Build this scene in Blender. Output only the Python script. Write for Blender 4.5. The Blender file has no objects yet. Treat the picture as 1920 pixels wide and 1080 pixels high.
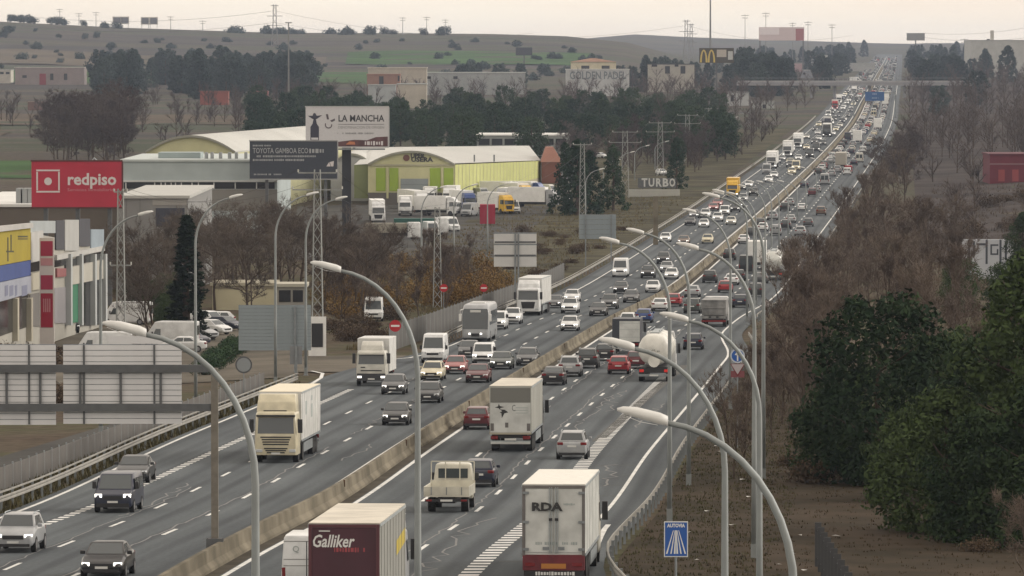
import bpy, bmesh, math, random
from mathutils import Vector, Matrix, Euler

# ------------------------------------------------------------------ scene, camera, sky, sun
S = bpy.context.scene
COL = S.collection
F = 11500.0            # focal length in photo pixels (photo is 1920 wide)
HORIZON = 105.0        # photo row of the true horizon
CAMZ = 30.0
PITCH = math.atan((540.0 - HORIZON) / F)
cam_data = bpy.data.cameras.new('camera')
cam_data.sensor_width = 36.0
cam_data.lens = F / 1920.0 * 36.0
cam_data.clip_start = 1.0
cam_data.clip_end = 60000.0
cam = bpy.data.objects.new('camera', cam_data)
COL.objects.link(cam)
cam.location = (0, 0, CAMZ)
cam.rotation_euler = (math.pi / 2 - PITCH, 0, 0)
S.camera = cam

SUN_EL, SUN_AZ = 24.0, 75.0        # degrees; azimuth clockwise from +Y (the viewing direction)
world = bpy.data.worlds.new('World')
S.world = world
world.use_nodes = True
wn = world.node_tree
sky = wn.nodes.new('ShaderNodeTexSky')
sky.sky_type = 'NISHITA'
sky.sun_disc = False
sky.sun_elevation = math.radians(SUN_EL)
sky.sun_rotation = math.radians(SUN_AZ)
sky.altitude = 0
sky.air_density = 1.0
sky.dust_density = 2.5
sky.ozone_density = 1.0
bg = wn.nodes['Background']
bg.inputs['Strength'].default_value = 0.10
hs = wn.nodes.new('ShaderNodeHueSaturation')     # thin cloud greys the sky's colours
hs.inputs['Saturation'].default_value = 0.5
deck = wn.nodes.new('ShaderNodeMix')              # an even, cream coloured cloud deck over the whole sky
deck.data_type = 'RGBA'
deck.inputs['Factor'].default_value = 0.72
deck.inputs[7].default_value = (6.0, 5.45, 4.45, 1)
wn.links.new(sky.outputs[0], hs.inputs['Color'])
wn.links.new(hs.outputs[0], deck.inputs[6])
wn.links.new(deck.outputs[2], bg.inputs['Color'])
wtc = wn.nodes.new('ShaderNodeTexCoord')          # faint streaks in the cloud deck
wmp = wn.nodes.new('ShaderNodeMapping'); wmp.inputs['Scale'].default_value = (7, 7, 60)
wnz = wn.nodes.new('ShaderNodeTexNoise'); wnz.inputs['Scale'].default_value = 1.6; wnz.inputs['Detail'].default_value = 4
wrp = wn.nodes.new('ShaderNodeValToRGB')
wrp.color_ramp.elements[0].position = 0.3; wrp.color_ramp.elements[0].color = (0.93, 0.86, 0.84, 1)
wrp.color_ramp.elements[1].position = 0.7; wrp.color_ramp.elements[1].color = (1, 1, 1, 1)
wmu = wn.nodes.new('ShaderNodeMix'); wmu.data_type = 'RGBA'; wmu.blend_type = 'MULTIPLY'; wmu.inputs['Factor'].default_value = 1
wmu.inputs[6].default_value = (6.5, 5.85, 4.85, 1)
wn.links.new(wtc.outputs['Generated'], wmp.inputs['Vector']); wn.links.new(wmp.outputs[0], wnz.inputs['Vector'])
wn.links.new(wnz.outputs['Fac'], wrp.inputs['Fac']); wn.links.new(wrp.outputs[0], wmu.inputs[7]); wn.links.new(wmu.outputs[2], deck.inputs[7])

sun_data = bpy.data.lights.new('sun', 'SUN')
sun_data.energy = 0.65
sun_data.angle = math.radians(40)
sun_data.color = (1.0, 0.96, 0.90)
sun = bpy.data.objects.new('sun', sun_data)
COL.objects.link(sun)
sd = Vector((math.sin(math.radians(SUN_AZ)) * math.cos(math.radians(SUN_EL)),
             math.cos(math.radians(SUN_AZ)) * math.cos(math.radians(SUN_EL)),
             math.sin(math.radians(SUN_EL))))
sun.rotation_euler = sd.to_track_quat('Z', 'Y').to_euler()
sun.location = (0, 0, 200)

S.view_settings.view_transform = 'Standard'
S.view_settings.look = 'None'
S.view_settings.gamma = 1.0
S.view_settings.use_curve_mapping = False
S.view_settings.exposure = 1.15
S.render.engine = 'CYCLES'
S.cycles.use_denoising = True
S.cycles.max_bounces = 5
S.cycles.diffuse_bounces = 2
S.cycles.glossy_bounces = 3
S.cycles.transparent_max_bounces = 6
S.cycles.volume_bounces = 1
S.cycles.caustics_reflective = False
S.cycles.caustics_refractive = False

RNG = random.Random(7)

# ------------------------------------------------------------------ measuring the place
def pchip(xs, ys):
    n = len(xs)
    h = [xs[i + 1] - xs[i] for i in range(n - 1)]
    dl = [(ys[i + 1] - ys[i]) / h[i] for i in range(n - 1)]
    m = [dl[0]] + [0] * (n - 2) + [dl[-1]]
    for i in range(1, n - 1):
        if dl[i - 1] * dl[i] > 0:
            w1, w2 = 2 * h[i] + h[i - 1], h[i] + 2 * h[i - 1]
            m[i] = (w1 + w2) / (w1 / dl[i - 1] + w2 / dl[i])
    def f(x):
        if x <= xs[0]: return ys[0] + m[0] * (x - xs[0])
        if x >= xs[-1]: return ys[-1] + m[-1] * (x - xs[-1])
        lo, hi = 0, n - 1
        while hi - lo > 1:
            k = (lo + hi) // 2
            if xs[k] <= x: lo = k
            else: hi = k
        t = (x - xs[lo]) / h[lo]
        return ((1 + 2 * t) * (1 - t) ** 2 * ys[lo] + t * (1 - t) ** 2 * h[lo] * m[lo]
                + t * t * (3 - 2 * t) * ys[lo + 1] + t * t * (t - 1) * h[lo] * m[lo + 1])
    return f
# height of the camera above the motorway against distance (metres): the road dips, then climbs away
_h = [(60, 17.2), (120, 18.6), (180, 19.9), (247, 21.29), (312, 22.79), (371, 23.97), (483, 25.71),
      (625, 27.55), (810, 29.22), (1018, 29.57), (1402, 27.56), (1855, 24.35), (2300, 21.6), (3594, 14.0),
      (5349, 6.0), (7012, -2.0), (9600, -16.0), (13000, -14.0), (30000, 0.0)]
_hf = pchip([a for a, b in _h], [b for a, b in _h])
def zr(y): return CAMZ - _hf(y)
_c = [(60, -21.90), (120, -19.31), (180, -16.60), (225, -14.42), (267, -12.16), (309, -9.34), (371, -6.26), (430, -2.88), (483, 0.39), (550, 4.67), (625, 9.71), (734, 18.38), (810, 23.70), (920, 31.25), (1018, 38.00), (1200, 51.48), (1402, 66.67), (1700, 88.74), (1855, 99.83), (2079, 115.32), (2300, 129.79), (2592, 148.44), (3000, 174.86), (3594, 213.00),
      (7000, 430.0), (30000, 1900.0)]
_cf = pchip([a for a, b in _c], [b for a, b in _c])
def cx(y): return _cf(y)                       # the median barrier's line
def heading(y): return -math.atan((cx(y + 5) - cx(y - 5)) / 10.0)
def sstep(a, b, x):
    t = max(0.0, min(1.0, (x - a) / (b - a)))
    return t * t * (3 - 2 * t)
_ridge = pchip([-3000, 0, 130, 210, 300, 430, 860, 1000, 1100, 1180, 1300, 1500, 4000],
               [30, 36, 42, 50, 56, 61, 62, 65, 69, 77, 84, 88, 88])
_ridge2 = pchip([-3000, 900, 1120, 1200, 1290, 1370, 1450, 1560, 1700, 4000], [86, 84, 77, 68, 70, 72, 64, 77, 82, 84])
def wob(x, y, k):
    return (math.sin(x * k + 1.3) * math.cos(y * k * 0.83 - 0.4) + 0.5 * math.sin(x * k * 2.3 - y * k * 1.7 + 2.0))
def zg(x, y):
    """ground height at a world point"""
    u = x - cx(y)
    z = zr(y) - 0.10
    a = abs(u)
    z -= 0.25 * sstep(18, 30, a)
    z += 0.35 * sstep(24, 60, a) * wob(x, y, 0.045)
    if u > 0:
        z += sstep(24, 60, u) * sstep(330, 520, y) * 1.2
    if y > 3200:
        px = 960 + x / y * F
        r1 = CAMZ + (HORIZON - _ridge(px)) / F * 5600
        k = sstep(3300, 5600, y) * (1 - 0.8 * sstep(5600, 7600, y))
        z += max(0.0, r1 - zr(5600)) * k * (1 - sstep(1150, 1330, px))
        r2 = CAMZ + (HORIZON - _ridge2(px)) / F * 9600
        z += (r2 - zr(9600)) * sstep(7000, 9600, y) * (1 - sstep(9700, 14000, y))
    return z
def ray(px, py, y):
    """world point at distance y seen at photo pixel (px, py)"""
    c, s = math.cos(PITCH), math.sin(PITCH)
    a, b = (px - 960) / F, (540 - py) / F
    dy, dz = c + b * s, -s + b * c
    t = y / dy
    return Vector((a * t, y, CAMZ + dz * t))
def dist(py):
    """distance at which the motorway level is seen in photo row py"""
    lo, hi = 60.0, 7000.0
    for _ in range(50):
        m = (lo + hi) / 2
        p = ray(960, py, m)
        if p.z > zr(m): lo = m
        else: hi = m
    return lo
def G(px, py):
    y = dist(py)
    p = ray(px, py, y)
    return Vector((p.x, y, zg(p.x, y)))
def ppm(y): return F / y                       # photo pixels per metre at distance y
def road_pt(u, y, dz=0.0): return Vector((cx(y) + u, y, zr(y) + dz))

# ------------------------------------------------------------------ mesh helpers
class MB:
    def __init__(s): s.v, s.f, s.m, s.uv = [], [], [], None
    def quad(s, a, b, c, d, m=0): s.poly((a, b, c, d), m)
    def poly(s, pts, m=0):
        n = len(s.v); s.v.extend(tuple(p) for p in pts); s.f.append(tuple(range(n, n + len(pts)))); s.m.append(m)
    def box(s, x0, x1, y0, y1, z0, z1, m=0): s.hexa([(x0, y0), (x1, y0), (x1, y1), (x0, y1)], z0, z1, m)
    def hexa(s, pts, z0, z1, m=0): s.loft([[(p[0], p[1], z0) for p in pts], [(p[0], p[1], z1) for p in pts]], m)
    def loft(s, rings, m=0, cap=True, closed=True):
        n0, k = len(s.v), len(rings[0])
        for r in rings: s.v.extend(tuple(p) for p in r)
        for i in range(len(rings) - 1):
            for j in range(k if closed else k - 1):
                a, b = n0 + i * k + j, n0 + i * k + (j + 1) % k
                s.f.append((a, b, b + k, a + k)); s.m.append(m)
        if cap:
            s.f.append(tuple(n0 + j for j in reversed(range(k)))); s.m.append(m)
            s.f.append(tuple(n0 + (len(rings) - 1) * k + j for j in range(k))); s.m.append(m)
    def cyl(s, c, r, h, axis='z', n=10, m=0, r2=None):
        r2 = r if r2 is None else r2
        rings = []
        for rr, t in ((r, 0), (r2, h)):
            ring = []
            for i in range(n):
                a = 2 * math.pi * i / n
                p, q = rr * math.cos(a), rr * math.sin(a)
                if axis == 'z': ring.append((c[0] + p, c[1] + q, c[2] + t))
                elif axis == 'x': ring.append((c[0] + t, c[1] + p, c[2] + q))
                else: ring.append((c[0] + q, c[1] + t, c[2] + p))
            rings.append(ring)
        s.loft(rings, m)
    def tube(s, path, radii, n=6, m=0, cap=True):
        path = [Vector(p) for p in path]
        if not hasattr(radii, '__len__'): radii = [radii] * len(path)
        rings = []
        for i, p in enumerate(path):
            d = (path[min(i + 1, len(path) - 1)] - path[max(i - 1, 0)]).normalized()
            a = Vector((0, 0, 1)) if abs(d.z) < 0.9 else Vector((1, 0, 0))
            e1 = d.cross(a).normalized(); e2 = d.cross(e1)
            rings.append([tuple(p + (e1 * math.cos(2 * math.pi * j / n) + e2 * math.sin(2 * math.pi * j / n)) * radii[i]) for j in range(n)])
        s.loft(rings, m, cap)
    def mesh(s, name, mats, smooth=False):
        me = bpy.data.meshes.new(name)
        me.from_pydata(s.v, [], s.f)
        for x in mats: me.materials.append(x)
        if len(mats) > 1: me.polygons.foreach_set('material_index', s.m)
        if smooth: me.polygons.foreach_set('use_smooth', [True] * len(s.f))
        if s.uv:
            uv = me.uv_layers.new(name='UVMap')
            for i, l in enumerate(me.loops): uv.data[i].uv = s.uv[l.vertex_index]
        me.update()
        return me
    def build(s, name, mat, parent=None, loc=None, rz=0.0, smooth=False):
        mats = mat if isinstance(mat, (list, tuple)) else [mat]
        return add(name, s.mesh(name, mats, smooth), parent, loc, rz)
def fix_normals(me):
    bm = bmesh.new(); bm.from_mesh(me)
    bmesh.ops.recalc_face_normals(bm, faces=bm.faces)
    bm.to_mesh(me); bm.free()
def add(name, me, parent=None, loc=None, rz=0.0):
    o = bpy.data.objects.new(name, me)
    COL.objects.link(o)
    if parent is not None: o.parent = parent
    if loc is not None: o.location = loc
    if rz: o.rotation_euler = (0, 0, rz)
    return o
def tag(o, label=None, cat=None, group=None, kind=None):
    if label: o['label'] = label
    if cat: o['category'] = cat
    if group: o['group'] = group
    if kind: o['kind'] = kind
    return o
def thing(name, label, cat, loc=(0, 0, 0), rz=0.0, group=None):
    return tag(add(name, None, None, loc, rz), label, cat, group)
def box_part(name, mat, parent, x0, x1, y0, y1, z0, z1):
    m = MB(); m.box(x0, x1, y0, y1, z0, z1); return m.build(name, mat, parent)
def copy_thing(o, loc, rz=None, label=None, group=None, scale=None):
    def cp(a, par):
        c = a.copy(); COL.objects.link(c); c.parent = par
        for ch in a.children: cp(ch, c)
        return c
    c = cp(o, None)
    c.location = loc
    if rz is not None: c.rotation_euler = (0, 0, rz)
    if scale is not None: c.scale = (scale, scale, scale) if not hasattr(scale, '__len__') else scale
    if label: c['label'] = label
    if group: c['group'] = group
    return c
def soften(me, w, angle=28, seg=2):
    """round the hard edges of a shared mesh and shade it smooth"""
    bm = bmesh.new(); bm.from_mesh(me)
    bmesh.ops.remove_doubles(bm, verts=bm.verts, dist=0.0005)
    bmesh.ops.recalc_face_normals(bm, faces=bm.faces)
    ed = [e for e in bm.edges if len(e.link_faces) == 2 and e.calc_face_angle(0) > math.radians(angle)]
    try: bmesh.ops.bevel(bm, geom=ed, offset=w, segments=seg, profile=0.6, affect='EDGES', clamp_overlap=True)
    except Exception: pass
    bm.to_mesh(me); bm.free()
    me.polygons.foreach_set('use_smooth', [True] * len(me.polygons))
    me.set_sharp_from_angle(angle=math.radians(38))
def scribble(parent, x0, x1, y, z, h, material, seed=1, name='faint_print', flip=1):
    """a line of print too small to read: broken strokes"""
    r = random.Random(seed); m = MB(); x = x0
    while x < x1:
        w = h * r.uniform(.25, .7); zz = h * r.uniform(.35, .5)
        if r.random() > .16: m.poly([(flip * x, y, z - zz), (flip * min(x1, x + w), y, z - zz), (flip * min(x1, x + w), y, z + zz), (flip * x, y, z + zz)])
        x += w + h * .22
    return m.build(name, material, parent)
_texts = {}
def text_mesh(body, size, mat, align='CENTER', shear=0.0, space=1.0, bold=0.0):
    cu = bpy.data.curves.new('lettering', 'FONT')
    cu.body = body; cu.size = size; cu.align_x = align; cu.align_y = 'CENTER'
    cu.shear = shear; cu.space_character = space; cu.offset = bold; cu.resolution_u = 2
    o = bpy.data.objects.new('lettering', cu); COL.objects.link(o)
    dg = bpy.context.evaluated_depsgraph_get()
    me = bpy.data.meshes.new_from_object(o.evaluated_get(dg))
    bpy.data.objects.remove(o); bpy.data.curves.remove(cu)
    me.materials.clear(); me.materials.append(mat)
    return me
def lettering(parent, body, size, mat, x, y, z, width=None, align='CENTER', shear=0.0, bold=0.0, rz=0.0, name='lettering'):
    """text standing upright in the x/z plane facing -y, at (x, y, z) of its parent; width squeezes it to fit"""
    me = text_mesh(body, size, mat, align, shear, 1.0, bold)
    xs = [v.co.x for v in me.vertices]
    k = 1.0
    if width and xs: k = width / max(1e-6, max(xs) - min(xs))
    o = add(name, me, parent, (x, y, z))
    o.rotation_euler = (math.pi / 2, 0, rz)
    o.scale = (k, 1, 1)
    return o

# ------------------------------------------------------------------ materials
MATS = {}
def mat(name, col, rough=0.7, metal=0.0, var=0.0, scale=3.0, col2=None, emit=0.0, coat=0.0, bump=0.0, detail=3.0, spec=0.5, coord='Object', grime=0.0):
    if name in MATS: return MATS[name]
    m = bpy.data.materials.new(name); m.use_nodes = True
    nt = m.node_tree; b = nt.nodes['Principled BSDF']
    b.inputs['Roughness'].default_value = rough
    b.inputs['Metallic'].default_value = metal
    b.inputs['Specular IOR Level'].default_value = 0.06 if rough >= 0.88 and spec == 0.5 else spec
    if coat:
        b.inputs['Coat Weight'].default_value = coat; b.inputs['Coat Roughness'].default_value = 0.08
    c = (*col, 1)
    if var or col2 or bump:
        tc = nt.nodes.new('ShaderNodeTexCoord')
        nz = nt.nodes.new('ShaderNodeTexNoise')
        nz.inputs['Scale'].default_value = scale; nz.inputs['Detail'].default_value = detail
        nt.links.new(tc.outputs[coord], nz.inputs['Vector'])
        r = nt.nodes.new('ShaderNodeValToRGB')
        c2 = col2 if col2 else tuple(max(0.0, x * (1 - var)) for x in col)
        c1 = col if col2 else tuple(min(1.0, x * (1 + var)) for x in col)
        r.color_ramp.elements[0].color = (*c2, 1); r.color_ramp.elements[1].color = (*c1, 1)
        r.color_ramp.elements[0].position = 0.35; r.color_ramp.elements[1].position = 0.65
        nt.links.new(nz.outputs['Fac'], r.inputs['Fac'])
        nt.links.new(r.outputs[0], b.inputs['Base Color'])
        if bump:
            bp = nt.nodes.new('ShaderNodeBump'); bp.inputs['Strength'].default_value = bump
            nt.links.new(nz.outputs['Fac'], bp.inputs['Height']); nt.links.new(bp.outputs[0], b.inputs['Normal'])
    else:
        b.inputs['Base Color'].default_value = c
    if emit:
        b.inputs['Emission Color'].default_value = c
        b.inputs['Emission Strength'].default_value = emit
    m.diffuse_color = c
    MATS[name] = m
    return m
def paint(name, col, rough=0.35):
    return mat('paint_' + name, col, rough, 0.0, var=0.12, scale=1.6, coat=0.22)
def px(*rgb):
    """colour of a matte surface from an 8 bit sRGB triple"""
    return tuple(((c / 255) / 12.92 if c / 255 <= 0.04045 else ((c / 255 + 0.055) / 1.055) ** 2.4) for c in rgb)
CONC = mat('concrete', (0.175, 0.155, 0.118), 0.9, var=0.30, scale=0.35, bump=0.1, detail=8)
GALV = mat('galvanised_steel', (0.34, 0.37, 0.38), 0.5, 0.5, var=0.12, scale=2.0)
GALVD = mat('weathered_steel', (0.22, 0.24, 0.25), 0.6, 0.4, var=0.15, scale=2.0)
WHITE = mat('white_coat', (0.72, 0.72, 0.70), 0.5, var=0.06, scale=1.0)
BLACKP = mat('black_plastic', (0.015, 0.015, 0.017), 0.5)
RUBBER = mat('rubber', (0.02, 0.02, 0.02), 0.85)
GLASS = mat('dark_glass', (0.045, 0.055, 0.06), 0.08, 0.0, spec=0.8)
RIM = mat('wheel_metal', (0.25, 0.25, 0.26), 0.4, 0.6)
LINE = mat('road_paint_white', (0.62, 0.62, 0.60), 0.7, var=0.18, scale=1.5)
HEADLAMP = mat('lit_headlamp', (1.0, 0.97, 0.9), 0.2, emit=1.0)
HEADOFF = mat('clear_headlamp', (0.55, 0.57, 0.58), 0.12, 0.2)
TAIL = mat('tail_lamp', (0.16, 0.008, 0.01), 0.25)
TAILON = mat('lit_tail_lamp', (0.5, 0.02, 0.015), 0.25, emit=0.15)
PLATE = mat('number_plate', (0.6, 0.6, 0.58), 0.5)
ORANGE = mat('orange_lamp', (0.8, 0.22, 0.02), 0.4)
REDP = mat('red_sign', (0.42, 0.012, 0.02), 0.5)
BLUES = mat('blue_sign', (0.015, 0.09, 0.36), 0.5)
# ------------------------------------------------------------------ terrain
YS = []
_y = 60.0
while _y < 11700:
    YS.append(_y)
    _y += 6 if _y < 700 else 14 if _y < 1600 else 30 if _y < 3600 else 80 if _y < 10500 else 300
_us = [17, 20, 24, 28, 33, 40, 48, 58, 70, 85, 105, 130, 160, 200, 250, 310, 380, 460, 560, 680, 820, 1000, 1250, 1600, 2100, 3000, 4500]
US = [-a for a in reversed(_us)] + [-8, 0, 8] + _us
def ground_material():
    m = bpy.data.materials.new('open_ground'); m.use_nodes = True
    nt = m.node_tree; N = nt.nodes; L = nt.links; b = N['Principled BSDF']
    b.inputs['Roughness'].default_value = 0.95; b.inputs['Specular IOR Level'].default_value = 0.1
    g = N.new('ShaderNodeNewGeometry')
    def noise(scale, detail, sx=1, sy=1):
        mp = N.new('ShaderNodeMapping'); mp.inputs['Scale'].default_value = (sx, sy, 1)
        L.new(g.outputs['Position'], mp.inputs['Vector'])
        n = N.new('ShaderNodeTexNoise'); n.inputs['Scale'].default_value = scale; n.inputs['Detail'].default_value = detail
        L.new(mp.outputs[0], n.inputs['Vector']); return n
    def ramp(fac, stops):
        r = N.new('ShaderNodeValToRGB')
        r.color_ramp.elements[0].position, r.color_ramp.elements[0].color = stops[0][0], (*stops[0][1], 1)
        r.color_ramp.elements[1].position, r.color_ramp.elements[1].color = stops[-1][0], (*stops[-1][1], 1)
        for p, c in stops[1:-1]:
            e = r.color_ramp.elements.new(p); e.color = (*c, 1)
        L.new(fac, r.inputs['Fac']); return r
    fine = noise(0.9, 6)
    mid = noise(0.06, 5)
    big = noise(0.006, 6, 0.35, 1.1)
    c1 = ramp(mid.outputs['Fac'], [(0.30, (0.0651, 0.0465, 0.03224)), (0.48, (0.0775, 0.06076, 0.04092)), (0.58, (0.0589, 0.05704, 0.0279)), (0.72, (0.0806, 0.062, 0.04092))])
    c2 = ramp(big.outputs['Fac'], [(0.32, (0.050, 0.044, 0.040)), (0.41, (0.085, 0.072, 0.056)), (0.48, (0.046, 0.058, 0.034)), (0.54, (0.080, 0.066, 0.055)), (0.60, (0.042, 0.040, 0.040)), (0.70, (0.066, 0.058, 0.052))])
    sep = N.new('ShaderNodeSeparateXYZ'); L.new(g.outputs['Position'], sep.inputs[0])
    far = N.new('ShaderNodeMapRange'); far.inputs[1].default_value = 900; far.inputs[2].default_value = 1800
    L.new(sep.outputs['Y'], far.inputs[0])
    mx = N.new('ShaderNodeMix'); mx.data_type = 'RGBA'
    L.new(far.outputs[0], mx.inputs['Factor']); L.new(c1.outputs[0], mx.inputs[6]); L.new(c2.outputs[0], mx.inputs[7])
    f2 = ramp(fine.outputs['Fac'], [(0.3, (0.62, 0.60, 0.56)), (0.7, (1.3, 1.3, 1.28))])
    mu = N.new('ShaderNodeMix'); mu.data_type = 'RGBA'; mu.blend_type = 'MULTIPLY'; mu.inputs['Factor'].default_value = 1.0
    L.new(mx.outputs[2], mu.inputs[6]); L.new(f2.outputs[0], mu.inputs[7])
    L.new(mu.outputs[2], b.inputs['Base Color'])
    bp = N.new('ShaderNodeBump'); bp.inputs['Strength'].default_value = 0.5; bp.inputs['Distance'].default_value = 0.3
    L.new(fine.outputs['Fac'], bp.inputs['Height']); L.new(bp.outputs[0], b.inputs['Normal'])
    return m
GROUND = ground_material()
g = MB()
for y in YS:
    c = cx(y)
    k = 1.0 if y < 2500 else y / 2500.0
    for u in US:
        x = c + u * (k if abs(u) > 60 else 1.0)
        g.v.append((x, y, zg(x, y)))
nu = len(US)
for i in range(len(YS) - 1):
    for j in range(nu - 1):
        a = i * nu + j
        g.f.append((a, a + 1, a + 1 + nu, a + nu)); g.m.append(0)
tag(g.build('ground', GROUND, smooth=True), kind='structure')

def strip(u0, u1, y0, y1, dz, uv=True, step=None):
    """sheet lying along the motorway between offsets u0 and u1 (numbers or functions of y)"""
    f0 = u0 if callable(u0) else (lambda y: u0)
    f1 = u1 if callable(u1) else (lambda y: u1)
    ys = [y0] + [y for y in YS if y0 + 0.5 < y < y1 - 0.5] + [y1]
    m = MB(); m.uv = []
    for y in ys:
        a, b = f0(y), f1(y)
        m.v.append(tuple(road_pt(a, y, dz))); m.v.append(tuple(road_pt(b, y, dz)))
        m.uv += [(a, y), (b, y)]
    for i in range(len(ys) - 1):
        m.f.append((2 * i, 2 * i + 1, 2 * i + 3, 2 * i + 2)); m.m.append(0)
    return m
def zl(y):   # true height of the piecewise road surface at y (sheets are linear between YS samples)
    import bisect
    i = max(1, min(len(YS) - 1, bisect.bisect_left(YS, y)))
    t = (y - YS[i - 1]) / (YS[i] - YS[i - 1])
    return zr(YS[i - 1]) * (1 - t) + zr(YS[i]) * t
def xl(y):
    import bisect
    i = max(1, min(len(YS) - 1, bisect.bisect_left(YS, y)))
    t = (y - YS[i - 1]) / (YS[i] - YS[i - 1])
    return cx(YS[i - 1]) * (1 - t) + cx(YS[i]) * t

# ------------------------------------------------------------------ motorway
def asphalt_material():
    m = bpy.data.materials.new('motorway_asphalt'); m.use_nodes = True
    nt = m.node_tree; N = nt.nodes; L = nt.links; b = N['Principled BSDF']
    b.inputs['Roughness'].default_value = 0.9; b.inputs['Specular IOR Level'].default_value = 0.15
    uv = N.new('ShaderNodeUVMap')
    def noise(sx, sy, detail, rough=0.5):
        mp = N.new('ShaderNodeMapping'); mp.inputs['Scale'].default_value = (sx, sy, 1)
        L.new(uv.outputs[0], mp.inputs['Vector'])
        n = N.new('ShaderNodeTexNoise'); n.inputs['Scale'].default_value = 1.0; n.inputs['Detail'].default_value = detail
        L.new(mp.outputs[0], n.inputs['Vector']); return n
    streak = noise(0.9, 0.010, 4)
    blot = noise(0.25, 0.04, 5)
    grain = noise(5.0, 2.0, 4)
    def ramp(fac, a, b2, p0=0.3, p1=0.7):
        r = N.new('ShaderNodeValToRGB')
        r.color_ramp.elements[0].position = p0; r.color_ramp.elements[0].color = (*a, 1)
        r.color_ramp.elements[1].position = p1; r.color_ramp.elements[1].color = (*b2, 1)
        L.new(fac, r.inputs['Fac']); return r
    c = ramp(streak.outputs['Fac'], (0.062, 0.071, 0.079), (0.098, 0.110, 0.119))
    d = ramp(blot.outputs['Fac'], (0.80, 0.80, 0.81), (1.14, 1.14, 1.12))
    e = ramp(grain.outputs['Fac'], (0.88, 0.88, 0.88), (1.12, 1.12, 1.12))
    m1 = N.new('ShaderNodeMix'); m1.data_type = 'RGBA'; m1.blend_type = 'MULTIPLY'; m1.inputs['Factor'].default_value = 1
    m2 = N.new('ShaderNodeMix'); m2.data_type = 'RGBA'; m2.blend_type = 'MULTIPLY'; m2.inputs['Factor'].default_value = 1
    L.new(c.outputs[0], m1.inputs[6]); L.new(d.outputs[0], m1.inputs[7])
    L.new(m1.outputs[2], m2.inputs[6]); L.new(e.outputs[0], m2.inputs[7])
    sx = N.new('ShaderNodeSeparateXYZ'); L.new(uv.outputs[0], sx.inputs[0])
    w1 = N.new('ShaderNodeMath'); w1.operation = 'MULTIPLY_ADD'; w1.inputs[1].default_value = 2 * math.pi / 1.7; w1.inputs[2].default_value = 0.55
    L.new(sx.outputs['X'], w1.inputs[0])
    w2 = N.new('ShaderNodeMath'); w2.operation = 'COSINE'; L.new(w1.outputs[0], w2.inputs[0])
    w3 = N.new('ShaderNodeMath'); w3.operation = 'MULTIPLY'; L.new(w2.outputs[0], w3.inputs[0])
    patchy = noise(0.35, 0.006, 3); L.new(patchy.outputs['Fac'], w3.inputs[1])
    tr = ramp(w3.outputs[0], (1.08, 1.08, 1.07), (0.72, 0.72, 0.73), 0.0, 0.6)
    m3 = N.new('ShaderNodeMix'); m3.data_type = 'RGBA'; m3.blend_type = 'MULTIPLY'; m3.inputs['Factor'].default_value = 1
    L.new(m2.outputs[2], m3.inputs[6]); L.new(tr.outputs[0], m3.inputs[7])
    L.new(m3.outputs[2], b.inputs['Base Color'])
    return m
ASPH = asphalt_material()
DIRT = mat('dusty_asphalt', (0.20, 0.18, 0.15), 0.9, var=0.25, scale=0.25, coord='Object')
PALEASPH = mat('pale_asphalt', (0.15, 0.15, 0.145), 0.9, var=0.2, scale=0.15)
# edges of the carriageways
def re_line(y):      # right edge line: the joining lane tapers away, and a slip road swings off towards the camera
    return 14.3 + 9.0 * sstep(268, 150, y) + 0.7 * sstep(300, 480, y) - 2.6 * sstep(535, 612, y) + 0.7 * sstep(650, 720, y)
def re_edge(y): return re_line(y) + 2.0 + 1.0 * sstep(268, 200, y)
def le_line(y): return -14.9 - 0.9 * sstep(300, 400, y) + 4.2 * sstep(490, 575, y) - 0.5 * sstep(600, 700, y)
def le_edge(y): return le_line(y) - 0.55 - 1.5 * sstep(560, 700, y)
road = strip(le_edge, re_edge, 62, 7000, -0.002).build('motorway', ASPH)
tag(road, kind='structure')
def line_part(name, u, w, y0, y1, material=LINE, dz=0.006):
    f = u if callable(u) else (lambda y: u)
    ww = w if callable(w) else (lambda y: w)
    return strip(lambda y: f(y) - ww(y) / 2, lambda y: f(y) + ww(y) / 2, y0, y1, dz).build(name, material, road)
wl = lambda y: 0.16 if y < 900 else 0.16 + 0.14 * sstep(900, 3000, y)
line_part('edge_line', lambda y: 1.15, lambda y: 0.24 if y < 900 else 0.32, 64, 6500)
line_part('edge_line', lambda y: -1.38, lambda y: 0.24 if y < 900 else 0.32, 64, 6500)
line_part('edge_line', re_line, 0.20, 262, 3400)
line_part('edge_line', lambda y: re_line(y) + 1.25 - 0.5 * sstep(270, 292, y), 0.26, 120, 292)
line_part('edge_line', le_line, 0.22, 64, 470)
line_part('edge_line', le_line, 0.20, 556, 3400)
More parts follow.
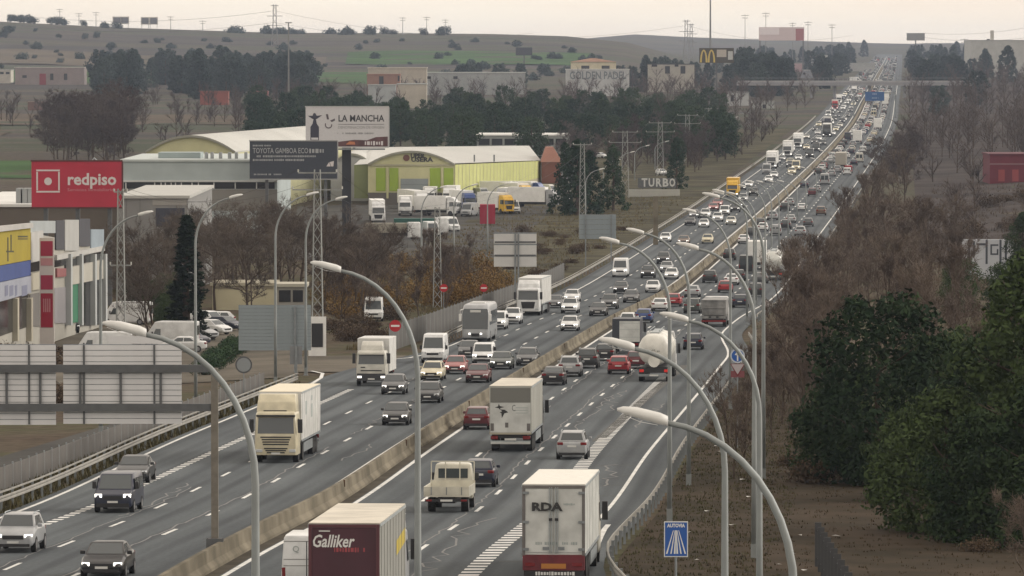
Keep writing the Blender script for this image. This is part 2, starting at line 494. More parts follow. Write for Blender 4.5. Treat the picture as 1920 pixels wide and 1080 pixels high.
# entry of the side road on the left: curving ends of the edge lines
def ribbon(pts, w, name='edge_line', dz=0.006, material=LINE):
    m = MB()
    for i, (u, y) in enumerate(pts):
        a = Vector((u, y)); p = Vector(pts[max(i - 1, 0)]); q = Vector(pts[min(i + 1, len(pts) - 1)])
        d = (q - p).normalized(); n = Vector((d.y, -d.x)) * w / 2
        for sgn in (-1, 1):
            uu, yy = u + n.x * sgn, y + n.y * sgn
            m.v.append((xl(yy) + uu, yy, zl(yy) + dz))
        if i: k = 2 * i; m.f.append((k - 2, k - 1, k + 1, k)); m.m.append(0)
    return m.build(name, material, road)
ribbon([(-15.8, 470), (-15.9, 480), (-16.3, 492), (-17.1, 502), (-18.5, 507)], 0.3)
ribbon([(-11.9, 556), (-12.1, 546), (-12.9, 538), (-14.5, 533)], 0.3)
dash_cache = {}
def dash_line(u, y0, y1, on, off, w, near=640, part='lane_dash'):
    m = MB(); y = y0
    while y < y1:
        ww = w * (1 if y < 700 else 1 + 0.5 * sstep(700, 2000, y))
        q = [(u - ww / 2, y), (u + ww / 2, y), (u + ww / 2, y + on), (u - ww / 2, y + on)]
        pts = [(xl(b) + a, b, zl(b) + 0.006) for a, b in q]
        if y < near and y > 210:
            d = MB(); d.poly(pts); d.build(part, LINE, road)
        elif y >= near: m.poly(pts)
        y += on + off
    if m.f:
        tag(m.build(part, LINE, road), kind='stuff')
dash_line(4.45, 212, 3600, 5, 12, 0.20)
dash_line(7.85, 219, 3600, 5, 12, 0.20)
dash_line(-5.05, 215, 3600, 5, 12, 0.20)
dash_line(-8.45, 222, 3600, 5, 12, 0.18)
dash_line(11.2, 212, 500, 1.0, 1.0, 0.85, near=330, part='merge_mark')
dash_line(-11.85, 212, 470, 1.0, 1.0, 0.5, near=400, part='merge_mark')
PATCH = mat('old_line_patch', (0.115, 0.115, 0.11), 0.9, var=0.1)
line_part('filled_strip', lambda y: 11.3 + (y - 440) * 0.008, 0.7, 385, 520, PATCH)
# worn ghost lines and sealed cracks wandering beside the lanes
SEAL = mat('pale_crack_seal', (0.15, 0.15, 0.148), 0.8, var=0.2, scale=2.0)
TRANS = mat('joint_seal', (0.10, 0.10, 0.097), 0.9)
def crack(u, y0, y1, amp, w, seed):
    r = random.Random(seed); pts = []; y = y0; uu = u
    while y < y1:
        pts.append((uu, y)); y += r.uniform(1.2, 3.2); uu = u + r.uniform(-amp, amp) + 0.5 * amp * math.sin(y * 0.13 + seed)
    if len(pts) > 2: ribbon(pts, w, 'crack_seal', 0.004, SEAL)
for k, (u, y0, y1, a, w) in enumerate([(7.5, 232, 470, .12, .09), (-5.4, 230, 380, .12, .10), (-8.9, 240, 330, .15, .08), (-5.5, 395, 455, .3, .08),
        (13.2, 258, 272, .45, .14), (13.3, 276, 288, .4, .13), (13.0, 296, 312, .5, .14), (13.2, 330, 356, .5, .13), (12.6, 405, 425, .4, .13), (13.1, 430, 445, .4, .12),
        (8.9, 250, 300, .5, .10), (8.6, 390, 460, .4, .09), (4.9, 330, 440, .2, .09), (9.4, 430, 470, .5, .10), (-3.2, 360, 384, .4, .1), (-9.4, 300, 336, .3, .1),
        (8.2, 470, 620, .15, .09), (-8.8, 480, 600, .2, .09), (4.8, 460, 560, .15, .09)]):
    crack(u, y0, y1, a, w, 40 + k)
for k in range(11):
    y = 262 + k * 11.5
    ribbon([(11.9, y), (13.2, y + 0.1), (14.4, y)], 0.35, 'joint_strip', 0.003, TRANS)
# median barrier: a concrete profile, darker gutters and small reflectors
bm_ = MB()
prof = [(-0.36, 0.0), (-0.34, 0.12), (-0.16, 0.34), (-0.10, 0.86), (0.10, 0.86), (0.16, 0.34), (0.34, 0.12), (0.36, 0.0)]
rings = [[tuple(road_pt(a, y, b)) for a, b in prof] for y in YS if 62 < y < 5000]
bm_.loft(rings, 0, True, False)
barrier = thing('concrete_barrier', 'long beige concrete barrier dividing the two carriageways of the motorway', 'barrier', (0, 0, 0))
bo = bm_.build('barrier_wall', CONC, barrier)
fix_normals(bo.data)
GUT = mat('median_grit', (0.075, 0.066, 0.052), 0.95, var=0.25, scale=0.4)
strip(-0.9, 0.95, 62, 5000, 0.002).build('gutter', GUT, road)
refl = MB(); refl.box(-0.05, 0.05, -0.04, 0.04, -0.16, 0.2)
rme = refl.mesh('reflector', [mat('reflector_brown', (0.09, 0.045, 0.02), 0.5)])
for y in [318, 367, 426, 489, 548, 590, 636, 676, 710, 750, 800, 850, 905, 960, 1020]:
    add('reflector', rme, barrier, tuple(road_pt(0.13, y, 0.72)))
# guard rails
RAILM = mat('guard_rail_steel', (0.26, 0.25, 0.225), 0.6, 0.2, var=0.15, scale=0.8)
def guard_rail(uf, y0, y1, label, post_near=420, name='guard_rail', spacing=4.0, side=1, twin=False, ext=None):
    t = thing(name, label, 'guard rail', (0, 0, 0))
    def P(u, y, dz): return (xl(y) + u, y, zl(y) + dz)
    ys = [y0] + [y for y in YS if y0 + 1 < y < y1 - 1] + [y1]
    if ext: path = ext + [(uf(y), y) for y in ys]
    else: path = [(uf(y), y) for y in ys]
    for (z0, z1) in ((0.47, 0.77),) + (((0.95, 1.03),) if twin else ()):
        m = MB()
        pr = [(0, z0), (0.05, z0 + .03), (0.05, z0 + .10), (0, z0 + (z1 - z0) / 2), (0.05, z1 - .10), (0.05, z1 - .03), (0, z1), (-0.03, z1), (-0.03, z0)] if z1 - z0 > .2 else \
             [(0, z0), (0.06, z0), (0.06, z1), (0, z1)]
        m.loft([[P(u - side * a, y, b) for a, b in pr] for u, y in path], 0, True, True)
        o = m.build('rail', RAILM, t); fix_normals(o.data)
    pm = MB(); pm.box(-0.06, 0.06, -0.05, 0.05, -0.1, 0.74 if not twin else 1.0); pme = pm.mesh('post', [GALVD])
    y = y0 + 1; rest = MB()
    while y < y1:
        u = uf(y) + side * 0.16
        if y < post_near: add('post', pme, t, P(u, y, 0))
        elif y < 1300:
            x, yy, z = P(u, y, 0); rest.box(x - .06, x + .06, yy - .05, yy + .05, z - .1, z + .72)
        y += spacing if y < 700 else spacing * 2
    if rest.f: tag(rest.build('post', GALVD, t), kind='stuff')
    return t
gr_u = lambda y: re_edge(y) + 0.15 + 0.35 * sstep(520, 560, y)
guard_rail(gr_u, 196, 585, 'steel guard rail with close dark posts, bending off beside the blue motorway sign', spacing=4.0, post_near=480)
guard_rail(lambda y: re_edge(y) + 0.3, 640, 1500, 'steel guard rail running up beside the reddish bare wood', post_near=700)
guard_rail(lambda y: le_edge(y) - 0.25, 64, 476, 'double steel guard rail along the left edge under the large sign backs', side=-1, twin=True, post_near=476,
           ext=None)
guard_rail(lambda y: le_edge(y) - 0.35, 566, 2200, 'steel guard rail curving up the left edge behind the white coach', side=-1, twin=True, post_near=760)
# ------------------------------------------------------------------ vehicles (front towards -y, origin on the ground under the middle)
PM = {'glass': GLASS, 'rubber': RUBBER, 'rim': RIM, 'black': BLACKP, 'head': HEADLAMP, 'headoff': HEADOFF, 'tail': TAIL, 'tailon': TAILON, 'plate': PLATE,
      'white': WHITE, 'orange': ORANGE, 'galv': GALV, 'galvd': GALVD, 'red': REDP, 'conc': CONC, 'bumper': mat('bumper_grey', (.035, .036, .04), .6)}
def lerp(a, b, t): return tuple(a[i] + (b[i] - a[i]) * t for i in range(3))
def pane(c, u0, u1, v0, v1, off):
    """quad inside the face c = (bl, br, tr, tl), pushed out along its normal"""
    def P(u, v): return Vector(lerp(lerp(c[0], c[1], u), lerp(c[3], c[2], u), v))
    n = (Vector(c[1]) - Vector(c[0])).cross(Vector(c[3]) - Vector(c[0])).normalized() * off
    return [tuple(P(a, b) + n) for a, b in ((u0, v0), (u1, v0), (u1, v1), (u0, v1))]
def wheel_parts(parts, xs, ys, r, w=0.22, rims=True):
    for x in xs:
        for y in ys:
            m = MB(); m.cyl((-w / 2, 0, 0), r, w, 'x', 14)
            loc = (x - math.copysign(w / 2, x), y, r)
            parts.append(('wheel', m, 'rubber', None, loc))
            if rims:
                k = MB(); k.cyl((math.copysign(w / 2, x) - (0.01 if x > 0 else 0.008), 0, 0), r * 0.62, 0.018, 'x', 10)
                parts.append(('rim', k, 'rim', len(parts) - 1, (0, 0, 0)))
def ring8(w, z0, z1, y, tuck=0.86, top=0.9):
    a = w / 2
    return [(-a * tuck, y, z0), (a * tuck, y, z0), (a, y, z0 + .16), (a, y, z0 + (z1 - z0) * .62), (a * .985, y, z1 - .10), (a * top, y, z1),
            (-a * top, y, z1), (-a * .985, y, z1 - .10), (-a, y, z0 + (z1 - z0) * .62), (-a, y, z0 + .16)]
def car_parts(L, W, H, wsb, wst, rt, rb, hood=(0.66, 0.92), belt=0.95, tail=0.95, head='head', rails=False, boot=None, tails='tail', z0=0.22, r=0.32):
    P = []; h = L / 2
    b = MB()
    st = [(0, .34, hood[0] - .06, .80), (.10, .26, hood[0] + .02, .90), (.35, z0, hood[0] + .10, .97), (wsb * .7, z0, hood[1] - .03, 1.0), (wsb + .15, z0, belt, 1.0),
          (L * .6, z0, belt + .01, 1.0), (L - .5, z0, tail + .01, .985), (L - .14, .26, tail - .02, .94), (L, .36, tail - .14, .86)]
    b.loft([ring8(W * k, a, c, y - h) for y, a, c, k in st])
    wb, wt = W * .455, W * .37
    lo = [(-wb, wsb - h, belt - .03), (wb, wsb - h, belt - .03), (wb * .97, rb - h, max(tail, belt) - .03), (-wb * .97, rb - h, max(tail, belt) - .03)]
    hi = [(-wt, wst - h, H - .05), (wt, wst - h, H - .05), (wt * .96, rt - h, H - .07), (-wt * .96, rt - h, H - .07)]
    cr = [(-wt * .8, wst + .25 - h, H), (wt * .8, wst + .25 - h, H), (wt * .8, rt - .3 - h, H - .01), (-wt * .8, rt - .3 - h, H - .01)]
    b.loft([lo, hi, cr])
    P.append(('body', b, 'paint', None, None))
    def gl(name, c, u0, u1, v0, v1):
        m = MB(); m.poly(pane(c, u0, u1, v0, v1, 0.008)); P.append((name, m, 'glass', None, None))
    gl('windscreen', (lo[0], lo[1], hi[1], hi[0]), .05, .95, .10, .95)
    gl('rear_window', (lo[2], lo[3], hi[3], hi[2]), .08, .92, .14, .92)
    for c in ((lo[1], lo[2], hi[2], hi[1]), (lo[3], lo[0], hi[0], hi[3])):
        f = c is not None and c[0] == lo[1]
        for a, e in (((.10, .44), (.48, .82)) if f else ((.18, .52), (.56, .90))):
            gl('side_window', c, a, e, .14, .88)
    for s in (-1, 1):
        m = MB(); x0, x1 = s * W * .27, s * W * .452
        m.hexa([(x0, -.035 - h), (x1, .12 - h), (x1, .34 - h), (x0, .25 - h)], hood[0] - .13, hood[0] + .02)
        P.append(('headlight', m, head, None, None))
        m = MB(); m.hexa([(s * W * .28, L - .16 - h), (s * W * .475, L - .2 - h), (s * W * .455, L + .0 - h), (s * W * .28, L + .03 - h)], tail - .24, tail - .07)
        P.append(('tail_light', m, tails, None, None))
        m = MB(); xm = s * W * .5; m.hexa([(xm - s * .04, wsb + .42 - h), (xm + s * .17, wsb + .46 - h), (xm + s * .15, wsb + .58 - h), (xm - s * .04, wsb + .56 - h)], belt - .02, belt + .14)
        P.append(('mirror', m, 'paint', None, None))
    m = MB(); m.box(-W * .25, W * .25, -.03 - h, .1 - h, hood[0] - .20, hood[0] - .03); P.append(('grille', m, 'black', None, None))
    m = MB(); m.box(-W * .40, W * .40, -.02 - h, .12 - h, .27, .40); P.append(('lower_grille', m, 'black', None, None))
    m = MB(); m.box(-.26, .26, -.045 - h, -.02 - h, .42, .52); P.append(('number_plate', m, 'plate', None, None))
    m = MB(); m.box(-.26, .26, L - .05 - h, L + .02 - h, tail - .36 if tail > .9 else .5, tail - .25 if tail > .9 else .61); P.append(('number_plate', m, 'plate', None, None))
    m = MB(); m.box(-W * .42, W * .42, L - .1 - h, L + .015 - h, .25, .42); P.append(('rear_bumper', m, 'black', None, None))
    if rails:
        for s in (-1, 1):
            m = MB(); m.tube([(s * wt * .95, wst + .3 - h, H - .03), (s * wt * .95, wst + .45 - h, H + .04), (s * wt * .95, rt - .2 - h, H + .03), (s * wt * .95, rt - h, H - .05)], .025, 5)
            P.append(('roof_rail', m, 'galv', None, None))
    wheel_parts(P, (-W / 2 - .012, W / 2 + .012), (.85 - h, L - .78 - h), r)
    return P
def van_parts(L, W, H, ws0=.75, ws1=1.55, hoodz=(.80, 1.12), head='head', windows=False, tails='tail', r=.34, rearglass=True):
    P = []; h = L / 2; b = MB()
    def ring(y, z0, z1, k, top):
        a = W * k / 2
        return [(-a * .9, y - h, z0), (a * .9, y - h, z0), (a, y - h, z0 + .15), (a, y - h, min(1.05, z1 - .06)), (a * (1 - (1 - top) * .6), y - h, z1 - .1), (a * top, y - h, z1),
                (-a * top, y - h, z1), (-a * (1 - (1 - top) * .6), y - h, z1 - .1), (-a, y - h, min(1.05, z1 - .06)), (-a, y - h, z0 + .15)]
    b.loft([ring(0, .34, hoodz[0], .84, .92), ring(.12, .26, hoodz[0] + .08, .95, .92), ring(ws0, .24, hoodz[1], 1, .92), ring(ws1, .24, H - .06, 1, .80), ring(ws1 + .4, .24, H, 1, .84),
            ring(L - .4, .24, H, 1, .84), ring(L - .03, .26, H - .03, .985, .84), ring(L, .32, H - .10, .97, .84)])
    P.append(('body', b, 'paint', None, None))
    a = W / 2
    def gl(name, c, u0, u1, v0, v1, off=.012):
        m = MB(); m.poly(pane(c, u0, u1, v0, v1, off)); P.append((name, m, 'glass', None, None))
    fc = ((-a * .92, ws0 - h, hoodz[1]), (a * .92, ws0 - h, hoodz[1]), (a * .80, ws1 - h, H - .06), (-a * .80, ws1 - h, H - .06))
    gl('windscreen', fc, .04, .96, .04, .80 if H > 2.1 else .93)
    zt = min(H - .25, 1.75)
    for s in (1, -1):
        def side(y0, y1):
            q = [(s * (a + .012), y0 - h, 1.12), (s * (a + .012), y1 - h, 1.12), (s * (a * .95 + .012), y1 - h, zt), (s * (a * .95 + .012), y0 - h + .3 * (y0 < 1.6), zt)]
            m = MB(); m.poly(q if s > 0 else q[::-1]); P.append(('side_window', m, 'glass', None, None))
        side(1.25, 2.0)
        if windows:
            side(2.15, 3.0); side(3.15, L - .4)
        m = MB(); m.hexa([(s * a * .55, -.03 - h), (s * a * .93, .06 - h), (s * a * .93, .3 - h), (s * a * .55, .2 - h)], hoodz[0] - .12, hoodz[0] + .06); P.append(('headlight', m, head, None, None))
        m = MB(); m.box(min(s * a * .82, s * a * .97), max(s * a * .82, s * a * .97), L - .1 - h, L + .012 - h, .75, 1.25); P.append(('tail_light', m, tails, None, None))
        m = MB(); m.hexa([(s * a, 1.15 - h), (s * (a + .2), 1.18 - h), (s * (a + .2), 1.3 - h), (s * a, 1.28 - h)], 1.15, 1.5); P.append(('mirror', m, 'black', None, None))
    m = MB(); m.box(-a * .5, a * .5, -.02 - h, .1 - h, hoodz[0] - .22, hoodz[0] - .04); P.append(('grille', m, 'black', None, None))
    m = MB(); m.box(-a * .85, a * .85, -.02 - h, .14 - h, .28, .48); P.append(('lower_grille', m, 'black', None, None))
    m = MB(); m.box(-.26, .26, -.05 - h, -.02 - h, .5, .6); P.append(('number_plate', m, 'plate', None, None))
    m = MB(); m.box(-a * .9, a * .9, L - .1 - h, L + .03 - h, .28, .46); P.append(('rear_bumper', m, 'black', None, None))
    m = MB(); m.box(-.02, .02, L - .05 - h, L + .006 - h, .5, H - .25); P.append(('door_seam', m, 'black', None, None))
    m = MB(); m.box(-.5, -.05, L - .02 - h, L + .016 - h, .66, .77); P.append(('number_plate', m, 'plate', None, None))
    if rearglass:
        for s in (-1, 1):
            m = MB(); q = [(s * .08, L + .014 - h, 1.15), (s * a * .8, L + .014 - h, 1.15), (s * a * .76, L + .004 - h, H - .4), (s * .08, L + .004 - h, H - .4)]
            m.poly(q[::-1] if s > 0 else q); P.append(('rear_window', m, 'glass', None, None))
    wheel_parts(P, (-a - .012, a + .012), (.9 - h, L - 1.0 - h), r)
    return P
def cab_parts(P, y0, W=2.5, zf=.45, H=3.0, L=2.2, deflector=True, style=0, head='head', key='paint', tall=3.75):
    """forward-control lorry cab whose front is at y0"""
    a = W / 2; m = MB()
    def ring(y, z0, z1, k):
        return [(-a * k, y, z0), (a * k, y, z0), (a * k, y, z1), (-a * k, y, z1)]
    m.loft([[(-a * .93, y0, zf), (a * .93, y0, zf), (a, y0 + .25, zf), (a, y0 + L, zf), (-a, y0 + L, zf), (-a, y0 + .25, zf)],
            [(-a * .93, y0, 1.65), (a * .93, y0, 1.65), (a, y0 + .25, 1.65), (a, y0 + L, 1.65), (-a, y0 + L, 1.65), (-a, y0 + .25, 1.65)],
            [(-a * .88, y0 + .16, H - .12), (a * .88, y0 + .16, H - .12), (a * .95, y0 + .4, H - .12), (a * .96, y0 + L, H - .12), (-a * .96, y0 + L, H - .12), (-a * .95, y0 + .4, H - .12)],
            [(-a * .82, y0 + .32, H), (a * .82, y0 + .32, H), (a * .88, y0 + .55, H), (a * .9, y0 + L, H), (-a * .9, y0 + L, H), (-a * .88, y0 + .55, H)]])
    P.append(('cab', m, key, None, None))
    ci = len(P) - 1
    if deflector:
        d = MB(); k = .93 if style != 2 else .74
        d.loft([[(-a * k, y0 + .42, H - .04), (a * k, y0 + .42, H - .04), (a * k, y0 + L, H - .04), (-a * k, y0 + L, H - .04)],
                [(-a * k * .96, y0 + .62, H + (tall - H) * .55), (a * k * .96, y0 + .62, H + (tall - H) * .55), (a * k * .98, y0 + L, H + (tall - H) * .55), (-a * k * .98, y0 + L, H + (tall - H) * .55)],
                [(-a * k * .9, y0 + 1.1, tall), (a * k * .9, y0 + 1.1, tall), (a * k * .95, y0 + L, tall), (-a * k * .95, y0 + L, tall)]])
        P.append(('roof_deflector', d, key, None, None))
    g = MB(); fc = ((-a * .93, y0, 1.65), (a * .93, y0, 1.65), (a * .88, y0 + .16, H - .12), (-a * .88, y0 + .16, H - .12))
    g.poly(pane(fc, .04, .96, .05, .80 if style != 2 else .86, .012)); P.append(('windscreen', g, 'glass', None, None))
    v = MB(); v.hexa([(-a * .9, y0 - .16), (a * .9, y0 - .16), (a * .9, y0 + .25), (-a * .9, y0 + .25)], H - .30, H - .20); P.append(('sun_visor', v, 'black' if style == 1 else key, None, None))
    for s in (-1, 1):
        w_ = MB(); q = [(s * (a + .01), y0 + .5, 1.75), (s * (a + .01), y0 + 1.4, 1.75), (s * (a * .97 + .01), y0 + 1.4, 2.55), (s * (a * .97 + .01), y0 + .62, 2.55)]
        w_.poly(q if s > 0 else q[::-1]); P.append(('side_window', w_, 'glass', None, None))
        w_ = MB(); w_.box(min(s * (a + .05), s * (a + .30)), max(s * (a + .05), s * (a + .30)), y0 + .05, y0 + .2, 1.75, 2.55); P.append(('mirror', w_, 'black', None, None))
        w_ = MB(); w_.box(min(s * a * .62, s * a * .93), max(s * a * .62, s * a * .93), y0 - .03, y0 + .1, .62, .80); P.append(('headlight', w_, head, None, None))
    if style == 1:      # wide chrome slats
        for i, (z, k) in enumerate(((1.52, .72), (1.38, .66), (1.24, .62), (1.10, .60), (.86, .55), (.74, .48), (.62, .42))):
            w_ = MB(); w_.box(-a * k, a * k, y0 - .02, y0 + .05, z - .055, z + .02); P.append(('grille_slot', w_, 'black', None, None))
    elif style == 2:    # flat front with a dark lower half
        w_ = MB(); w_.box(-a * .945, a * .945, y0 - .025, y0 + .2, zf - .03, .98); P.append(('bumper', w_, 'bumper', None, None))
        w_ = MB(); w_.box(-a * .7, a * .7, y0 - .02, y0 + .05, 1.17, 1.25); P.append(('grille_slot', w_, 'black', None, None))
        w_ = MB(); w_.box(-a * .7, -a * .4, y0 - .02, y0 + .05, 1.42, 1.5); P.append(('grille_slot', w_, 'black', None, None))
    else:
        w_ = MB(); w_.poly([(-a * .5, y0 - .015, .78), (a * .5, y0 - .015, .78), (a * .62, y0 - .015, 1.5), (-a * .62, y0 - .015, 1.5)]); P.append(('grille', w_, 'black', None, None))
    w_ = MB(); w_.box(-.26, .26, y0 - .05, y0 - .02, .50, .61); P.append(('number_plate', w_, 'plate', None, None))
    return P
def semi_parts(style=0, trailer='white', Ltot=16.2, head='head', box_h=4.0, cabh=3.0, tall=3.78, skirts=False, rear='doors'):
    """tractor and box trailer"""
    P = []; h = Ltot / 2
    cab_parts(P, -h, style=style, head=head, H=cabh, tall=tall)
    m = MB(); m.box(-1.275, 1.275, -h + 2.75, h, 1.15, box_h); P.append(('trailer_box', m, trailer, None, None))
    tb = len(P) - 1
    for s in (-1, 1):
        for k in range(9):
            yy = -h + 3.4 + k * (Ltot - 4.2) / 8
            m = MB(); m.box(min(s * 1.276, s * 1.29), max(s * 1.276, s * 1.29), yy, yy + .05, 1.25, box_h - .12); P.append(('side_rib', m, trailer, None, None))
        m = MB(); m.box(min(s * 1.276, s * 1.30), max(s * 1.276, s * 1.30), -h + 2.76, h - .02, 1.12, 1.24); P.append(('side_rail', m, 'galvd', None, None))
        m = MB(); m.box(min(s * 1.276, s * 1.30), max(s * 1.276, s * 1.30), -h + 2.76, h - .02, box_h - .11, box_h - .01); P.append(('side_rail', m, 'galv', None, None))
        m = MB(); m.box(min(s * .7, s * 1.2), max(s * .7, s * 1.2), h - 1.5, h - 1.46, .2, .75); P.append(('mud_flap', m, 'black', None, None))
    m = MB(); m.box(-1.0, 1.0, -h + 2.0, h - .1, .85, 1.14); P.append(('chassis', m, 'black', None, None))
    for s in (-1, 1):
        m = MB(); m.box(min(s * 1.22, s * 1.26), max(s * 1.22, s * 1.26), -h + 4.5, h - 5.5, .45, 1.0); P.append(('side_guard', m, 'galvd', None, None))
    m = MB(); m.box(-1.2, 1.2, h - .25, h - .05, .50, .70); P.append(('under_run_bar', m, 'galv', None, None))
    for s in (-1, 1):
        m = MB(); m.box(min(s * .75, s * 1.2), max(s * .75, s * 1.2), h - .12, h + .02, .78, 1.0); P.append(('tail_light', m, 'tail', None, None))
    m = MB(); m.box(-.35, .35, h - .05, h + .01, .72, .84); P.append(('number_plate', m, 'plate', None, None))
    wheel_parts(P, (-1.24, 1.24), (-h + 1.3, -h + 4.2, h - 2.2, h - 3.5, h - 4.8), .5, .32, rims=False)
    return P
def rigid_box_parts(L=8.5, style=2, head='head', box='white', box_h=3.65, cabh=2.75, tall=3.45):
    P = []; h = L / 2
    cab_parts(P, -h, W=2.35, style=style, head=head, H=cabh, L=1.9, tall=tall)
    m = MB(); m.box(-1.25, 1.25, -h + 2.1, h, 1.05, box_h); P.append(('box_body', m, box, None, None))
    m = MB(); m.box(-.5, .5, -h + 1.5, h - .1, .6, 1.04); P.append(('chassis', m, 'black', None, None))
    m = MB(); m.box(-1.15, 1.15, h - .25, h - .05, .5, .66); P.append(('under_run_bar', m, 'galv', None, None))
    for s in (-1, 1):
        m = MB(); m.box(min(s * .7, s * 1.1), max(s * .7, s * 1.1), h - .1, h + .02, .78, .98); P.append(('tail_light', m, 'tail', None, None))
    wheel_parts(P, (-1.2, 1.2), (-h + 1.2, h - 2.2), .46, .3, rims=False)
    return P
def coach_parts(L=12.2, W=2.55, H=3.55):
    P = []; h = L / 2; a = W / 2; b = MB()
    def ring(y, z0, z1, k=1):
        return [(-a * k * .95, y, z0), (a * k * .95, y, z0), (a * k, y, z0 + .2), (a * k, y, z1 - .45), (a * k * .93, y, z1 - .12), (a * k * .78, y, z1), (-a * k * .78, y, z1), (-a * k * .93, y, z1 - .12), (-a * k, y, z1 - .45), (-a * k, y, z0 + .2)]
    b.loft([ring(-h, .4, 1.05, .9), ring(-h + .1, .32, 1.3, .97), ring(-h + .35, .3, 3.0), ring(-h + .9, .3, H - .12), ring(-h + 1.6, .3, H), ring(h - .5, .3, H), ring(h, .4, H - .3, .96)])
    P.append(('body', b, 'paint', None, None))
    m = MB(); m.loft([[(-a * .93, -h + .02, 1.22), (a * .93, -h + .02, 1.22), (a * .93, -h + .3, 1.22), (-a * .93, -h + .3, 1.22)],
                      [(-a * .95, -h + .22, 2.7), (a * .95, -h + .22, 2.7), (a * .95, -h + .4, 2.7), (-a * .95, -h + .4, 2.7)],
                      [(-a * .90, -h + .40, 3.12), (a * .90, -h + .40, 3.12), (a * .9, -h + .6, 3.12), (-a * .9, -h + .6, 3.12)]])
    P.append(('windscreen', m, 'glass', None, None))
    m = MB(); m.box(-.5, .5, -h + .20, -h + .36, 2.78, 3.0); P.append(('destination_board', m, 'plate', None, None))
    for s in (-1, 1):
        for i in range(6):
            y = -h + 1.7 + i * 1.7
            m = MB(); q = [(s * (a + .008), y, 1.55), (s * (a + .008), y + 1.6, 1.55), (s * (a + .004), y + 1.6, 2.85), (s * (a + .004), y, 2.85)]
            m.poly(q if s > 0 else q[::-1]); P.append(('side_window', m, 'glass', None, None))
        m = MB(); m.tube([(s * a * .85, -h + .5, 3.1), (s * (a + .14), -h - .1, 3.0), (s * (a + .16), -h - .12, 2.5)], .035, 5); P.append(('mirror_arm', m, 'white', None, None))
        m = MB(); m.box(min(s * (a + .02), s * (a + .26)), max(s * (a + .02), s * (a + .26)), -h - .22, -h - .04, 1.95, 2.65); P.append(('mirror', m, 'white', None, None))
        m = MB(); m.hexa([(s * a * .35, -h - .02), (s * a * .9, -h + .05), (s * a * .9, -h + .25), (s * a * .35, -h + .2)], .68, .86); P.append(('headlight', m, 'head', None, None))
    m = MB(); m.box(-a * .3, a * .3, -h - .012, -h + .1, .5, .8); P.append(('grille', m, 'black', None, None))
    m = MB(); m.box(-.7, .7, -h + 3, -h + 4.2, H - .01, H + .12); P.append(('roof_hatch', m, 'white', None, None))
    wheel_parts(P, (-a - .01, a + .01), (-h + 2.6, h - 3.2), .5, .3)
    return P
def tanker_parts(L=15.5, lead=True):
    P = []; h = L / 2
    cab_parts(P, -h, style=0, H=3.0, tall=3.6)
    m = MB(); n = 18; rings = []
    for y, k in ((-h + 2.9, .55), (-h + 3.0, .82), (-h + 3.4, 1.0), (h - 2.2, 1.0), (h - .75, .98), (h - .45, .86), (h - .3, .60), (h - .25, .2)):
        rings.append([(1.30 * k * math.cos(2 * math.pi * i / n), y, 2.52 + 1.30 * k * math.sin(2 * math.pi * i / n)) for i in range(n)])
    m.loft(rings); P.append(('tank', m, 'tank', None, None)); ti = len(P) - 1
    for y in (-h + 4.5, -h + 7, h - 4.5, h - 2.3):
        k = MB(); rr = 1.315
        k.loft([[(rr * math.cos(2 * math.pi * i / n), yy, 2.52 + rr * math.sin(2 * math.pi * i / n)) for i in range(n)] for yy in (y, y + .12)]); P.append(('tank_band', k, 'tank', None, None))
    m = MB(); m.box(-.35, .35, -h + 4, h - 1.6, 3.82, 3.87)
    P.append(('walkway', m, 'galv', None, None))
    for s in (-.38, .38):
        m = MB(); m.tube([(s, -h + 4, 3.85), (s, -h + 4, 4.05), (s, h - 1.4, 4.05), (s, h - 1.4, 3.85)], .03, 5); P.append(('hand_rail', m, 'galv', None, None))
    m = MB(); m.cyl((0, h - .42, 1.6), .46, .3, 'y', 14); P.append(('discharge_cone', m, 'tank', None, None))
    m = MB(); m.box(-1.0, 1.0, -h + 2, h - .3, .8, 1.15); P.append(('chassis', m, 'black', None, None))
    m = MB(); m.box(-1.24, 1.24, h - .3, h, .42, .62); P.append(('rear_bumper', m, 'galvd', None, None))
    m = MB(); m.box(-1.2, 1.2, h - .4, h - .15, .7, 1.05); P.append(('lamp_beam', m, 'black', None, None))
    for s in (-1, 1):
        m = MB(); m.box(min(s * .8, s * 1.15), max(s * .8, s * 1.15), h - .16, h - .1, .76, .98); P.append(('tail_light', m, 'tailon', None, None))
        m = MB(); m.hexa([(s * .8, h - 4.9), (s * 1.26, h - 4.9), (s * 1.26, h - .9), (s * .8, h - .9)], 1.06, 1.14); P.append(('mudguard', m, 'black', None, None))
    m = MB(); m.box(-.35, .35, h - .02, h + .02, .45, .58); P.append(('number_plate', m, 'plate', None, None))
    wheel_parts(P, (-1.24, 1.24), (-h + 1.3, -h + 3.8, h - 1.6, h - 2.9, h - 4.2), .5, .34, rims=False)
    return P
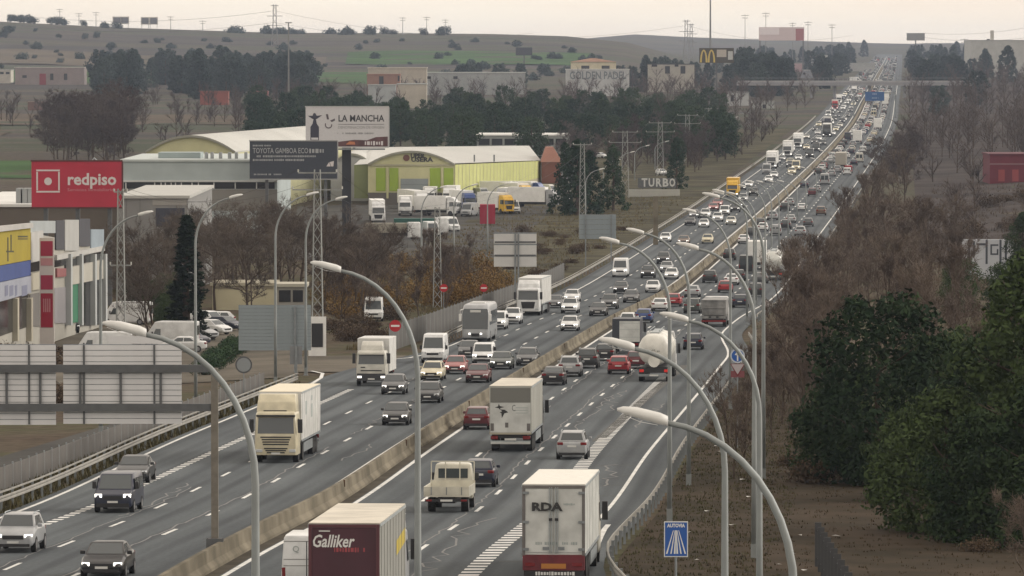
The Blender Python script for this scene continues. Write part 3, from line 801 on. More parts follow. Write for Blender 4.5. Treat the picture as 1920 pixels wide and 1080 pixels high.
def tipper_parts(L=9.0, bed='bed'):
    P = []; h = L / 2
    cab_parts(P, -h, style=0, H=2.9, deflector=False)
    m = MB(); m.loft([[(-1.22, -h + 2.4, 1.2), (1.22, -h + 2.4, 1.2), (1.22, h, 1.2), (-1.22, h, 1.2)], [(-1.26, -h + 2.3, 2.75), (1.26, -h + 2.3, 2.75), (1.26, h + .06, 2.75), (-1.26, h + .06, 2.75)]])
    P.append(('tipper_body', m, bed, None, None))
    for x in (-1.1, -.4, .4, 1.1):
        m = MB(); m.box(x - .06, x + .06, h + .03, h + .12, 1.2, 2.74); P.append(('rib', m, bed, None, None))
    for z in (1.9, 2.66):
        m = MB(); m.box(-1.26, 1.26, h + .05, h + .15, z, z + .10); P.append(('rib', m, bed, None, None))
    m = MB(); m.box(-1.0, 1.0, -h + 1.8, h - .1, .7, 1.18); P.append(('chassis', m, 'black', None, None))
    m = MB(); m.box(-1.22, 1.22, h - .2, h + .02, .85, 1.14); P.append(('tail_board', m, bed, None, None))
    m = MB(); m.box(-1.24, 1.24, h - .2, h, .5, .7); P.append(('rear_bumper', m, 'tail', None, None))
    for s in (-1, 1):
        m = MB(); m.box(min(s * .25, s * .5), max(s * .25, s * .5), h + .021, h + .05, .92, 1.08); P.append(('lamp_box', m, 'black', None, None))
    wheel_parts(P, (-1.22, 1.22), (-h + 1.3, h - 1.4, h - 2.7), .5, .34, rims=False)
    return P
def dropside_parts():
    P = []; L, W = 6.6, 2.25; h = L / 2; a = W / 2; c = 1.0
    b = MB()
    b.loft([[(-c * .95, -h, .5), (c * .95, -h, .5), (c, -h + 1.95, .5), (-c, -h + 1.95, .5)], [(-c * .97, -h, 1.25), (c * .97, -h, 1.25), (c, -h + 1.95, 1.25), (-c, -h + 1.95, 1.25)],
            [(-c * .84, -h + .5, 2.2), (c * .84, -h + .5, 2.2), (c * .88, -h + 1.9, 2.2), (-c * .88, -h + 1.9, 2.2)], [(-c * .7, -h + .7, 2.27), (c * .7, -h + .7, 2.27), (c * .76, -h + 1.75, 2.27), (-c * .76, -h + 1.75, 2.27)]])
    P.append(('cab', b, 'paint', None, None))
    m = MB(); m.box(-.74, .74, -h + 1.93, -h + 1.962, 1.52, 2.0); P.append(('rear_window', m, 'glass', None, None))
    m = MB(); m.poly(pane(((-c * .97, -h, 1.25), (c * .97, -h, 1.25), (c * .84, -h + .5, 2.2), (-c * .84, -h + .5, 2.2)), .05, .95, .1, .9, .01)); P.append(('windscreen', m, 'glass', None, None))
    m = MB(); m.box(-a, a, -h + 2.15, h, .80, .90); P.append(('load_bed', m, 'paint', None, None))
    for n_, q in (('tail_board', (-a, a, h - .04, h, .88, 1.30)), ('side_board', (-a, -a + .04, -h + 2.15, h - .05, .90, 1.30)), ('side_board', (a - .04, a, -h + 2.15, h - .05, .90, 1.30)), ('head_board', (-a, a, -h + 2.13, -h + 2.17, .92, 1.42))):
        m = MB(); m.box(*q); P.append((n_, m, 'paint', None, None))
    for x in (-.75, 0, .75):
        m = MB(); m.box(x - .02, x + .02, h + .001, h + .02, .90, 1.28); P.append(('board_stay', m, 'galvd', None, None))
    for x in (-a + .05, -.36, .36, a - .05):
        m = MB(); m.tube([(x, -h + 2.2, 1.42), (x, -h + 2.2, 2.36)], .028, 5); P.append(('rack_post', m, 'paint', None, None))
    m = MB(); m.tube([(-a + .05, -h + 2.2, 2.36), (a - .05, -h + 2.2, 2.36)], .028, 5); P.append(('rack_bar', m, 'paint', None, None))
    m = MB(); m.box(-.42, .42, -h + .8, h - .1, .48, .8); P.append(('chassis', m, 'black', None, None))
    m = MB(); m.box(-a * .95, a * .95, h - .12, h + .01, .56, .68); P.append(('tail_beam', m, 'black', None, None))
    m = MB(); m.box(-.3, .3, h + .011, h + .03, .57, .67); P.append(('number_plate', m, 'plate', None, None))
    for s in (-1, 1):
        m = MB(); m.box(min(s * .72, s * 1.02), max(s * .72, s * 1.02), h + .011, h + .04, .57, .67); P.append(('tail_light', m, 'tail', None, None))
        m = MB(); m.box(min(s * c, s * (c + .22)), max(s * c, s * (c + .22)), -h + .7, -h + .8, 1.4, 1.75); P.append(('mirror', m, 'black', None, None))
    wheel_parts(P, (-a + .12, a - .12), (-h + .95, h - 1.5), .36, .36)
    return P
TEMPL = {}
def templ(key):
    if key not in TEMPL: TEMPL[key] = MODELS[key]()
    return TEMPL[key]
MODELS = {
    'hatch': lambda: car_parts(4.1, 1.76, 1.48, .95, 1.75, 3.55, 4.0, (.68, .93), .97, 1.0),
    'sedan': lambda: car_parts(4.65, 1.82, 1.44, 1.15, 1.95, 3.35, 4.15, (.66, .92), .95, 1.0),
    'wagon': lambda: car_parts(4.6, 1.80, 1.48, 1.10, 1.85, 4.15, 4.5, (.67, .92), .95, .98, rails=True),
    'suv': lambda: car_parts(4.35, 1.84, 1.66, 1.05, 1.75, 3.85, 4.25, (.80, 1.06), 1.10, 1.10, rails=True, r=.35, z0=.28),
    'mpv': lambda: van_parts(5.0, 1.93, 1.92, .85, 1.75, (.88, 1.12), windows=True),
    'minivan': lambda: van_parts(4.3, 1.80, 1.80, .75, 1.45, (.82, 1.08)),
    'van': lambda: van_parts(5.4, 2.0, 2.45, .65, 1.45, (.92, 1.22)),
    'panelvan': lambda: van_parts(5.4, 2.0, 2.5, .65, 1.45, (.92, 1.22), rearglass=False),
    'semi': lambda: semi_parts(0), 'semi1': lambda: semi_parts(1, box_h=4.05, tall=3.98), 'rigid': lambda: rigid_box_parts(),
    'rigid0': lambda: rigid_box_parts(9.5, 0, box_h=3.9), 'rigid1': lambda: rigid_box_parts(7.5, 0, box_h=3.15, cabh=2.5, tall=2.9), 'coach': coach_parts, 'tanker': tanker_parts, 'tipper': tipper_parts, 'dropside': dropside_parts,
}
LEN = {'hatch': 4.1, 'sedan': 4.65, 'wagon': 4.6, 'suv': 4.35, 'mpv': 5.0, 'minivan': 4.3, 'van': 5.4, 'panelvan': 5.4, 'semi': 16.2, 'semi1': 16.2,
       'rigid': 8.5, 'rigid0': 9.5, 'rigid1': 7.5, 'coach': 12.2, 'tanker': 15.5, 'tipper': 9.0, 'dropside': 6.6}
KIND = {'hatch': ('parked_car', 'car'), 'sedan': ('car', 'car'), 'wagon': ('car', 'car'), 'suv': ('car', 'car'), 'mpv': ('passenger_van', 'van'), 'minivan': ('small_van', 'van'),
        'van': ('van', 'van'), 'panelvan': ('van', 'van'), 'semi': ('articulated_lorry', 'lorry'), 'semi1': ('articulated_lorry', 'lorry'), 'rigid': ('box_lorry', 'lorry'), 'rigid0': ('box_lorry', 'lorry'), 'rigid1': ('box_lorry', 'lorry'),
        'coach': ('coach', 'coach'), 'tanker': ('tanker_lorry', 'tanker'), 'tipper': ('tipper_lorry', 'lorry'), 'dropside': ('dropside_lorry', 'lorry')}
KIND['hatch'] = ('car', 'car')
_mesh = {}
SKIP_MID = {'rim', 'side_window', 'mirror', 'number_plate', 'lower_grille', 'door_seam', 'roof_rail', 'rib', 'mirror_arm', 'hand_rail', 'lamp_box', 'rack_post', 'grille_slot', 'side_guard'}
def vehicle(key, loc, rz, colour, label, group=None, lod=0, extra=None, light=None):
    """lod 0: all parts; 1: main parts; 2: one mesh"""
    name, cat = KIND[key]
    parts = templ(key)
    mats = dict(PM); mats['paint'] = colour
    if extra: mats.update(extra)
    if light is False: mats['head'] = HEADOFF
    if lod == 2:
        if key not in _mesh:
            m = MB(); slots = []
            for n_, pm, mk, par, pl in parts:
                if n_ in ('rim', 'number_plate', 'door_seam'): continue
                if mk not in slots: slots.append(mk)
                o = len(m.v); d = pl or (0, 0, 0)
                m.v += [(v[0] + d[0], v[1] + d[1], v[2] + d[2]) for v in pm.v]
                m.f += [tuple(i + o for i in f) for f in pm.f]; m.m += [slots.index(mk)] * len(pm.f)
            _mesh[key] = (m.mesh(name, [WHITE] * len(slots)), slots)
            fix_normals(_mesh[key][0])
        me, slots = _mesh[key]
        o = add(name, me, None, loc, rz)
        for i, sk in enumerate(slots):
            o.material_slots[i].link = 'OBJECT'; o.material_slots[i].material = mats[sk]
        return tag(o, label, cat, group)
    t = thing(name, label, cat, loc, rz, group)
    objs = []
    for i, (n_, pm, mk, par, pl) in enumerate(parts):
        if lod == 1 and n_ in SKIP_MID: objs.append(None); continue
        if (key, i) not in _mesh:
            me = pm.mesh(n_, [WHITE]); fix_normals(me) if len(pm.f) > 1 else None
            if n_ in ('body', 'cab', 'roof_deflector'): soften(me, .045 if key in ('hatch', 'sedan', 'wagon', 'suv') else .06)
            elif n_ in ('trailer_box', 'box_body', 'tipper_body', 'mirror', 'headlight', 'tail_light'): soften(me, .02, 40, 1)
            elif n_ in ('tank', 'wheel', 'tank_band', 'discharge_cone'): me.polygons.foreach_set('use_smooth', [True] * len(me.polygons)); me.set_sharp_from_angle(angle=math.radians(40))
            _mesh[(key, i)] = me
        o = add(n_, _mesh[(key, i)], t if par is None else objs[par], pl)
        o.material_slots[0].link = 'OBJECT'; o.material_slots[0].material = mats[mk]
        objs.append(o)
    return t
CARCOL = {
    'white': paint('white', (0.62, 0.63, 0.63)), 'offwhite': paint('offwhite', (0.50, 0.49, 0.44)), 'silver': paint('silver', (0.30, 0.31, 0.32)), 'grey': paint('grey', (0.075, 0.078, 0.082)),
    'dgrey': paint('dark_grey', (0.022, 0.024, 0.026)), 'black': paint('black', (0.012, 0.012, 0.014)), 'navy': paint('navy', (0.010, 0.014, 0.034)), 'blue': paint('blue', (0.02, 0.05, 0.18)),
    'red': paint('red', (0.30, 0.012, 0.018)), 'maroon': paint('maroon', (0.09, 0.012, 0.018)), 'pink': paint('faded_red', (0.30, 0.10, 0.10)), 'cream': paint('cream', (0.55, 0.50, 0.36)),
    'yellow': paint('yellow', (0.60, 0.36, 0.02)), 'beige': paint('beige', (0.52, 0.50, 0.42)), 'brown': paint('brown', (0.12, 0.075, 0.05)), 'greygreen': paint('grey_green', (0.05, 0.06, 0.056))}
COLWORD = {'dgrey': 'dark grey', 'offwhite': 'off white', 'pink': 'faded red', 'greygreen': 'grey green', 'navy': 'navy blue'}
def put(key, px_, py_, colour, away, label, group=None, lod=None, extra=None, light=None, turn=0.0, name=None):
    """near end of the vehicle stands at photo pixel (px_, py_) on the motorway"""
    y = dist(py_); x = ray(px_, py_, y).x
    hd = heading(y + LEN[key] / 2)
    h = LEN[key] / 2
    cxx, cyy = x - math.sin(hd) * h, y + math.cos(hd) * h
    pitch = math.atan((zr(cyy + h) - zr(cyy - h)) / (2 * h))
    loc = (cxx, cyy, zr(cyy) + 0.0)
    if lod is None: lod = 0 if y < 720 else 1 if y < 1080 else 2
    o = vehicle(key, loc, hd + (math.pi if away else 0) + turn, CARCOL[colour] if isinstance(colour, str) else colour, label, group, lod, extra, light)
    o.rotation_euler = (pitch * (-1 if away else 1), 0, hd + (math.pi if away else 0) + turn)
    if name: o.name = name
    return o
# ------------------------------------------------------------------ traffic
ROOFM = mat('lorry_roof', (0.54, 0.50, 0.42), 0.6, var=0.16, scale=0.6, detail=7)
CURTM = mat('grey_curtain', (0.22, 0.22, 0.20), 0.7, var=0.08, scale=0.6)
MAROON = mat('maroon_panel', (0.055, 0.012, 0.022), 0.45, var=0.1, scale=0.8)
MAROONF = mat('maroon_frame', (0.085, 0.022, 0.030), 0.45)
LTEXT = mat('pale_lettering', (0.66, 0.66, 0.64), 0.5)
DTEXT = mat('dark_lettering', (0.02, 0.02, 0.02), 0.5)
RTEXT = mat('red_lettering', (0.30, 0.05, 0.06), 0.5)
GTEXT = mat('faint_lettering', (0.32, 0.36, 0.35), 0.6)
DOORW = mat('lorry_door_white', (0.50, 0.51, 0.49), 0.5, var=0.16, scale=1.1, detail=7)
FRAMEG = mat('lorry_frame_grey', (0.13, 0.12, 0.115), 0.5, var=0.1)
TANKM = mat('tank_cream', (0.66, 0.65, 0.60), 0.35, var=0.16, scale=0.9, detail=7)
SHINYT = mat('tank_steel', (0.62, 0.63, 0.60), 0.25, 0.4, var=0.1, scale=0.8)
YELLOWM = mat('yellow_panel', (0.42, 0.32, 0.03), 0.6)
DARKRED = mat('dark_red_bumper', (0.12, 0.012, 0.018), 0.5, var=0.15)
BEDM = mat('grey_bed', (0.24, 0.24, 0.235), 0.6, 0.2, var=0.25, scale=1.2)
CREAMC = CARCOL['cream']
def rbox(o, name, m_, x0, x1, y0, y1, z0, z1): return box_part(name, m_, o, x0, x1, y0, y1, z0, z1)
def rtext(o, s, size, m_, x, y, z, width=None, shear=0.0, bold=0.0, align='CENTER'):
    return lettering(o, s, size, m_, x, y, z, width, align, shear, bold, math.pi)
R1 = 8.1
# --- maroon curtain trailer
t = put('semi', 645, 1192, 'silver', True, 'maroon-backed box trailer with pale slanted lettering and yellow stripe on its grey side', extra={'white': CURTM})
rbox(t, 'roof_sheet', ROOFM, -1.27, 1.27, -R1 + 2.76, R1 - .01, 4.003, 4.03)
p = rbox(t, 'rear_panel', MAROON, -1.15, 1.15, R1 + .003, R1 + .03, 1.25, 3.86)
for s in (-1, 1): rbox(t, 'rear_frame', MAROONF, s * 1.215 - .06, s * 1.215 + .06, R1 + .003, R1 + .06, 1.15, 3.98)
rbox(t, 'rear_frame', MAROONF, -1.15, 1.15, R1 + .003, R1 + .06, 3.87, 3.98)
rtext(t, 'Galliker', .62, LTEXT, .42, R1 + .04, 3.36, 1.5, .25, .012)
scribble(t, -.75, .35, R1 + .04, 3.07, .17, RTEXT, 3)
rbox(t, 'lamp_strip', PLATE, .5, .9, R1 + .032, R1 + .05, 3.72, 3.76)
q = MB(); x = -1.28
q.poly([(x, -R1 + 7.6, 2.35), (x, -R1 + 2.9, 2.6), (x, -R1 + 2.9, 3.15), (x, -R1 + 7.6, 2.9)]); q.build('yellow_stripe', YELLOWM, t)
# --- white van beside it
t = put('panelvan', 575, 1124, 'white', True, 'white panel van overtaking beside the maroon-backed trailer', lod=0)
rtext(t, 'Q', .34, GTEXT, .42, 2.72, 1.95)
for zz in (1.3, 1.55, 2.25): rbox(t, 'door_crease', FRAMEG, -.9, .9, 2.69, 2.712, zz, zz + .02)
# --- RDA trailer
t = put('semi', 1038, 1095, 'offwhite', True, 'white trailer with black RDA lettering, double doors and dark red bumper', extra={'white': DOORW})
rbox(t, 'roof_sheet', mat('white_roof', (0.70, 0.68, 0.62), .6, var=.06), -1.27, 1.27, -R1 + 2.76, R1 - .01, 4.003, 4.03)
for s in (-1, 1):
    d = rbox(t, 'rear_door', DOORW, min(s * .02, s * 1.14), max(s * .02, s * 1.14), R1 + .003, R1 + .04, 1.28, 3.84)
    rbox(t, 'rear_frame', FRAMEG, s * 1.21 - .06, s * 1.21 + .06, R1 + .003, R1 + .06, 1.15, 3.98)
    for xx in (.08, .17):
        rbox(d, 'lock_bar', GALV, s * xx - .018, s * xx + .018, R1 + .041, R1 + .09, 1.25, 3.9)
    rbox(d, 'door_handle', BLACKP, s * .12 - .07, s * .12 + .07, R1 + .09, R1 + .12, 2.55, 2.66)
    rbox(d, 'lock_plate', GALVD, s * .30 - .14, s * .30 + .14, R1 + .041, R1 + .08, 1.38, 1.50)
    for zz in (1.4, 2.5, 3.68): rbox(d, 'hinge', GALVD, min(s * 1.0, s * 1.25), max(s * 1.0, s * 1.25), R1 + .061, R1 + .1, zz - .05, zz + .05)
rbox(t, 'rear_frame', FRAMEG, -1.15, 1.15, R1 + .003, R1 + .06, 3.86, 3.98)
rtext(t, 'RDA', .46, DTEXT, .28, R1 + .125, 3.10, 1.25, 0, .02)
scribble(t, -.85, -.4, R1 + .05, 3.22, .09, GTEXT, 4)
scribble(t, -.95, .85, R1 + .05, 1.64, .13, GTEXT, 5)
rbox(t, 'bumper', DARKRED, -1.25, 1.25, R1 - .3, R1 + .05, .55, 1.18)
rbox(t, 'hazard_plate', mat('orange_plate', (0.40, 0.16, 0.03), .6), -.5, .5, R1 + .051, R1 + .07, .62, .82)
for s in (-1, 1): rbox(t, 'lamp_unit', TAIL, s * .95 - .2, s * .95 + .2, R1 + .051, R1 + .08, .72, .86)
scribble(t, -.85, .85, R1 + .06, .42, .16, LTEXT, 6)
rbox(t, 'mud_flap', BLACKP, -1.2, 1.2, R1 - .1, R1 + .02, .25, .54)
# --- trailer with bird emblem
t = put('semi', 957, 848, 'grey', True, 'grey-white trailer with dark bird emblem on a half-open white rear shutter', extra={'white': mat('trailer_grey', (0.33, 0.33, 0.30), .6, var=.08, scale=.4)})
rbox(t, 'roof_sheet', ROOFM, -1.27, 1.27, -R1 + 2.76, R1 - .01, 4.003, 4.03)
rbox(t, 'upper_shutter', mat('shutter_grey', (0.155, 0.155, 0.14), .6), -1.2, 1.2, R1 + .003, R1 + .03, 3.02, 3.9)
rbox(t, 'rear_panel', DOORW, -1.22, 1.22, R1 + .003, R1 + .05, 1.2, 3.0)
rbox(t, 'rear_sill', mat('sill_cream', (0.36, 0.33, 0.26), .6), -1.26, 1.26, R1 + .003, R1 + .08, 1.08, 1.19)
for s in (-1, 1): rbox(t, 'corner_plate', FRAMEG, s * 1.1 - .1, s * 1.1 + .1, R1 + .051, R1 + .07, 1.3, 1.75)
e = MB()
for pl in ([(.95, 2.72), (.75, 2.78), (.70, 2.95), (.64, 2.80), (.35, 2.74), (.60, 2.68), (.62, 2.55), (.70, 2.66)], [(.62, 2.6), (.35, 2.58), (.12, 2.42), (.36, 2.36), (.52, 2.06), (.55, 2.38), (.66, 2.42), (.5, 2.48)]):
    e.poly([(a, R1 + .055, b) for a, b in pl])
e.build('emblem', DTEXT, t)
rtext(t, 'C', .55, mat('emblem_grey', (.10, .11, .11), .6), -.2, R1 + .055, 2.66, .22)
for k in range(3): rbox(t, 'faint_line', GTEXT, -1.05, -.32, R1 + .051, R1 + .056, 2.36 + k * .16, 2.40 + k * .16)
rbox(t, 'notice', FRAMEG, .12, .32, R1 + .051, R1 + .056, 1.5, 1.8)
rbox(t, 'bumper_beam', DOORW, -1.18, 1.18, R1 - .05, R1 + .06, .50, .62)
# --- tankers
t = put('tanker', 1226, 716, 'white', True, 'cream cylindrical bulk tanker with small dark emblem, beside the dark framed lorry', extra={'tank': TANKM})
for k in range(7): rbox(t, 'emblem', DTEXT, -.42 + k * .12, -.36 + k * .12, 7.33, 7.50, 2.36 + (.06 if k in (3, 4) else 0), 2.46 + (.10 if k in (3, 4) else 0))
put('tanker', 1449, 526, 'white', True, 'shiny pale tanker trailing the tall white box lorry', extra={'tank': SHINYT}, lod=0)
# --- other goods vehicles going away
TDK = mat('transporter_dark', (.03, .034, .045), .5)
t = put('rigid1', 1174, 664, 'navy', True, 'dark framed lorry with white rear panel just ahead of the cream tanker', lod=0, extra={'white': TDK})
rbox(t, 'rear_panel', DOORW, -1.22, .6, 3.752, 3.80, 1.1, 2.95)
for zz in (1.5, 2.2, 2.75): rbox(t, 'panel_line', GTEXT, -1.2, .58, 3.801, 3.806, zz, zz + .03)
put('tipper', 1338, 613, 'white', True, 'dusty grey tipper lorry with ribbed tailboard and red bumper', extra={'bed': BEDM})
put('dropside', 837, 962, 'beige', True, 'beige dropside lorry with empty bed and barred rear cab windows')
put('rigid0', 1418, 506, 'white', True, 'tall white box lorry ahead of the shiny tanker', lod=0)
put('semi', 1576, 318, 'white', True, 'beige trailer with bright roof edge climbing the road', lod=1, extra={'white': mat('trailer_beige', (.34, .32, .28), .6)})
# --- oncoming goods vehicles
WT = mat('trailer_white', (0.56, 0.56, 0.54), .5, var=.13, scale=.8, detail=7)
t = put('semi1', 517, 868, 'cream', False, 'cream tractor with black grille slots pulling a white trailer', extra={'white': WT, 'head': HEADOFF})
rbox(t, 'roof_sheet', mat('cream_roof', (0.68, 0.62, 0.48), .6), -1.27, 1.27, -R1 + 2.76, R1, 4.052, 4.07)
rbox(t, 'deflector_slot', BLACKP, -.75, .6, -R1 + .38, -R1 + .46, 2.98, 3.06)
for k, (yy, z0_, z1_) in enumerate(((-2.6, 2.6, 3.4), (1.2, 2.3, 3.1), (1.2, 3.3, 3.6))): rbox(t, 'side_mark', GTEXT, 1.276, 1.282, yy, yy + 1.1, z0_, z1_)
put('rigid', 696, 724, 'offwhite', False, 'white box lorry with dark lower front joining from the side road', extra={'white': WT})
put('semi', 990, 592, 'white', False, 'white tractor unit with tall dark grille behind the coach', extra={'white': WT, 'head': HEADOFF})
put('coach', 891, 641, 'silver', False, 'silver white coach with big dark windscreen and wide mirrors')
put('semi', 1446, 316, 'white', False, 'white lorry leading the slow file of lorries on the rise', lod=1)
put('semi', 1476, 294, 'white', False, 'second white lorry in the file on the rise', lod=1, extra={'white': WT})
put('semi', 1495, 278, 'white', False, 'third white lorry in the file on the rise', lod=1)
put('semi', 1550, 257, 'dgrey', False, 'lorry with dark cab and white roof, apart from the file on the rise', lod=1)
put('rigid0', 1373, 370, 'yellow', False, 'yellow lorry with boxy body on the outer oncoming lane', lod=1, extra={'white': CARCOL['yellow']})
# --- cars and vans
CARS = [
 # px, row, model, colour, away, label
 (24, 1037, 'suv', 'silver', 0, 'silver off-roader with roof rails passing the guard rail'),
 (190, 1086, 'sedan', 'black', 0, 'black saloon with bright headlights and chrome-framed grille'),
 (211, 962, 'mpv', 'navy', 0, 'dark navy passenger van with bright headlights in the joining lane'),
 (246, 906, 'sedan', 'dgrey', 0, 'dark grey saloon tucked behind the navy passenger van'),
 (740, 798, 'hatch', 'dgrey', 0, 'dark grey hatchback with sloping bonnet ahead of the cream lorry tractor lane'),
 (736, 740, 'hatch', 'grey', 0, 'grey hatchback in front of the joining white box lorry'),
 (801, 756, 'wagon', 'dgrey', 0, 'dark grey estate car leading the queue in the fast lane'),
 (808, 714, 'wagon', 'cream', 0, 'pale yellow estate car directly behind the dark grey estate'),
 (811, 681, 'van', 'white', 0, 'white high-roofed van behind the pale yellow estate'),
 (852, 702, 'hatch', 'pink', 0, 'faded red hatchback with its headlights on'),
 (894, 718, 'sedan', 'maroon', 0, 'maroon saloon next to the barrier with bright headlights'),
 (877, 671, 'hatch', 'grey', 0, 'grey hatchback below the front of the coach'),
 (904, 684, 'minivan', 'white', 0, 'small white van in front of the coach'),
 (938, 693, 'sedan', 'greygreen', 0, 'grey green saloon with both headlights shining'),
 (987, 686, 'wagon', 'grey', 0, 'grey estate car hugging the concrete barrier'),
 (931, 618, 'minivan', 'white', 0, 'white van half hidden behind the coach side'),
 (959, 608, 'suv', 'white', 0, 'white off-roader between the coach and the white tractor unit'),
 (1038, 578, 'sedan', 'grey', 0, 'grey saloon with headlights on, beside the white tractor unit trailer'),
 (1067, 588, 'suv', 'white', 0, 'white off-roader with a second white car close behind'),
 (1071, 567, 'hatch', 'white', 0, 'white hatchback close behind the white off-roader'),
 (1067, 621, 'hatch', 'white', 0, 'old white hatchback alone in the middle oncoming lane'),
 (1120, 593, 'sedan', 'dgrey', 0, 'dark grey saloon beside the barrier, blocking a grey off-roader'),
 (1141, 580, 'suv', 'grey', 0, 'grey off-roader close behind the dark grey saloon'),
 (1163, 551, 'hatch', 'dgrey', 0, 'dark hatchback with low bright headlights following a white van'),
 (1182, 568, 'hatch', 'grey', 0, 'grey hatchback next to the barrier'),
 (1223, 549, 'hatch', 'white', 0, 'white hatchback with dark bumper near the barrier'),
 (1162, 520, 'van', 'white', 0, 'white high-roofed van alone in the outer oncoming lane'),
 (1214, 522, 'suv', 'dgrey', 0, 'dark off-roader ahead of another dark off-roader'),
 (1258, 524, 'hatch', 'white', 0, 'white hatchback with a silver car right behind it'),
 (1249, 511, 'hatch', 'silver', 0, 'silver hatchback right behind a white hatchback'),
 (1243, 495, 'suv', 'dgrey', 0, 'dark off-roader with white headlights beneath the lamp arms'),
 (1247, 454, 'hatch', 'white', 0, None), (1281, 459, 'sedan', 'brown', 0, None), (1326, 457, 'hatch', 'cream', 0, None), (1293, 423, 'sedan', 'black', 0, None),
 (1319, 427, 'hatch', 'white', 0, None), (1301, 409, 'hatch', 'silver', 0, None), (1322, 409, 'suv', 'white', 0, None), (1345, 416, 'suv', 'white', 0, None), (1358, 404, 'minivan', 'white', 0, None),
 (1370, 422, 'hatch', 'offwhite', 0, None), (1337, 395, 'sedan', 'pink', 0, None), (1345, 387, 'sedan', 'pink', 0, None), (1378, 398, 'suv', 'dgrey', 0, None), (1385, 391, 'suv', 'grey', 0, None),
 (1393, 379, 'suv', 'silver', 0, None), (1412, 367, 'suv', 'dgrey', 0, None), (1390, 357, 'sedan', 'dgrey', 0, None), (1403, 352, 'hatch', 'white', 0, None), (1441, 342, 'hatch', 'white', 0, None), (1451, 334, 'hatch', 'white', 0, None),
 (1437, 327, 'van', 'silver', 0, None), (1481, 314, 'suv', 'grey', 0, None), (1497, 301, 'hatch', 'white', 0, None), (1512, 281, 'hatch', 'cream', 0, None), (1466, 302, 'hatch', 'silver', 0, None), (1533, 253, 'hatch', 'white', 0, None), (1535, 264, 'hatch', 'white', 0, None),
 (1543, 273, 'suv', 'dgrey', 0, None), (1527, 270, 'suv', 'dgrey', 0, None),
 # away
 (897, 914, 'hatch', 'navy', 1, 'navy hatchback alongside the beige dropside lorry'),
 (893, 806, 'hatch', 'maroon', 1, 'maroon hatchback level with the bird-emblem trailer'),
 (1072, 862, 'suv', 'silver', 1, 'silver hatchback with dark lower bumper beside the broken lane line'),
 (1036, 723, 'sedan', 'black', 1, 'black saloon just past the bird-emblem trailer'),
 (1067, 707, 'suv', 'silver', 1, 'silver car with dark bumper following close along the barrier'),
 (1100, 691, 'suv', 'dgrey', 1, 'dark grey car ahead of the silver one along the barrier'),
 (1133, 677, 'hatch', 'black', 1, 'black hatchback ahead of the dark grey car along the barrier'),
 (1159, 702, 'hatch', 'red', 1, 'bright red hatchback to the left of the cream tanker'),
 (1192, 692, 'hatch', 'maroon', 1, 'dark red hatchback squeezed between red hatchback and cream tanker'),
 (1299, 656, 'wagon', 'navy', 1, 'dark estate car right of the cream tanker'),
 (1206, 606, 'hatch', 'blue', 1, 'blue hatchback following a white saloon along the barrier'),
 (1176, 614, 'hatch', 'white', 1, 'white car mostly hidden ahead of the dark framed lorry'),
 (1236, 584, 'sedan', 'white', 1, 'white saloon ahead of the blue hatchback along the barrier'),
 (1262, 575, 'hatch', 'red', 1, 'red hatchback partly behind a lamp post ahead of the white saloon'),
 (1297, 588, 'suv', 'greygreen', 1, 'dark green car left of the grey tipper lorry'),
 (1297, 558, 'sedan', 'silver', 1, 'silver saloon ahead of the dark green car'),
 (1387, 577, 'hatch', 'navy', 1, 'navy car right of the grey tipper lorry'),
 (1359, 549, 'hatch', 'red', 1, 'red car ahead of the grey tipper lorry'),
 (1371, 535, 'sedan', 'white', 1, 'white car ahead of the red car by the tipper'),
 (1330, 531, 'suv', 'dgrey', 1, 'dark grey car beside the barrier under the lamp arms'),
 (1384, 527, 'hatch', 'dgrey', 1, 'dark car beyond the white car by the tipper'),
 (1399, 513, 'van', 'dgrey', 1, 'dark van with pale roof behind the tall white lorry'),
 (1416, 557, 'suv', 'dgrey', 1, 'dark car ahead of the navy car at the merging edge'),
 (1426, 532, 'sedan', 'grey', 1, 'grey car following the shiny tanker'),
 (1367, 488, 'suv', 'black', 1, None), (1394, 457, 'sedan', 'white', 1, None), (1409, 445, 'suv', 'dgrey', 1, None), (1454, 442, 'minivan', 'silver', 1, None), (1430, 434, 'hatch', 'white', 1, None), (1473, 430, 'suv', 'dgrey', 1, None),
 (1500, 443, 'suv', 'silver', 1, None), (1425, 425, 'hatch', 'dgrey', 1, None), (1448, 413, 'suv', 'silver', 1, None), (1482, 418, 'sedan', 'silver', 1, None), (1515, 425, 'hatch', 'grey', 1, None), (1471, 396, 'suv', 'dgrey', 1, None), (1503, 396, 'sedan', 'white', 1, None), (1480, 386, 'hatch', 'silver', 1, None),
 (1523, 368, 'suv', 'maroon', 1, None), (1531, 361, 'hatch', 'silver', 1, None), (1546, 347, 'van', 'silver', 1, None), (1508, 352, 'sedan', 'navy', 1, None), (1559, 331, 'hatch', 'silver', 1, None), (1557, 306, 'sedan', 'silver', 1, None), (1546, 312, 'hatch', 'dgrey', 1, None), (1570, 324, 'suv', 'silver', 1, None),
 (1611, 305, 'van', 'offwhite', 1, None), (1596, 290, 'suv', 'navy', 1, None), (1587, 297, 'hatch', 'white', 1, None), (1599, 275, 'suv', 'silver', 1, None), (1583, 271, 'hatch', 'dgrey', 1, None), (1539, 404, 'suv', 'brown', 1, None),
]
ZONE = [(600, 'beside the tall white sign back'), (900, 'under the cluster of lamp arms'), (1150, 'level with the yellow lorry'), (1500, 'by the file of white lorries'), (9999, 'far up towards the overpass')]
WORD = {'hatch': 'hatchback', 'sedan': 'saloon', 'wagon': 'estate car', 'suv': 'tall car', 'mpv': 'passenger van', 'minivan': 'small van', 'van': 'van', 'panelvan': 'van'}
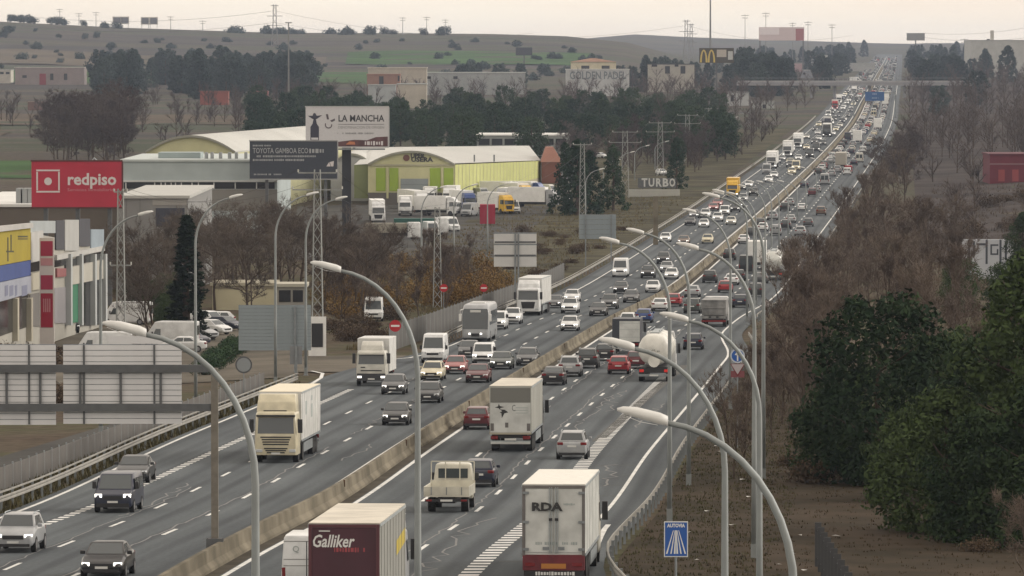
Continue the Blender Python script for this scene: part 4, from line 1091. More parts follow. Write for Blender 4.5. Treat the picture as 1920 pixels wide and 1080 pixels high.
def auto_label(key, colour, away, y):
    z = next(w for lim, w in ZONE if y < lim)
    c = COLWORD.get(colour, colour)
    l = '%s %s %s %s' % (c, WORD[key], 'driving away' if away else 'coming on', z)
    return l, 'traffic: ' + l
taken = []
for (a, b, key, c, aw, lab) in CARS:
    y = dist(b)
    grp = None
    if lab is None: lab, grp = auto_label(key, c, aw, y)
    o = put(key, a, b, c, bool(aw), lab, grp, light=None if aw else (False if RNG.random() < .15 else None))
    taken.append((o.location.x - cx(o.location.y), o.location.y))
# the rest of the files of traffic, farther up the road
far_cols = ['white', 'white', 'white', 'silver', 'silver', 'grey', 'dgrey', 'dgrey', 'black', 'red', 'offwhite', 'navy', 'cream', 'white']
r = random.Random(11)
rest = MB(); REST_M = [CARCOL['white'], CARCOL['silver'], CARCOL['dgrey'], CARCOL['red'], GLASS]
n_far = 0
for lane, aw in ((-3.4, 0), (-6.75, 0), (-10.1, 0), (2.8, 1), (6.15, 1), (9.6, 1)):
    y = 1330 + r.uniform(0, 60)
    while y < 6000:
        gap = r.uniform(18, 66) if aw else r.uniform(24, 95)
        y += gap + (12 if y > 3000 else 0)
        if any(abs(lane - u) < 2.6 and abs(y - yy) < 22 for u, yy in taken): continue
        if abs(lane) > 5 and any(abs(y + 4 - dist(rr)) < 20 for rr in (316, 294, 278, 257, 318)): continue
        c = r.choice(far_cols)
        if y < 3050:
            key = r.choice(['hatch', 'sedan', 'suv', 'hatch', 'suv', 'van', 'minivan']) if r.random() > .07 or abs(lane) < 5 else 'rigid0'
            x = cx(y) + lane + r.uniform(-.25, .25)
            hd = heading(y)
            if key == 'rigid0':
                lab = 'box lorry with %s cab %s far up the road' % (COLWORD.get(c, c), 'driving away' if aw else 'coming on'); grp = 'traffic: ' + lab
            else: lab, grp = auto_label(key, c, aw, y)
            o = vehicle(key, (x, y, zr(y)), hd + (math.pi if aw else 0), CARCOL[c], lab, grp, 2)
            n_far += 1
        else:
            x, z = cx(y) + lane, zr(y)
            k = r.choice([0, 0, 0, 1, 1, 2, 2, 3])
            hh, ll = (3.4, 9) if r.random() < .1 else (1.5, 4.2)
            rest.loft([[(x - .88, y, z + .2), (x + .88, y, z + .2), (x + .88, y + ll, z + .2), (x - .88, y + ll, z + .2)],
                       [(x - .88, y, z + hh * .6), (x + .88, y, z + hh * .6), (x + .88, y + ll, z + hh * .6), (x - .88, y + ll, z + hh * .6)]], k)
            rest.loft([[(x - .82, y + .8, z + hh * .6), (x + .82, y + .8, z + hh * .6), (x + .82, y + ll - .2, z + hh * .6), (x - .82, y + ll - .2, z + hh * .6)],
                       [(x - .7, y + 1.4, z + hh * .95), (x + .7, y + 1.4, z + hh * .95), (x + .7, y + ll - .7, z + hh * .95), (x - .7, y + ll - .7, z + hh * .95)]], 4)
            rest.box(x - .65, x + .65, y + 1.5, y + ll - .8, z + hh * .95, z + hh, k)
tag(rest.build('distant_traffic', REST_M), 'tiny cars and lorries crowding the road beyond the overpass', 'traffic', None, 'stuff')
# ------------------------------------------------------------------ street lamps
LAMPM = mat('lamp_post_grey', (0.24, 0.26, 0.26), 0.55, 0.2, var=0.12, scale=0.7)
LHEAD = mat('lamp_housing', (0.60, 0.60, 0.58), 0.45, var=0.06)
LENS = mat('lamp_lens', (0.16, 0.16, 0.15), 0.3)
_lamp = {}
def lamp(pxx, Y, heady, side, label, group='tall curved street lamps', arm=3.35, n=10):
    p = ray(pxx, 300, Y); x = p.x; z0 = zg(x, Y) - .05
    H = ray(pxx, heady, Y).z - z0
    t = thing('street_lamp', label, 'street lamp', (x, Y, z0), 0.0 if side < 0 else math.pi, group)
    key = round(H * 2)
    if key not in _lamp:
        Hq = key / 2; a = arm - .55; b = min(3.4, Hq * .28)
        path = [(0, 0, 0), (0, 0, Hq * .35), (0, 0, Hq - b)] + [(-a * (1 - math.cos(q)), 0, Hq - b + b * math.sin(q)) for q in [i * math.pi / 2 / n * .93 for i in range(1, n + 1)]]
        rad = [.13, .11, .085] + [.085 - .03 * i / n for i in range(1, n + 1)]
        m = MB(); m.tube(path, rad, 8); pole = m.mesh('pole', [LAMPM], True)
        ex, ez = path[-1][0], path[-1][2]
        h = MB(); L = .98
        def ring(f, w, zt, zb):
            cxp = ex + .06 - L * f; cz = ez + .24 * f
            return [(cxp, -w, cz + zb), (cxp, w, cz + zb), (cxp, w * .9, cz + zt * .6), (cxp, w * .4, cz + zt), (cxp, -w * .4, cz + zt), (cxp, -w * .9, cz + zt * .6)]
        h.loft([ring(0, .10, .12, -.06), ring(.15, .15, .15, -.07), ring(.6, .17, .15, -.05), ring(.88, .14, .10, -.03), ring(1, .06, .04, -.01)])
        l = MB(); l.loft([[(ex + .06 - L * f, -w, ez + .24 * f - zz), (ex + .06 - L * f, w, ez + .24 * f - zz)] for f, w, zz in ((.2, .10, .10), (.55, .13, .12), (.9, .08, .06))], 0, False, False)
        hm = h.mesh('lamp_head', [LHEAD], True); fix_normals(hm)
        lm = l.mesh('lens', [LENS])
        bs = MB(); bs.box(-.2, .2, -.2, .2, 0, .08); bs.box(-.14, .14, -.14, .14, .08, .7)
        _lamp[key] = (pole, hm, lm, bs.mesh('base', [LAMPM]))
    pole, hm, lm, bs = _lamp[key]
    t.scale = (1, 1, H / (key / 2))
    add('pole', pole, t); add('base', bs, t)
    add('lens', lm, add('lamp_head', hm, t))
    return t
for a in [(1490, 118, 790, 'curved street lamp whose large head hangs over the joining lane'), (1360, 165, 652, 'curved street lamp beside the white trailer with black lettering, reaching over the lanes'),
          (1425, 209, 600, 'curved street lamp standing next to the round arrow sign post'), (1415, 267, 466, 'curved street lamp on the brown slope, its arm crossing the median'),
          (1256, 296, 455, 'curved street lamp rising from behind the blue motorway sign'), (1292, 332, 437, 'curved street lamp at the guard rail, one before the bend of the rail'),
          (1370, 435, 398, 'curved street lamp at the guard rail by the triangular yield sign'), (1432, 340, 370, 'curved street lamp on the verge in front of the bare thicket'),
          (1414, 500, 361, 'curved street lamp between the yield sign and the speed sign'), (1478, 137, 0, '')]:
    if a[2]: lamp(a[0], a[1], a[2], -1, a[3])
lamp(478, 137, 625, -1, 'curved street lamp in front of the large ribbed sign backs')
lamp(783, 195, 506, -1, 'curved street lamp standing between dropside lorry and concrete barrier')
for pxx, Y, hy in [(1401, 640, 364), (1418, 700, 364), (1435, 770, 350), (1447, 840, 342), (1461, 910, 342), (1478, 1000, 341), (1495, 1100, 341), (1511, 1150, 328), (1531, 1250, 315), (1548, 1350, 298), (1562, 1480, 283)]:
    lamp(pxx, Y, hy, -1, 'slender curved street lamp in the row beside the bare wood')
for pxx, Y, hy, l in [(366, 440, 371, 'curved street lamp by the dark cypress and the green hedge'), (516, 480, 366, 'curved street lamp beside the blue grey sign back'), (573, 500, 374, 'curved street lamp next to the lattice mast with the framed base'),
                      (188, 396, 403, 'curved street lamp in front of the shop block with the yellow banner')]:
    lamp(pxx, Y, hy, 1, l)
for pxx, Y, hy in [(790, 800, 352), (851, 850, 348), (914, 900, 346), (1098, 1100, 318), (1131, 1200, 301), (1160, 1290, 286), (1190, 1380, 274), (1228, 1480, 266), (1255, 1560, 261), (1277, 1650, 254), (1298, 1750, 245), (1322, 1850, 236), (1345, 1960, 228), (1366, 2080, 220), (1386, 2200, 212), (1404, 2350, 205), (1420, 2500, 199)]:
    lamp(pxx, Y, hy, 1, 'slender curved street lamp in the row along the left verge')

# ------------------------------------------------------------------ road signs
SLAT = mat('sign_back_aluminium', (0.62, 0.62, 0.63), 0.5, 0.0, var=0.05, scale=0.5)
SLATB = mat('sign_back_bluegrey', (0.23, 0.27, 0.29), 0.5, 0.0, var=0.05, scale=0.5)
SLATW = mat('sign_back_white', (0.55, 0.55, 0.54), 0.5, var=0.05, scale=0.5)
BEAM = mat('gantry_steel', (0.10, 0.105, 0.11), 0.6, 0.2, var=0.1)
POSTB = mat('gantry_post', (0.16, 0.145, 0.12), 0.65, var=0.15)
def slat_board(t, x0, x1, z0, z1, n, material, y=0.0, gap=.12, name='sign_slat', d=.05):
    """back of a sign made of n horizontal profiles; coordinates local to t"""
    hgt = (z1 - z0) / n
    m = MB(); m.box(x0, x1, y, y + d, 0, hgt * (1 - gap) - .001); m.box(x0, x1, y + d * .4, y + d, hgt * (1 - gap), hgt - .001, 1)
    me = m.mesh(name, [material, GALVD])
    for i in range(n): add(name, me, t, (0, 0, z0 + i * hgt))
    box_part('sign_face', BLUES, t, x0, x1, y + d + .001, y + d + .02, z0, z1)
GY = 262.0
base = road_pt(-0.0, GY)
px0 = ray(403, 1040, GY)
t = thing('sign_gantry', 'two large ribbed sign backs on a cantilever mast fixed to the concrete barrier', 'sign gantry', (px0.x, GY, zr(GY)))
def loc_x(p, Y=GY, o=px0): return ray(p, 700, Y).x - o.x
def loc_z(q, Y=GY): return ray(960, q, Y).z - zr(Y)
box_part('mast', POSTB, t, -.15, .15, -.15, .15, .8, loc_z(690))
m = MB(); m.box(-.36, .36, -.3, -.2, .55, 1.0); m.box(-.36, .36, .2, .3, .55, 1.0); m.box(-.3, .3, -.2, .2, .86, .98); m.box(-.15, .15, -.15, .15, .1, .86); m.build('mast_foot', BEAM, t)
for q in (691, 764):
    box_part('beam', BEAM, t, loc_x(-60), -.16, -.10, .10, loc_z(q + 7), loc_z(q - 7))
slat_board(t, loc_x(118), loc_x(340), loc_z(795), loc_z(646), 14, SLAT, .16)
slat_board(t, loc_x(-60), loc_x(104), loc_z(797), loc_z(646), 14, SLAT, .16)
for q in (157, 289, -5, 54):
    box_part('upright', BEAM, t, loc_x(q) - .04, loc_x(q) + .04, .101, .158, loc_z(796), loc_z(647))
for q in (150, 226, 301, 12, 75):
    box_part('strut', BEAM, t, loc_x(q) - .05, loc_x(q) + .05, .02, .135, loc_z(757), loc_z(699))
box_part('small_bracket', SLAT, t, loc_x(203), loc_x(305), .17, .2, loc_z(645), loc_z(630))
def back_sign(px_a, px_b, qa, qb, Y, material, n, label, posts, pm=GALVD, frame=False):
    c = ray((px_a + px_b) / 2, qa, Y); z0 = zg(c.x, Y)
    t = thing('road_sign', label, 'road sign', (c.x, Y, z0), 0.0)
    X = lambda p: ray(p, 500, Y).x - c.x
    Z = lambda q: ray(960, q, Y).z - z0
    slat_board(t, X(px_a), X(px_b), Z(qb), Z(qa), n, material, .12)
    for p in posts: box_part('post', pm, t, X(p) - .09, X(p) + .09, -.06, .06, -.1, Z(qa) - .1)
    if frame:
        for q in (.33, .72):
            zz = Z(qb) + (Z(qa) - Z(qb)) * q; box_part('rail', BEAM, t, X(px_a) + .1, X(px_b) - .1, .061, .10, zz - .09, zz + .09)
    return t
back_sign(447, 583, 572, 657, 505, SLATB, 13, 'blue grey ribbed sign back beside the framed lattice mast', (553,))
back_sign(926, 1006, 436, 500, 690, SLATW, 3, 'white sign back with dark rails above the oncoming white tractor unit', (966, 972), frame=True)
back_sign(1086, 1155, 402, 448, 860, SLATB, 5, 'plain grey sign back on the grassy bank', (1098, 1146))
back_sign(543, 566, 648, 683, 495, mat('small_sign_grey', (.20, .21, .22), .6), 2, 'small square grey sign back under the blue grey sign back', (555,))
def disc(m, x, y, z, r, n=20, mi=0):
    m.poly([(x + r * math.cos(2 * math.pi * i / n), y, z + r * math.sin(2 * math.pi * i / n)) for i in range(n)], mi)
def round_sign(pxx, q, Y, r, label, face, ring=None, mark=None, back=False, cat='road sign', name='round_sign'):
    c = ray(pxx, q, Y); z0 = zg(c.x, Y); zz = c.z - z0
    t = thing(name, label, cat, (c.x, Y, z0))
    m = MB(); m.tube([(0, .03, -.1), (0, .03, zz + r * .7)], .04, 6); m.build('post', GALVD, t)
    m = MB(); m.cyl((0, -.02, zz), r, .03, 'y', 20); m.build('disc', face if ring is None else ring, t)
    if ring is not None:
        m = MB(); m.cyl((0, -.026, zz), r * .82, .006, 'y', 20); m.build('disc_field', face, t)
    if mark == 'bar': box_part('bar', WHITE, t, -r * .72, r * .72, -.032, -.021, zz - r * .16, zz + r * .16)
    if mark == 'arrow':
        m = MB(); y = -.034
        m.poly([(-r * .10, y, zz - r * .7), (r * .10, y, zz - r * .7), (r * .10, y, zz + r * .2), (-r * .10, y, zz + r * .2)])
        m.poly([(-r * .4, y, zz + r * .12), (0, y, zz + r * .05), (r * .4, y, zz + r * .12), (0, y, zz + r * .72)])
        m.build('arrow', WHITE, t)
    return t
round_sign(741, 611, 520, .50, 'red no-entry disc above the joining white box lorry', REDP, None, 'bar')
round_sign(832, 540, 640, .42, 'red no-entry disc beside the lattice mast with the panel foot', REDP, None, 'bar')
round_sign(907, 540, 660, .42, 'red no-entry disc by the orange bushes and the fence', REDP, None, 'bar')
t = round_sign(457, 684, 445, .62, 'round grey sign back at the left guard rail', mat('disc_back', (.24, .26, .27), .5), mat('disc_rim', (.08, .08, .085), .5))
t = round_sign(1383, 667, 378, .45, 'blue round sign with white upward arrow above an inverted triangle', BLUES, mat('sign_rim_white', (.5, .55, .62), .5), 'arrow')
zz = ray(1383, 694, 378).z - t.location.z
m = MB(); m.poly([(-.46, -.03, zz + .4), (0, -.03, zz - .42), (.46, -.03, zz + .4)]); m.build('red_border', mat('faded_red_border', (.16, .02, .025), .6), t)
m = MB(); m.poly([(-.40, -.036, zz + .37), (0, -.036, zz - .26), (.40, -.036, zz + .37)]); m.build('triangle_field', mat('faded_white', (.42, .38, .40), .6), t)
box_part('square_plate', mat('faded_red_plate', (.20, .06, .07), .6), t, -.42, .42, .0, .02, zz - .45, zz - .05)
round_sign(1436, 570, 560, .42, 'round sign with dark rim at the edge of the reddish thicket', mat('dull_white', (.36, .34, .34), .6), mat('dark_rim', (.03, .03, .035), .5))
# blue motorway sign
Y = 226.0; c = ray(1267.5, 1011, Y); z0 = zg(c.x, Y); zz = c.z - z0; s_ = F / Y
t = thing('motorway_sign', 'blue rectangular motorway sign with white road symbol and lettering', 'road sign', (c.x, Y, z0))
w, h = 22.5 / s_, 33.5 / s_
m = MB(); m.tube([(0, .06, -.1), (0, .06, zz + h * .8)], .05, 6); m.build('post', GALVD, t)
box_part('border', WHITE, t, -w, w, -.01, .02, zz - h, zz + h)
box_part('panel', BLUES, t, -w + .035, w - .035, -.016, -.011, zz - h + .035, zz + h - .035)
lettering(t, 'AUTOVIA', .18, WHITE, 0, -.02, zz + h * .76, w * 1.5, bold=.008)
m = MB(); y = -.021; mat_pale = mat('sign_pale_blue', (.30, .38, .52), .5)
for xb, xt, ww in ((-.78, -.22, .05), (-.42, -.09, .045), (-.12, -.02, .05), (.12, .02, .05), (.42, .09, .045), (.78, .22, .05)):
    m.poly([((xb - ww * 1.3) * w, y, zz - h * .82), ((xb + ww * 1.3) * w, y, zz - h * .82), ((xt + ww * .5) * w, y, zz + h * .5), ((xt - ww * .5) * w, y, zz + h * .5)])
m.build('road_symbol', WHITE, t)
m = MB(); y = -.019; m.poly([(-.17 * w, y, zz - h * .82), (.17 * w, y, zz - h * .82), (.05 * w, y, zz + h * .5), (-.05 * w, y, zz + h * .5)]); m.build('symbol_band', mat_pale, t)
# blue gantry over the far carriageway
Y = 2200.0; a, b = ray(1622, 180, Y), ray(1658, 180, Y); z0 = zr(Y)
t = thing('overhead_sign', 'blue overhead direction sign with pale lettering far up the road', 'road sign', ((a.x + b.x) / 2, Y, z0))
hw = (b.x - a.x) / 2; za, zb = ray(1640, 189, Y).z - z0, ray(1640, 172, Y).z - z0
box_part('panel', mat('blue_panel_far', (.03, .10, .26), .6), t, -hw, hw, 0, .2, za, zb)
for s in (-1, 1): box_part('post', GALVD, t, s * (hw + 4) - .2, s * (hw + 4) + .2, .2, .6, 0, zb + .3)
box_part('beam', GALVD, t, -hw - 4.2, hw + 4.2, .25, .55, zb - .6, zb - .2)
pb_ = mat('pale_blue_text', (.25, .33, .48), .6)
scribble(t, -1.2, 1.2, -.05, zb - .8, .7, pb_, 8); scribble(t, -1.4, 1.4, -.05, za + 1.0, .6, pb_, 9)
for k, (pxx, q0, q1, Y) in enumerate(((1619, 241, 264, 1900),)):
    c = ray(pxx, q1, Y); z0 = zg(c.x, Y)
    t = thing('road_sign', 'dark blue sign panel on posts at the edge of the climbing carriageway', 'road sign', (c.x, Y, z0))
    box_part('panel', mat('navy_panel', (.02, .035, .08), .6), t, -1.3, 1.3, 0, .1, c.z - z0, ray(pxx, q0, Y).z - z0)
    for s in (-1, 1): box_part('post', GALVD, t, s - .08, s + .08, .1, .2, -.1, c.z - z0 + 2)

# ------------------------------------------------------------------ lattice masts and wires
LATT = mat('lattice_steel', (0.27, 0.28, 0.27), 0.6, 0.2, var=0.1)
def lattice_mast(pxx, Y, qtop, w0, label, arms=((.0, 2.2),), sec=1.1, group=None, w1=None, foot=False):
    c = ray(pxx, qtop, Y); z0 = zg(c.x, Y); H = c.z - z0; w1 = w1 or w0 * .55
    t = thing('lattice_mast', label, 'mast', (c.x, Y, z0), 0.0, group)
    W = lambda z: (w0 + (w1 - w0) * z / H) / 2
    m = MB()
    for sx in (-1, 1):
        for sy in (-1, 1): m.tube([(sx * W(0), sy * W(0), -.1), (sx * W(H), sy * W(H), H)], .055, 4)
    m.build('leg_frame', LATT, t)
    m = MB(); z = .0; k = 0
    while z < H - .3:
        z2 = min(H, z + sec); a, b = W(z), W(z2)
        for f in ((1, 0), (0, 1)):
            for s in (-1, 1):
                for d in (-1, 1):
                    p = (d * a, s * a, z) if f[0] else (s * a, d * a, z)
                    q = (-d * b, s * b, z2) if f[0] else (s * b, -d * b, z2)
                    m.tube([p, q], .03, 3, cap=False)
        z = z2
    m.build('bracing', LATT, t)
    tips = []
    for dz, L in arms:
        zz = H - .25 - dz
        am = MB(); am.box(-L / 2, L / 2, -.06, .06, zz, zz + .12); am.build('cross_arm', LATT, t)
        for s in (-1, 1):
            im = MB(); im.cyl((s * L / 2, 0, zz + .12), .07, .25, 'z', 6); im.build('insulator', mat('insulator', (.45, .45, .42), .3), t)
            tips.append(Vector((c.x + s * L / 2, Y, z0 + zz + .37)))
    if foot:
        box_part('foot_frame', WHITE, t, -w0 * .75, w0 * .75, -w0 * .8, -w0 * .72, -1.1 + 1.2, 3.6)
        box_part('foot_panel', BLACKP, t, -w0 * .48, w0 * .48, -w0 * .86, -w0 * .81, .9, 3.0)
    return tips
tips = []
tips.append(lattice_mast(226, 560, 354, .85, 'lattice mast in front of the parked white van by the shops', ((.1, 1.2), (6.8, 1.9))))
tips.append(lattice_mast(595, 545, 318, 1.05, 'lattice mast with white framed foot above the blue grey sign back', ((.1, 3.4), (1.6, 4.4)), w1=.5, foot=True))
tips.append(lattice_mast(820, 690, 388, .95, 'lattice mast rising from the orange bushes by the fence', ((.1, 2.6),)))
tips.append(lattice_mast(1092, 1010, 268, 1.1, 'lattice mast on the bank in front of the dark conifer', ((.1, 3.0),)))
for pxx, Y, q in ((1172, 1250, 245), (1238, 1420, 228), (1289, 1560, 214), (1331, 1720, 202)):
    tips.append(lattice_mast(pxx, Y, q, 1.6, 'tall lattice mast in the file along the left verge', ((.1, 5.0), (2.2, 6.5)), sec=2.0, group='lattice masts along the verge'))
WIRE = mat('wire', (0.05, 0.05, 0.05), 0.6)
def wire(a, b, sag, r=.014, label='thin overhead wire slung between lattice masts'):
    m = MB(); n = 14
    m.tube([(a + (b - a) * (i / n)) - Vector((0, 0, sag * 4 * (i / n) * (1 - i / n))) for i in range(n + 1)], r, 3, cap=False)
    return tag(m.build('overhead_wire', WIRE), label, 'wire', 'overhead wires')
for i in range(len(tips) - 1):
    for k in (0, 1): wire(tips[i][k], tips[i + 1][k], 2.0)
# ------------------------------------------------------------------ fences
FENCE = mat('fence_mesh_grey', (0.095, 0.088, 0.08), 0.8, var=0.15, scale=0.6)
def panel_fence(pts, hgt, label, material=FENCE, step=3.0, name='fence', posts=True):
    t = thing(name, label, 'fence', (0, 0, 0))
    for i in range(len(pts) - 1):
        (x0, y0), (x1, y1) = pts[i], pts[i + 1]
        L = math.hypot(x1 - x0, y1 - y0); n = max(1, int(L / step))
        for k in range(n):
            a, b = k / n, (k + 1) / n
            p, q = (x0 + (x1 - x0) * a, y0 + (y1 - y0) * a), (x0 + (x1 - x0) * b, y0 + (y1 - y0) * b)
            dx, dy = (q[0] - p[0]) / max(L / n, .01), (q[1] - p[1]) / max(L / n, .01); nx, ny = -dy * .03, dx * .03
            m = MB(); zp, zq = zg(*p), zg(*q); e = .05
            P = (p[0] + dx * e, p[1] + dy * e); Q = (q[0] - dx * e, q[1] - dy * e)
            m.loft([[(P[0] - nx, P[1] - ny, zp - .1), (Q[0] - nx, Q[1] - ny, zq - .1), (Q[0] + nx, Q[1] + ny, zq - .1), (P[0] + nx, P[1] + ny, zp - .1)],
                    [(P[0] - nx, P[1] - ny, zp + hgt), (Q[0] - nx, Q[1] - ny, zq + hgt), (Q[0] + nx, Q[1] + ny, zq + hgt), (P[0] + nx, P[1] + ny, zp + hgt)]])
            m.build('panel', material, t)
            if posts:
                m = MB(); m.tube([(p[0], p[1], zp - .1), (p[0], p[1], zp + hgt + .12)], .045, 5); m.build('post', GALVD, t)
    return t
def road_xy(u, y): return (cx(y) + u, y)
panel_fence([road_xy(-18.6, y) for y in range(230, 480, 24)], 1.35, 'grey mesh fence behind the left guard rail', step=3.2)
panel_fence([road_xy(-16.2, 556), road_xy(-15.6, 600), road_xy(-15.6, 660), road_xy(-15.8, 720), road_xy(-16.2, 800)], 2.3, 'tall grey panel fence beside the coach', mat('fence_panel', (.075, .072, .066), .8, var=.15, scale=.5), step=4)
# palisade on the right slope
t = thing('palisade_fence', 'dark steel palisade fence descending the brown slope', 'fence', (0, 0, 0))
pm = MB(); pm.box(-.14, .14, -.03, .03, -.1, 1.95); pme = pm.mesh('pale', [mat('palisade_grey', (.045, .047, .05), .6)])
pa, pb = ray(1534, 1000, 262), ray(1640, 1000, 206)
n = 15; prev = None
for i in range(n + 1):
    f = i / n; x = pa.x + (pb.x - pa.x) * f; y = pa.y + (pb.y - pa.y) * f
    add('pale', pme, t, (x, y, zg(x, y)))
for zz in (.4, 1.6):
    m = MB(); m.tube([(pa.x, pa.y, zg(pa.x, pa.y) + zz), (pb.x, pb.y, zg(pb.x, pb.y) + zz)], .035, 4); m.build('rail', MATS['palisade_grey'], t)
# ------------------------------------------------------------------ ground sheets beside the road
def sheet(name, corners, material, dz=.06, n=14, kind='structure'):
    """four ground corners (world x, y), draped over the terrain"""
    (a, b, c, d) = [Vector(p) for p in corners]
    m = MB()
    for i in range(n + 1):
        for j in range(n + 1):
            u, v = i / n, j / n
            p = (a * (1 - u) + b * u) * (1 - v) + (d * (1 - u) + c * u) * v
            m.v.append((p.x, p.y, zg(p.x, p.y) + dz))
    for i in range(n):
        for j in range(n):
            k = i * (n + 1) + j; m.f.append((k, k + n + 1, k + n + 2, k + 1)); m.m.append(0)
    o = m.build(name, material); fix_normals(o.data)
    return tag(o, kind=kind)
def gxy(p, q): g_ = G(p, q); return (g_.x, g_.y)
LOT = mat('dusty_yard', (0.1116, 0.09936, 0.08064), .95, var=.28, scale=.12, detail=6)
LOT2 = mat('yard_asphalt', (.066, .064, .060), .95, var=.25, scale=.1, detail=6)
GRASSF = mat('green_field', (.042, .085, .026), .95, var=.2, scale=.02)
PLOUGH = mat('ploughed_field', (.098, .078, .058), .95, var=.15, scale=.02)
DRYG = mat('dry_grass_bank', (.062, .056, .034), .95, var=.45, scale=.10, detail=8)
SLOPE = mat('brown_slope', (.058, .043, .030), .95, col2=(.030, .024, .015), scale=.22, bump=.4, detail=10)
sheet('car_park', [(-47.0, 470), (-17.5, 495), (-22.0, 640), (-41.5, 640)], LOT)
sheet('side_road', [(cx(506) - 24, 506), (cx(506) - 15.2, 506), (cx(545) - 13.6, 545), (cx(545) - 26, 545)], LOT, .064)
sheet('service_track', [gxy(-60, 868), gxy(20, 900), gxy(330, 790), gxy(250, 778)], LOT2, .064)
sheet('lorry_yard', [(-33, 900), (-2, 905), (8, 1190), (-42, 1200)], LOT2)
sheet('field', [(-420, 1420), (-107, 1400), (-119, 1560), (-430, 1580)], GRASSF, .1)
sheet('field', [(-420, 1630), (-150, 1640), (-160, 1980), (-430, 2000)], PLOUGH, .1)
sheet('field', [(-330, 3400), (-40, 3400), (-40, 3800), (-360, 3800)], GRASSF, .2)
sheet('field', [(-330, 2050), (-60, 2080), (-70, 2300), (-350, 2300)], PLOUGH, .15)
sheet('field', [(-430, 3950), (-120, 3950), (-130, 4300), (-460, 4300)], mat('pale_field', (.105, .088, .066), .95, var=.15, scale=.01), .25, 30)
sheet('field', [(-110, 4050), (60, 4050), (60, 4500), (-120, 4500)], GRASSF, .25, 30)
sheet('grass_bank', [(cx(700) - 40, 700), (cx(700) - 15.9, 700), (cx(1300) - 16, 1300), (cx(1300) - 60, 1300)], DRYG, .05, 24)
sheet('grass_bank', [(cx(1320) - 70, 1320), (cx(1320) - 17, 1320), (cx(2000) - 18, 2000), (cx(2000) - 90, 2000)], DRYG, .05, 24)
m = MB(); _uu = [.45, 1.5, 3, 5, 8, 12, 17, 24, 33, 45, 60, 80]; _yy = [y for y in YS if 64 < y < 560]
for y in _yy:
    for k in _uu:
        x = cx(y) + gr_u(y) + k; m.v.append((x, y, zg(x, y) + .05))
for i in range(len(_yy) - 1):
    for j in range(len(_uu) - 1):
        k = i * len(_uu) + j; m.f.append((k, k + 1, k + 1 + len(_uu), k + len(_uu))); m.m.append(0)
tag(m.build('dirt_slope', SLOPE, smooth=True), kind='structure')
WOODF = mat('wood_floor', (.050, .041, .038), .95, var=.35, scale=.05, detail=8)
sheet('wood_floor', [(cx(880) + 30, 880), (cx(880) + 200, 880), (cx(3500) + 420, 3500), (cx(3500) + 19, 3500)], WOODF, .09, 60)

# ------------------------------------------------------------------ buildings
def M(n, c, **k): return mat(n, c, k.pop('rough', .8), **dict(dict(var=.07, scale=.3), **k))
DARKWIN = mat('dark_window', (.02, .022, .026), .12, spec=.7)
def block(name, label, cat, pa, pb, qtop, Y, depth, wall, roof=None, qbase=None, group=None, rz=0.0):
    """box building whose front, facing the camera, spans photo columns pa..pb at distance Y with its top in row qtop"""
    A, B = ray(pa, qtop, Y), ray(pb, qtop, Y); cxm = (A.x + B.x) / 2
    z0 = min(zg(A.x, Y), zg(B.x, Y)) - .3
    t = thing(name, label, cat, (cxm, Y, z0), rz, group)
    w = (B.x - A.x) / 2; H = A.z - z0
    box_part('wall', wall, t, -w, w, 0, depth, 0, H)
    if roof: box_part('roof', roof, t, -w - .25, w + .25, -.25, depth + .25, H, H + .35)
    t['w'] = w; t['H'] = H
    def X(p): return ray(p, qtop, Y).x - cxm
    def Z(q): return ray(960, q, Y).z - z0
    return t, X, Z, w, H
def opening(t, X, Z, p0, p1, q0, q1, material=DARKWIN, name='window', d=.06, sub=None):
    o = box_part(name, material, t, X(p0), X(p1), -d, .02, Z(q1), Z(q0))
    return o
# --- shop block, seen along its frontage
AX, AY, SL = -45.6, 545.0, .0475
def fy(p):
    return (AX - AY * SL) / ((p - 960) / F - SL)
shop = thing('shop_block', 'row of shops with yellow and blue banners, red totem and green door', 'shops', (AX, AY, zg(AX, AY)))
def fac(name, p0, p1, q0, q1, material, d=.1, back=.0, parent=None, inner=0.0):
    """panel on the frontage between photo columns and rows (rows read at column p0)"""
    y0, y1 = fy(p0), fy(p1)
    zt0, zb0 = ray(p0, q0[0], y0).z, ray(p0, q1[0], y0).z
    zt1, zb1 = ray(p1, q0[1], y1).z, ray(p1, q1[1], y1).z
    x0, x1 = AX + (y0 - AY) * SL, AX + (y1 - AY) * SL
    o = shop.location; m = MB()
    def q(x, y, z): return (x - o.x, y - o.y, z - o.z)
    m.loft([[q(x0 - back, y0, zb0), q(x0 + d, y0, zb0), q(x1 + d, y1, zb1), q(x1 - back, y1, zb1)], [q(x0 - back, y0, zt0), q(x0 + d, y0, zt0), q(x1 + d, y1, zt1), q(x1 - back, y1, zt1)]])
    r_ = m.build(name, material, parent or shop); fix_normals(r_.data); return r_
WALLS = M('shop_wall', (0.33, 0.3168, 0.2772)); BANY = M('yellow_banner', (0.3036, 0.2376, 0.0132)); BANB = M('blue_banner', (0.033, 0.0594, 0.198)); PALEB = M('pale_blue_sign', (0.2772, 0.2904, 0.3432))
CREAMW = M('cream_wall', (0.3828, 0.3564, 0.2838)); GREEND = M('green_panel', (.02, .14, .07)); REDT = M('red_totem', (.34, .03, .07)); DK = M('dark_board', (.045, .045, .055))
fac('wall', -30, 190, (420, 462), (690, 612), WALLS, 0.0, 14.0)
fac('yellow_banner', -30, 52, (438, 428), (502, 487), BANY, .25)
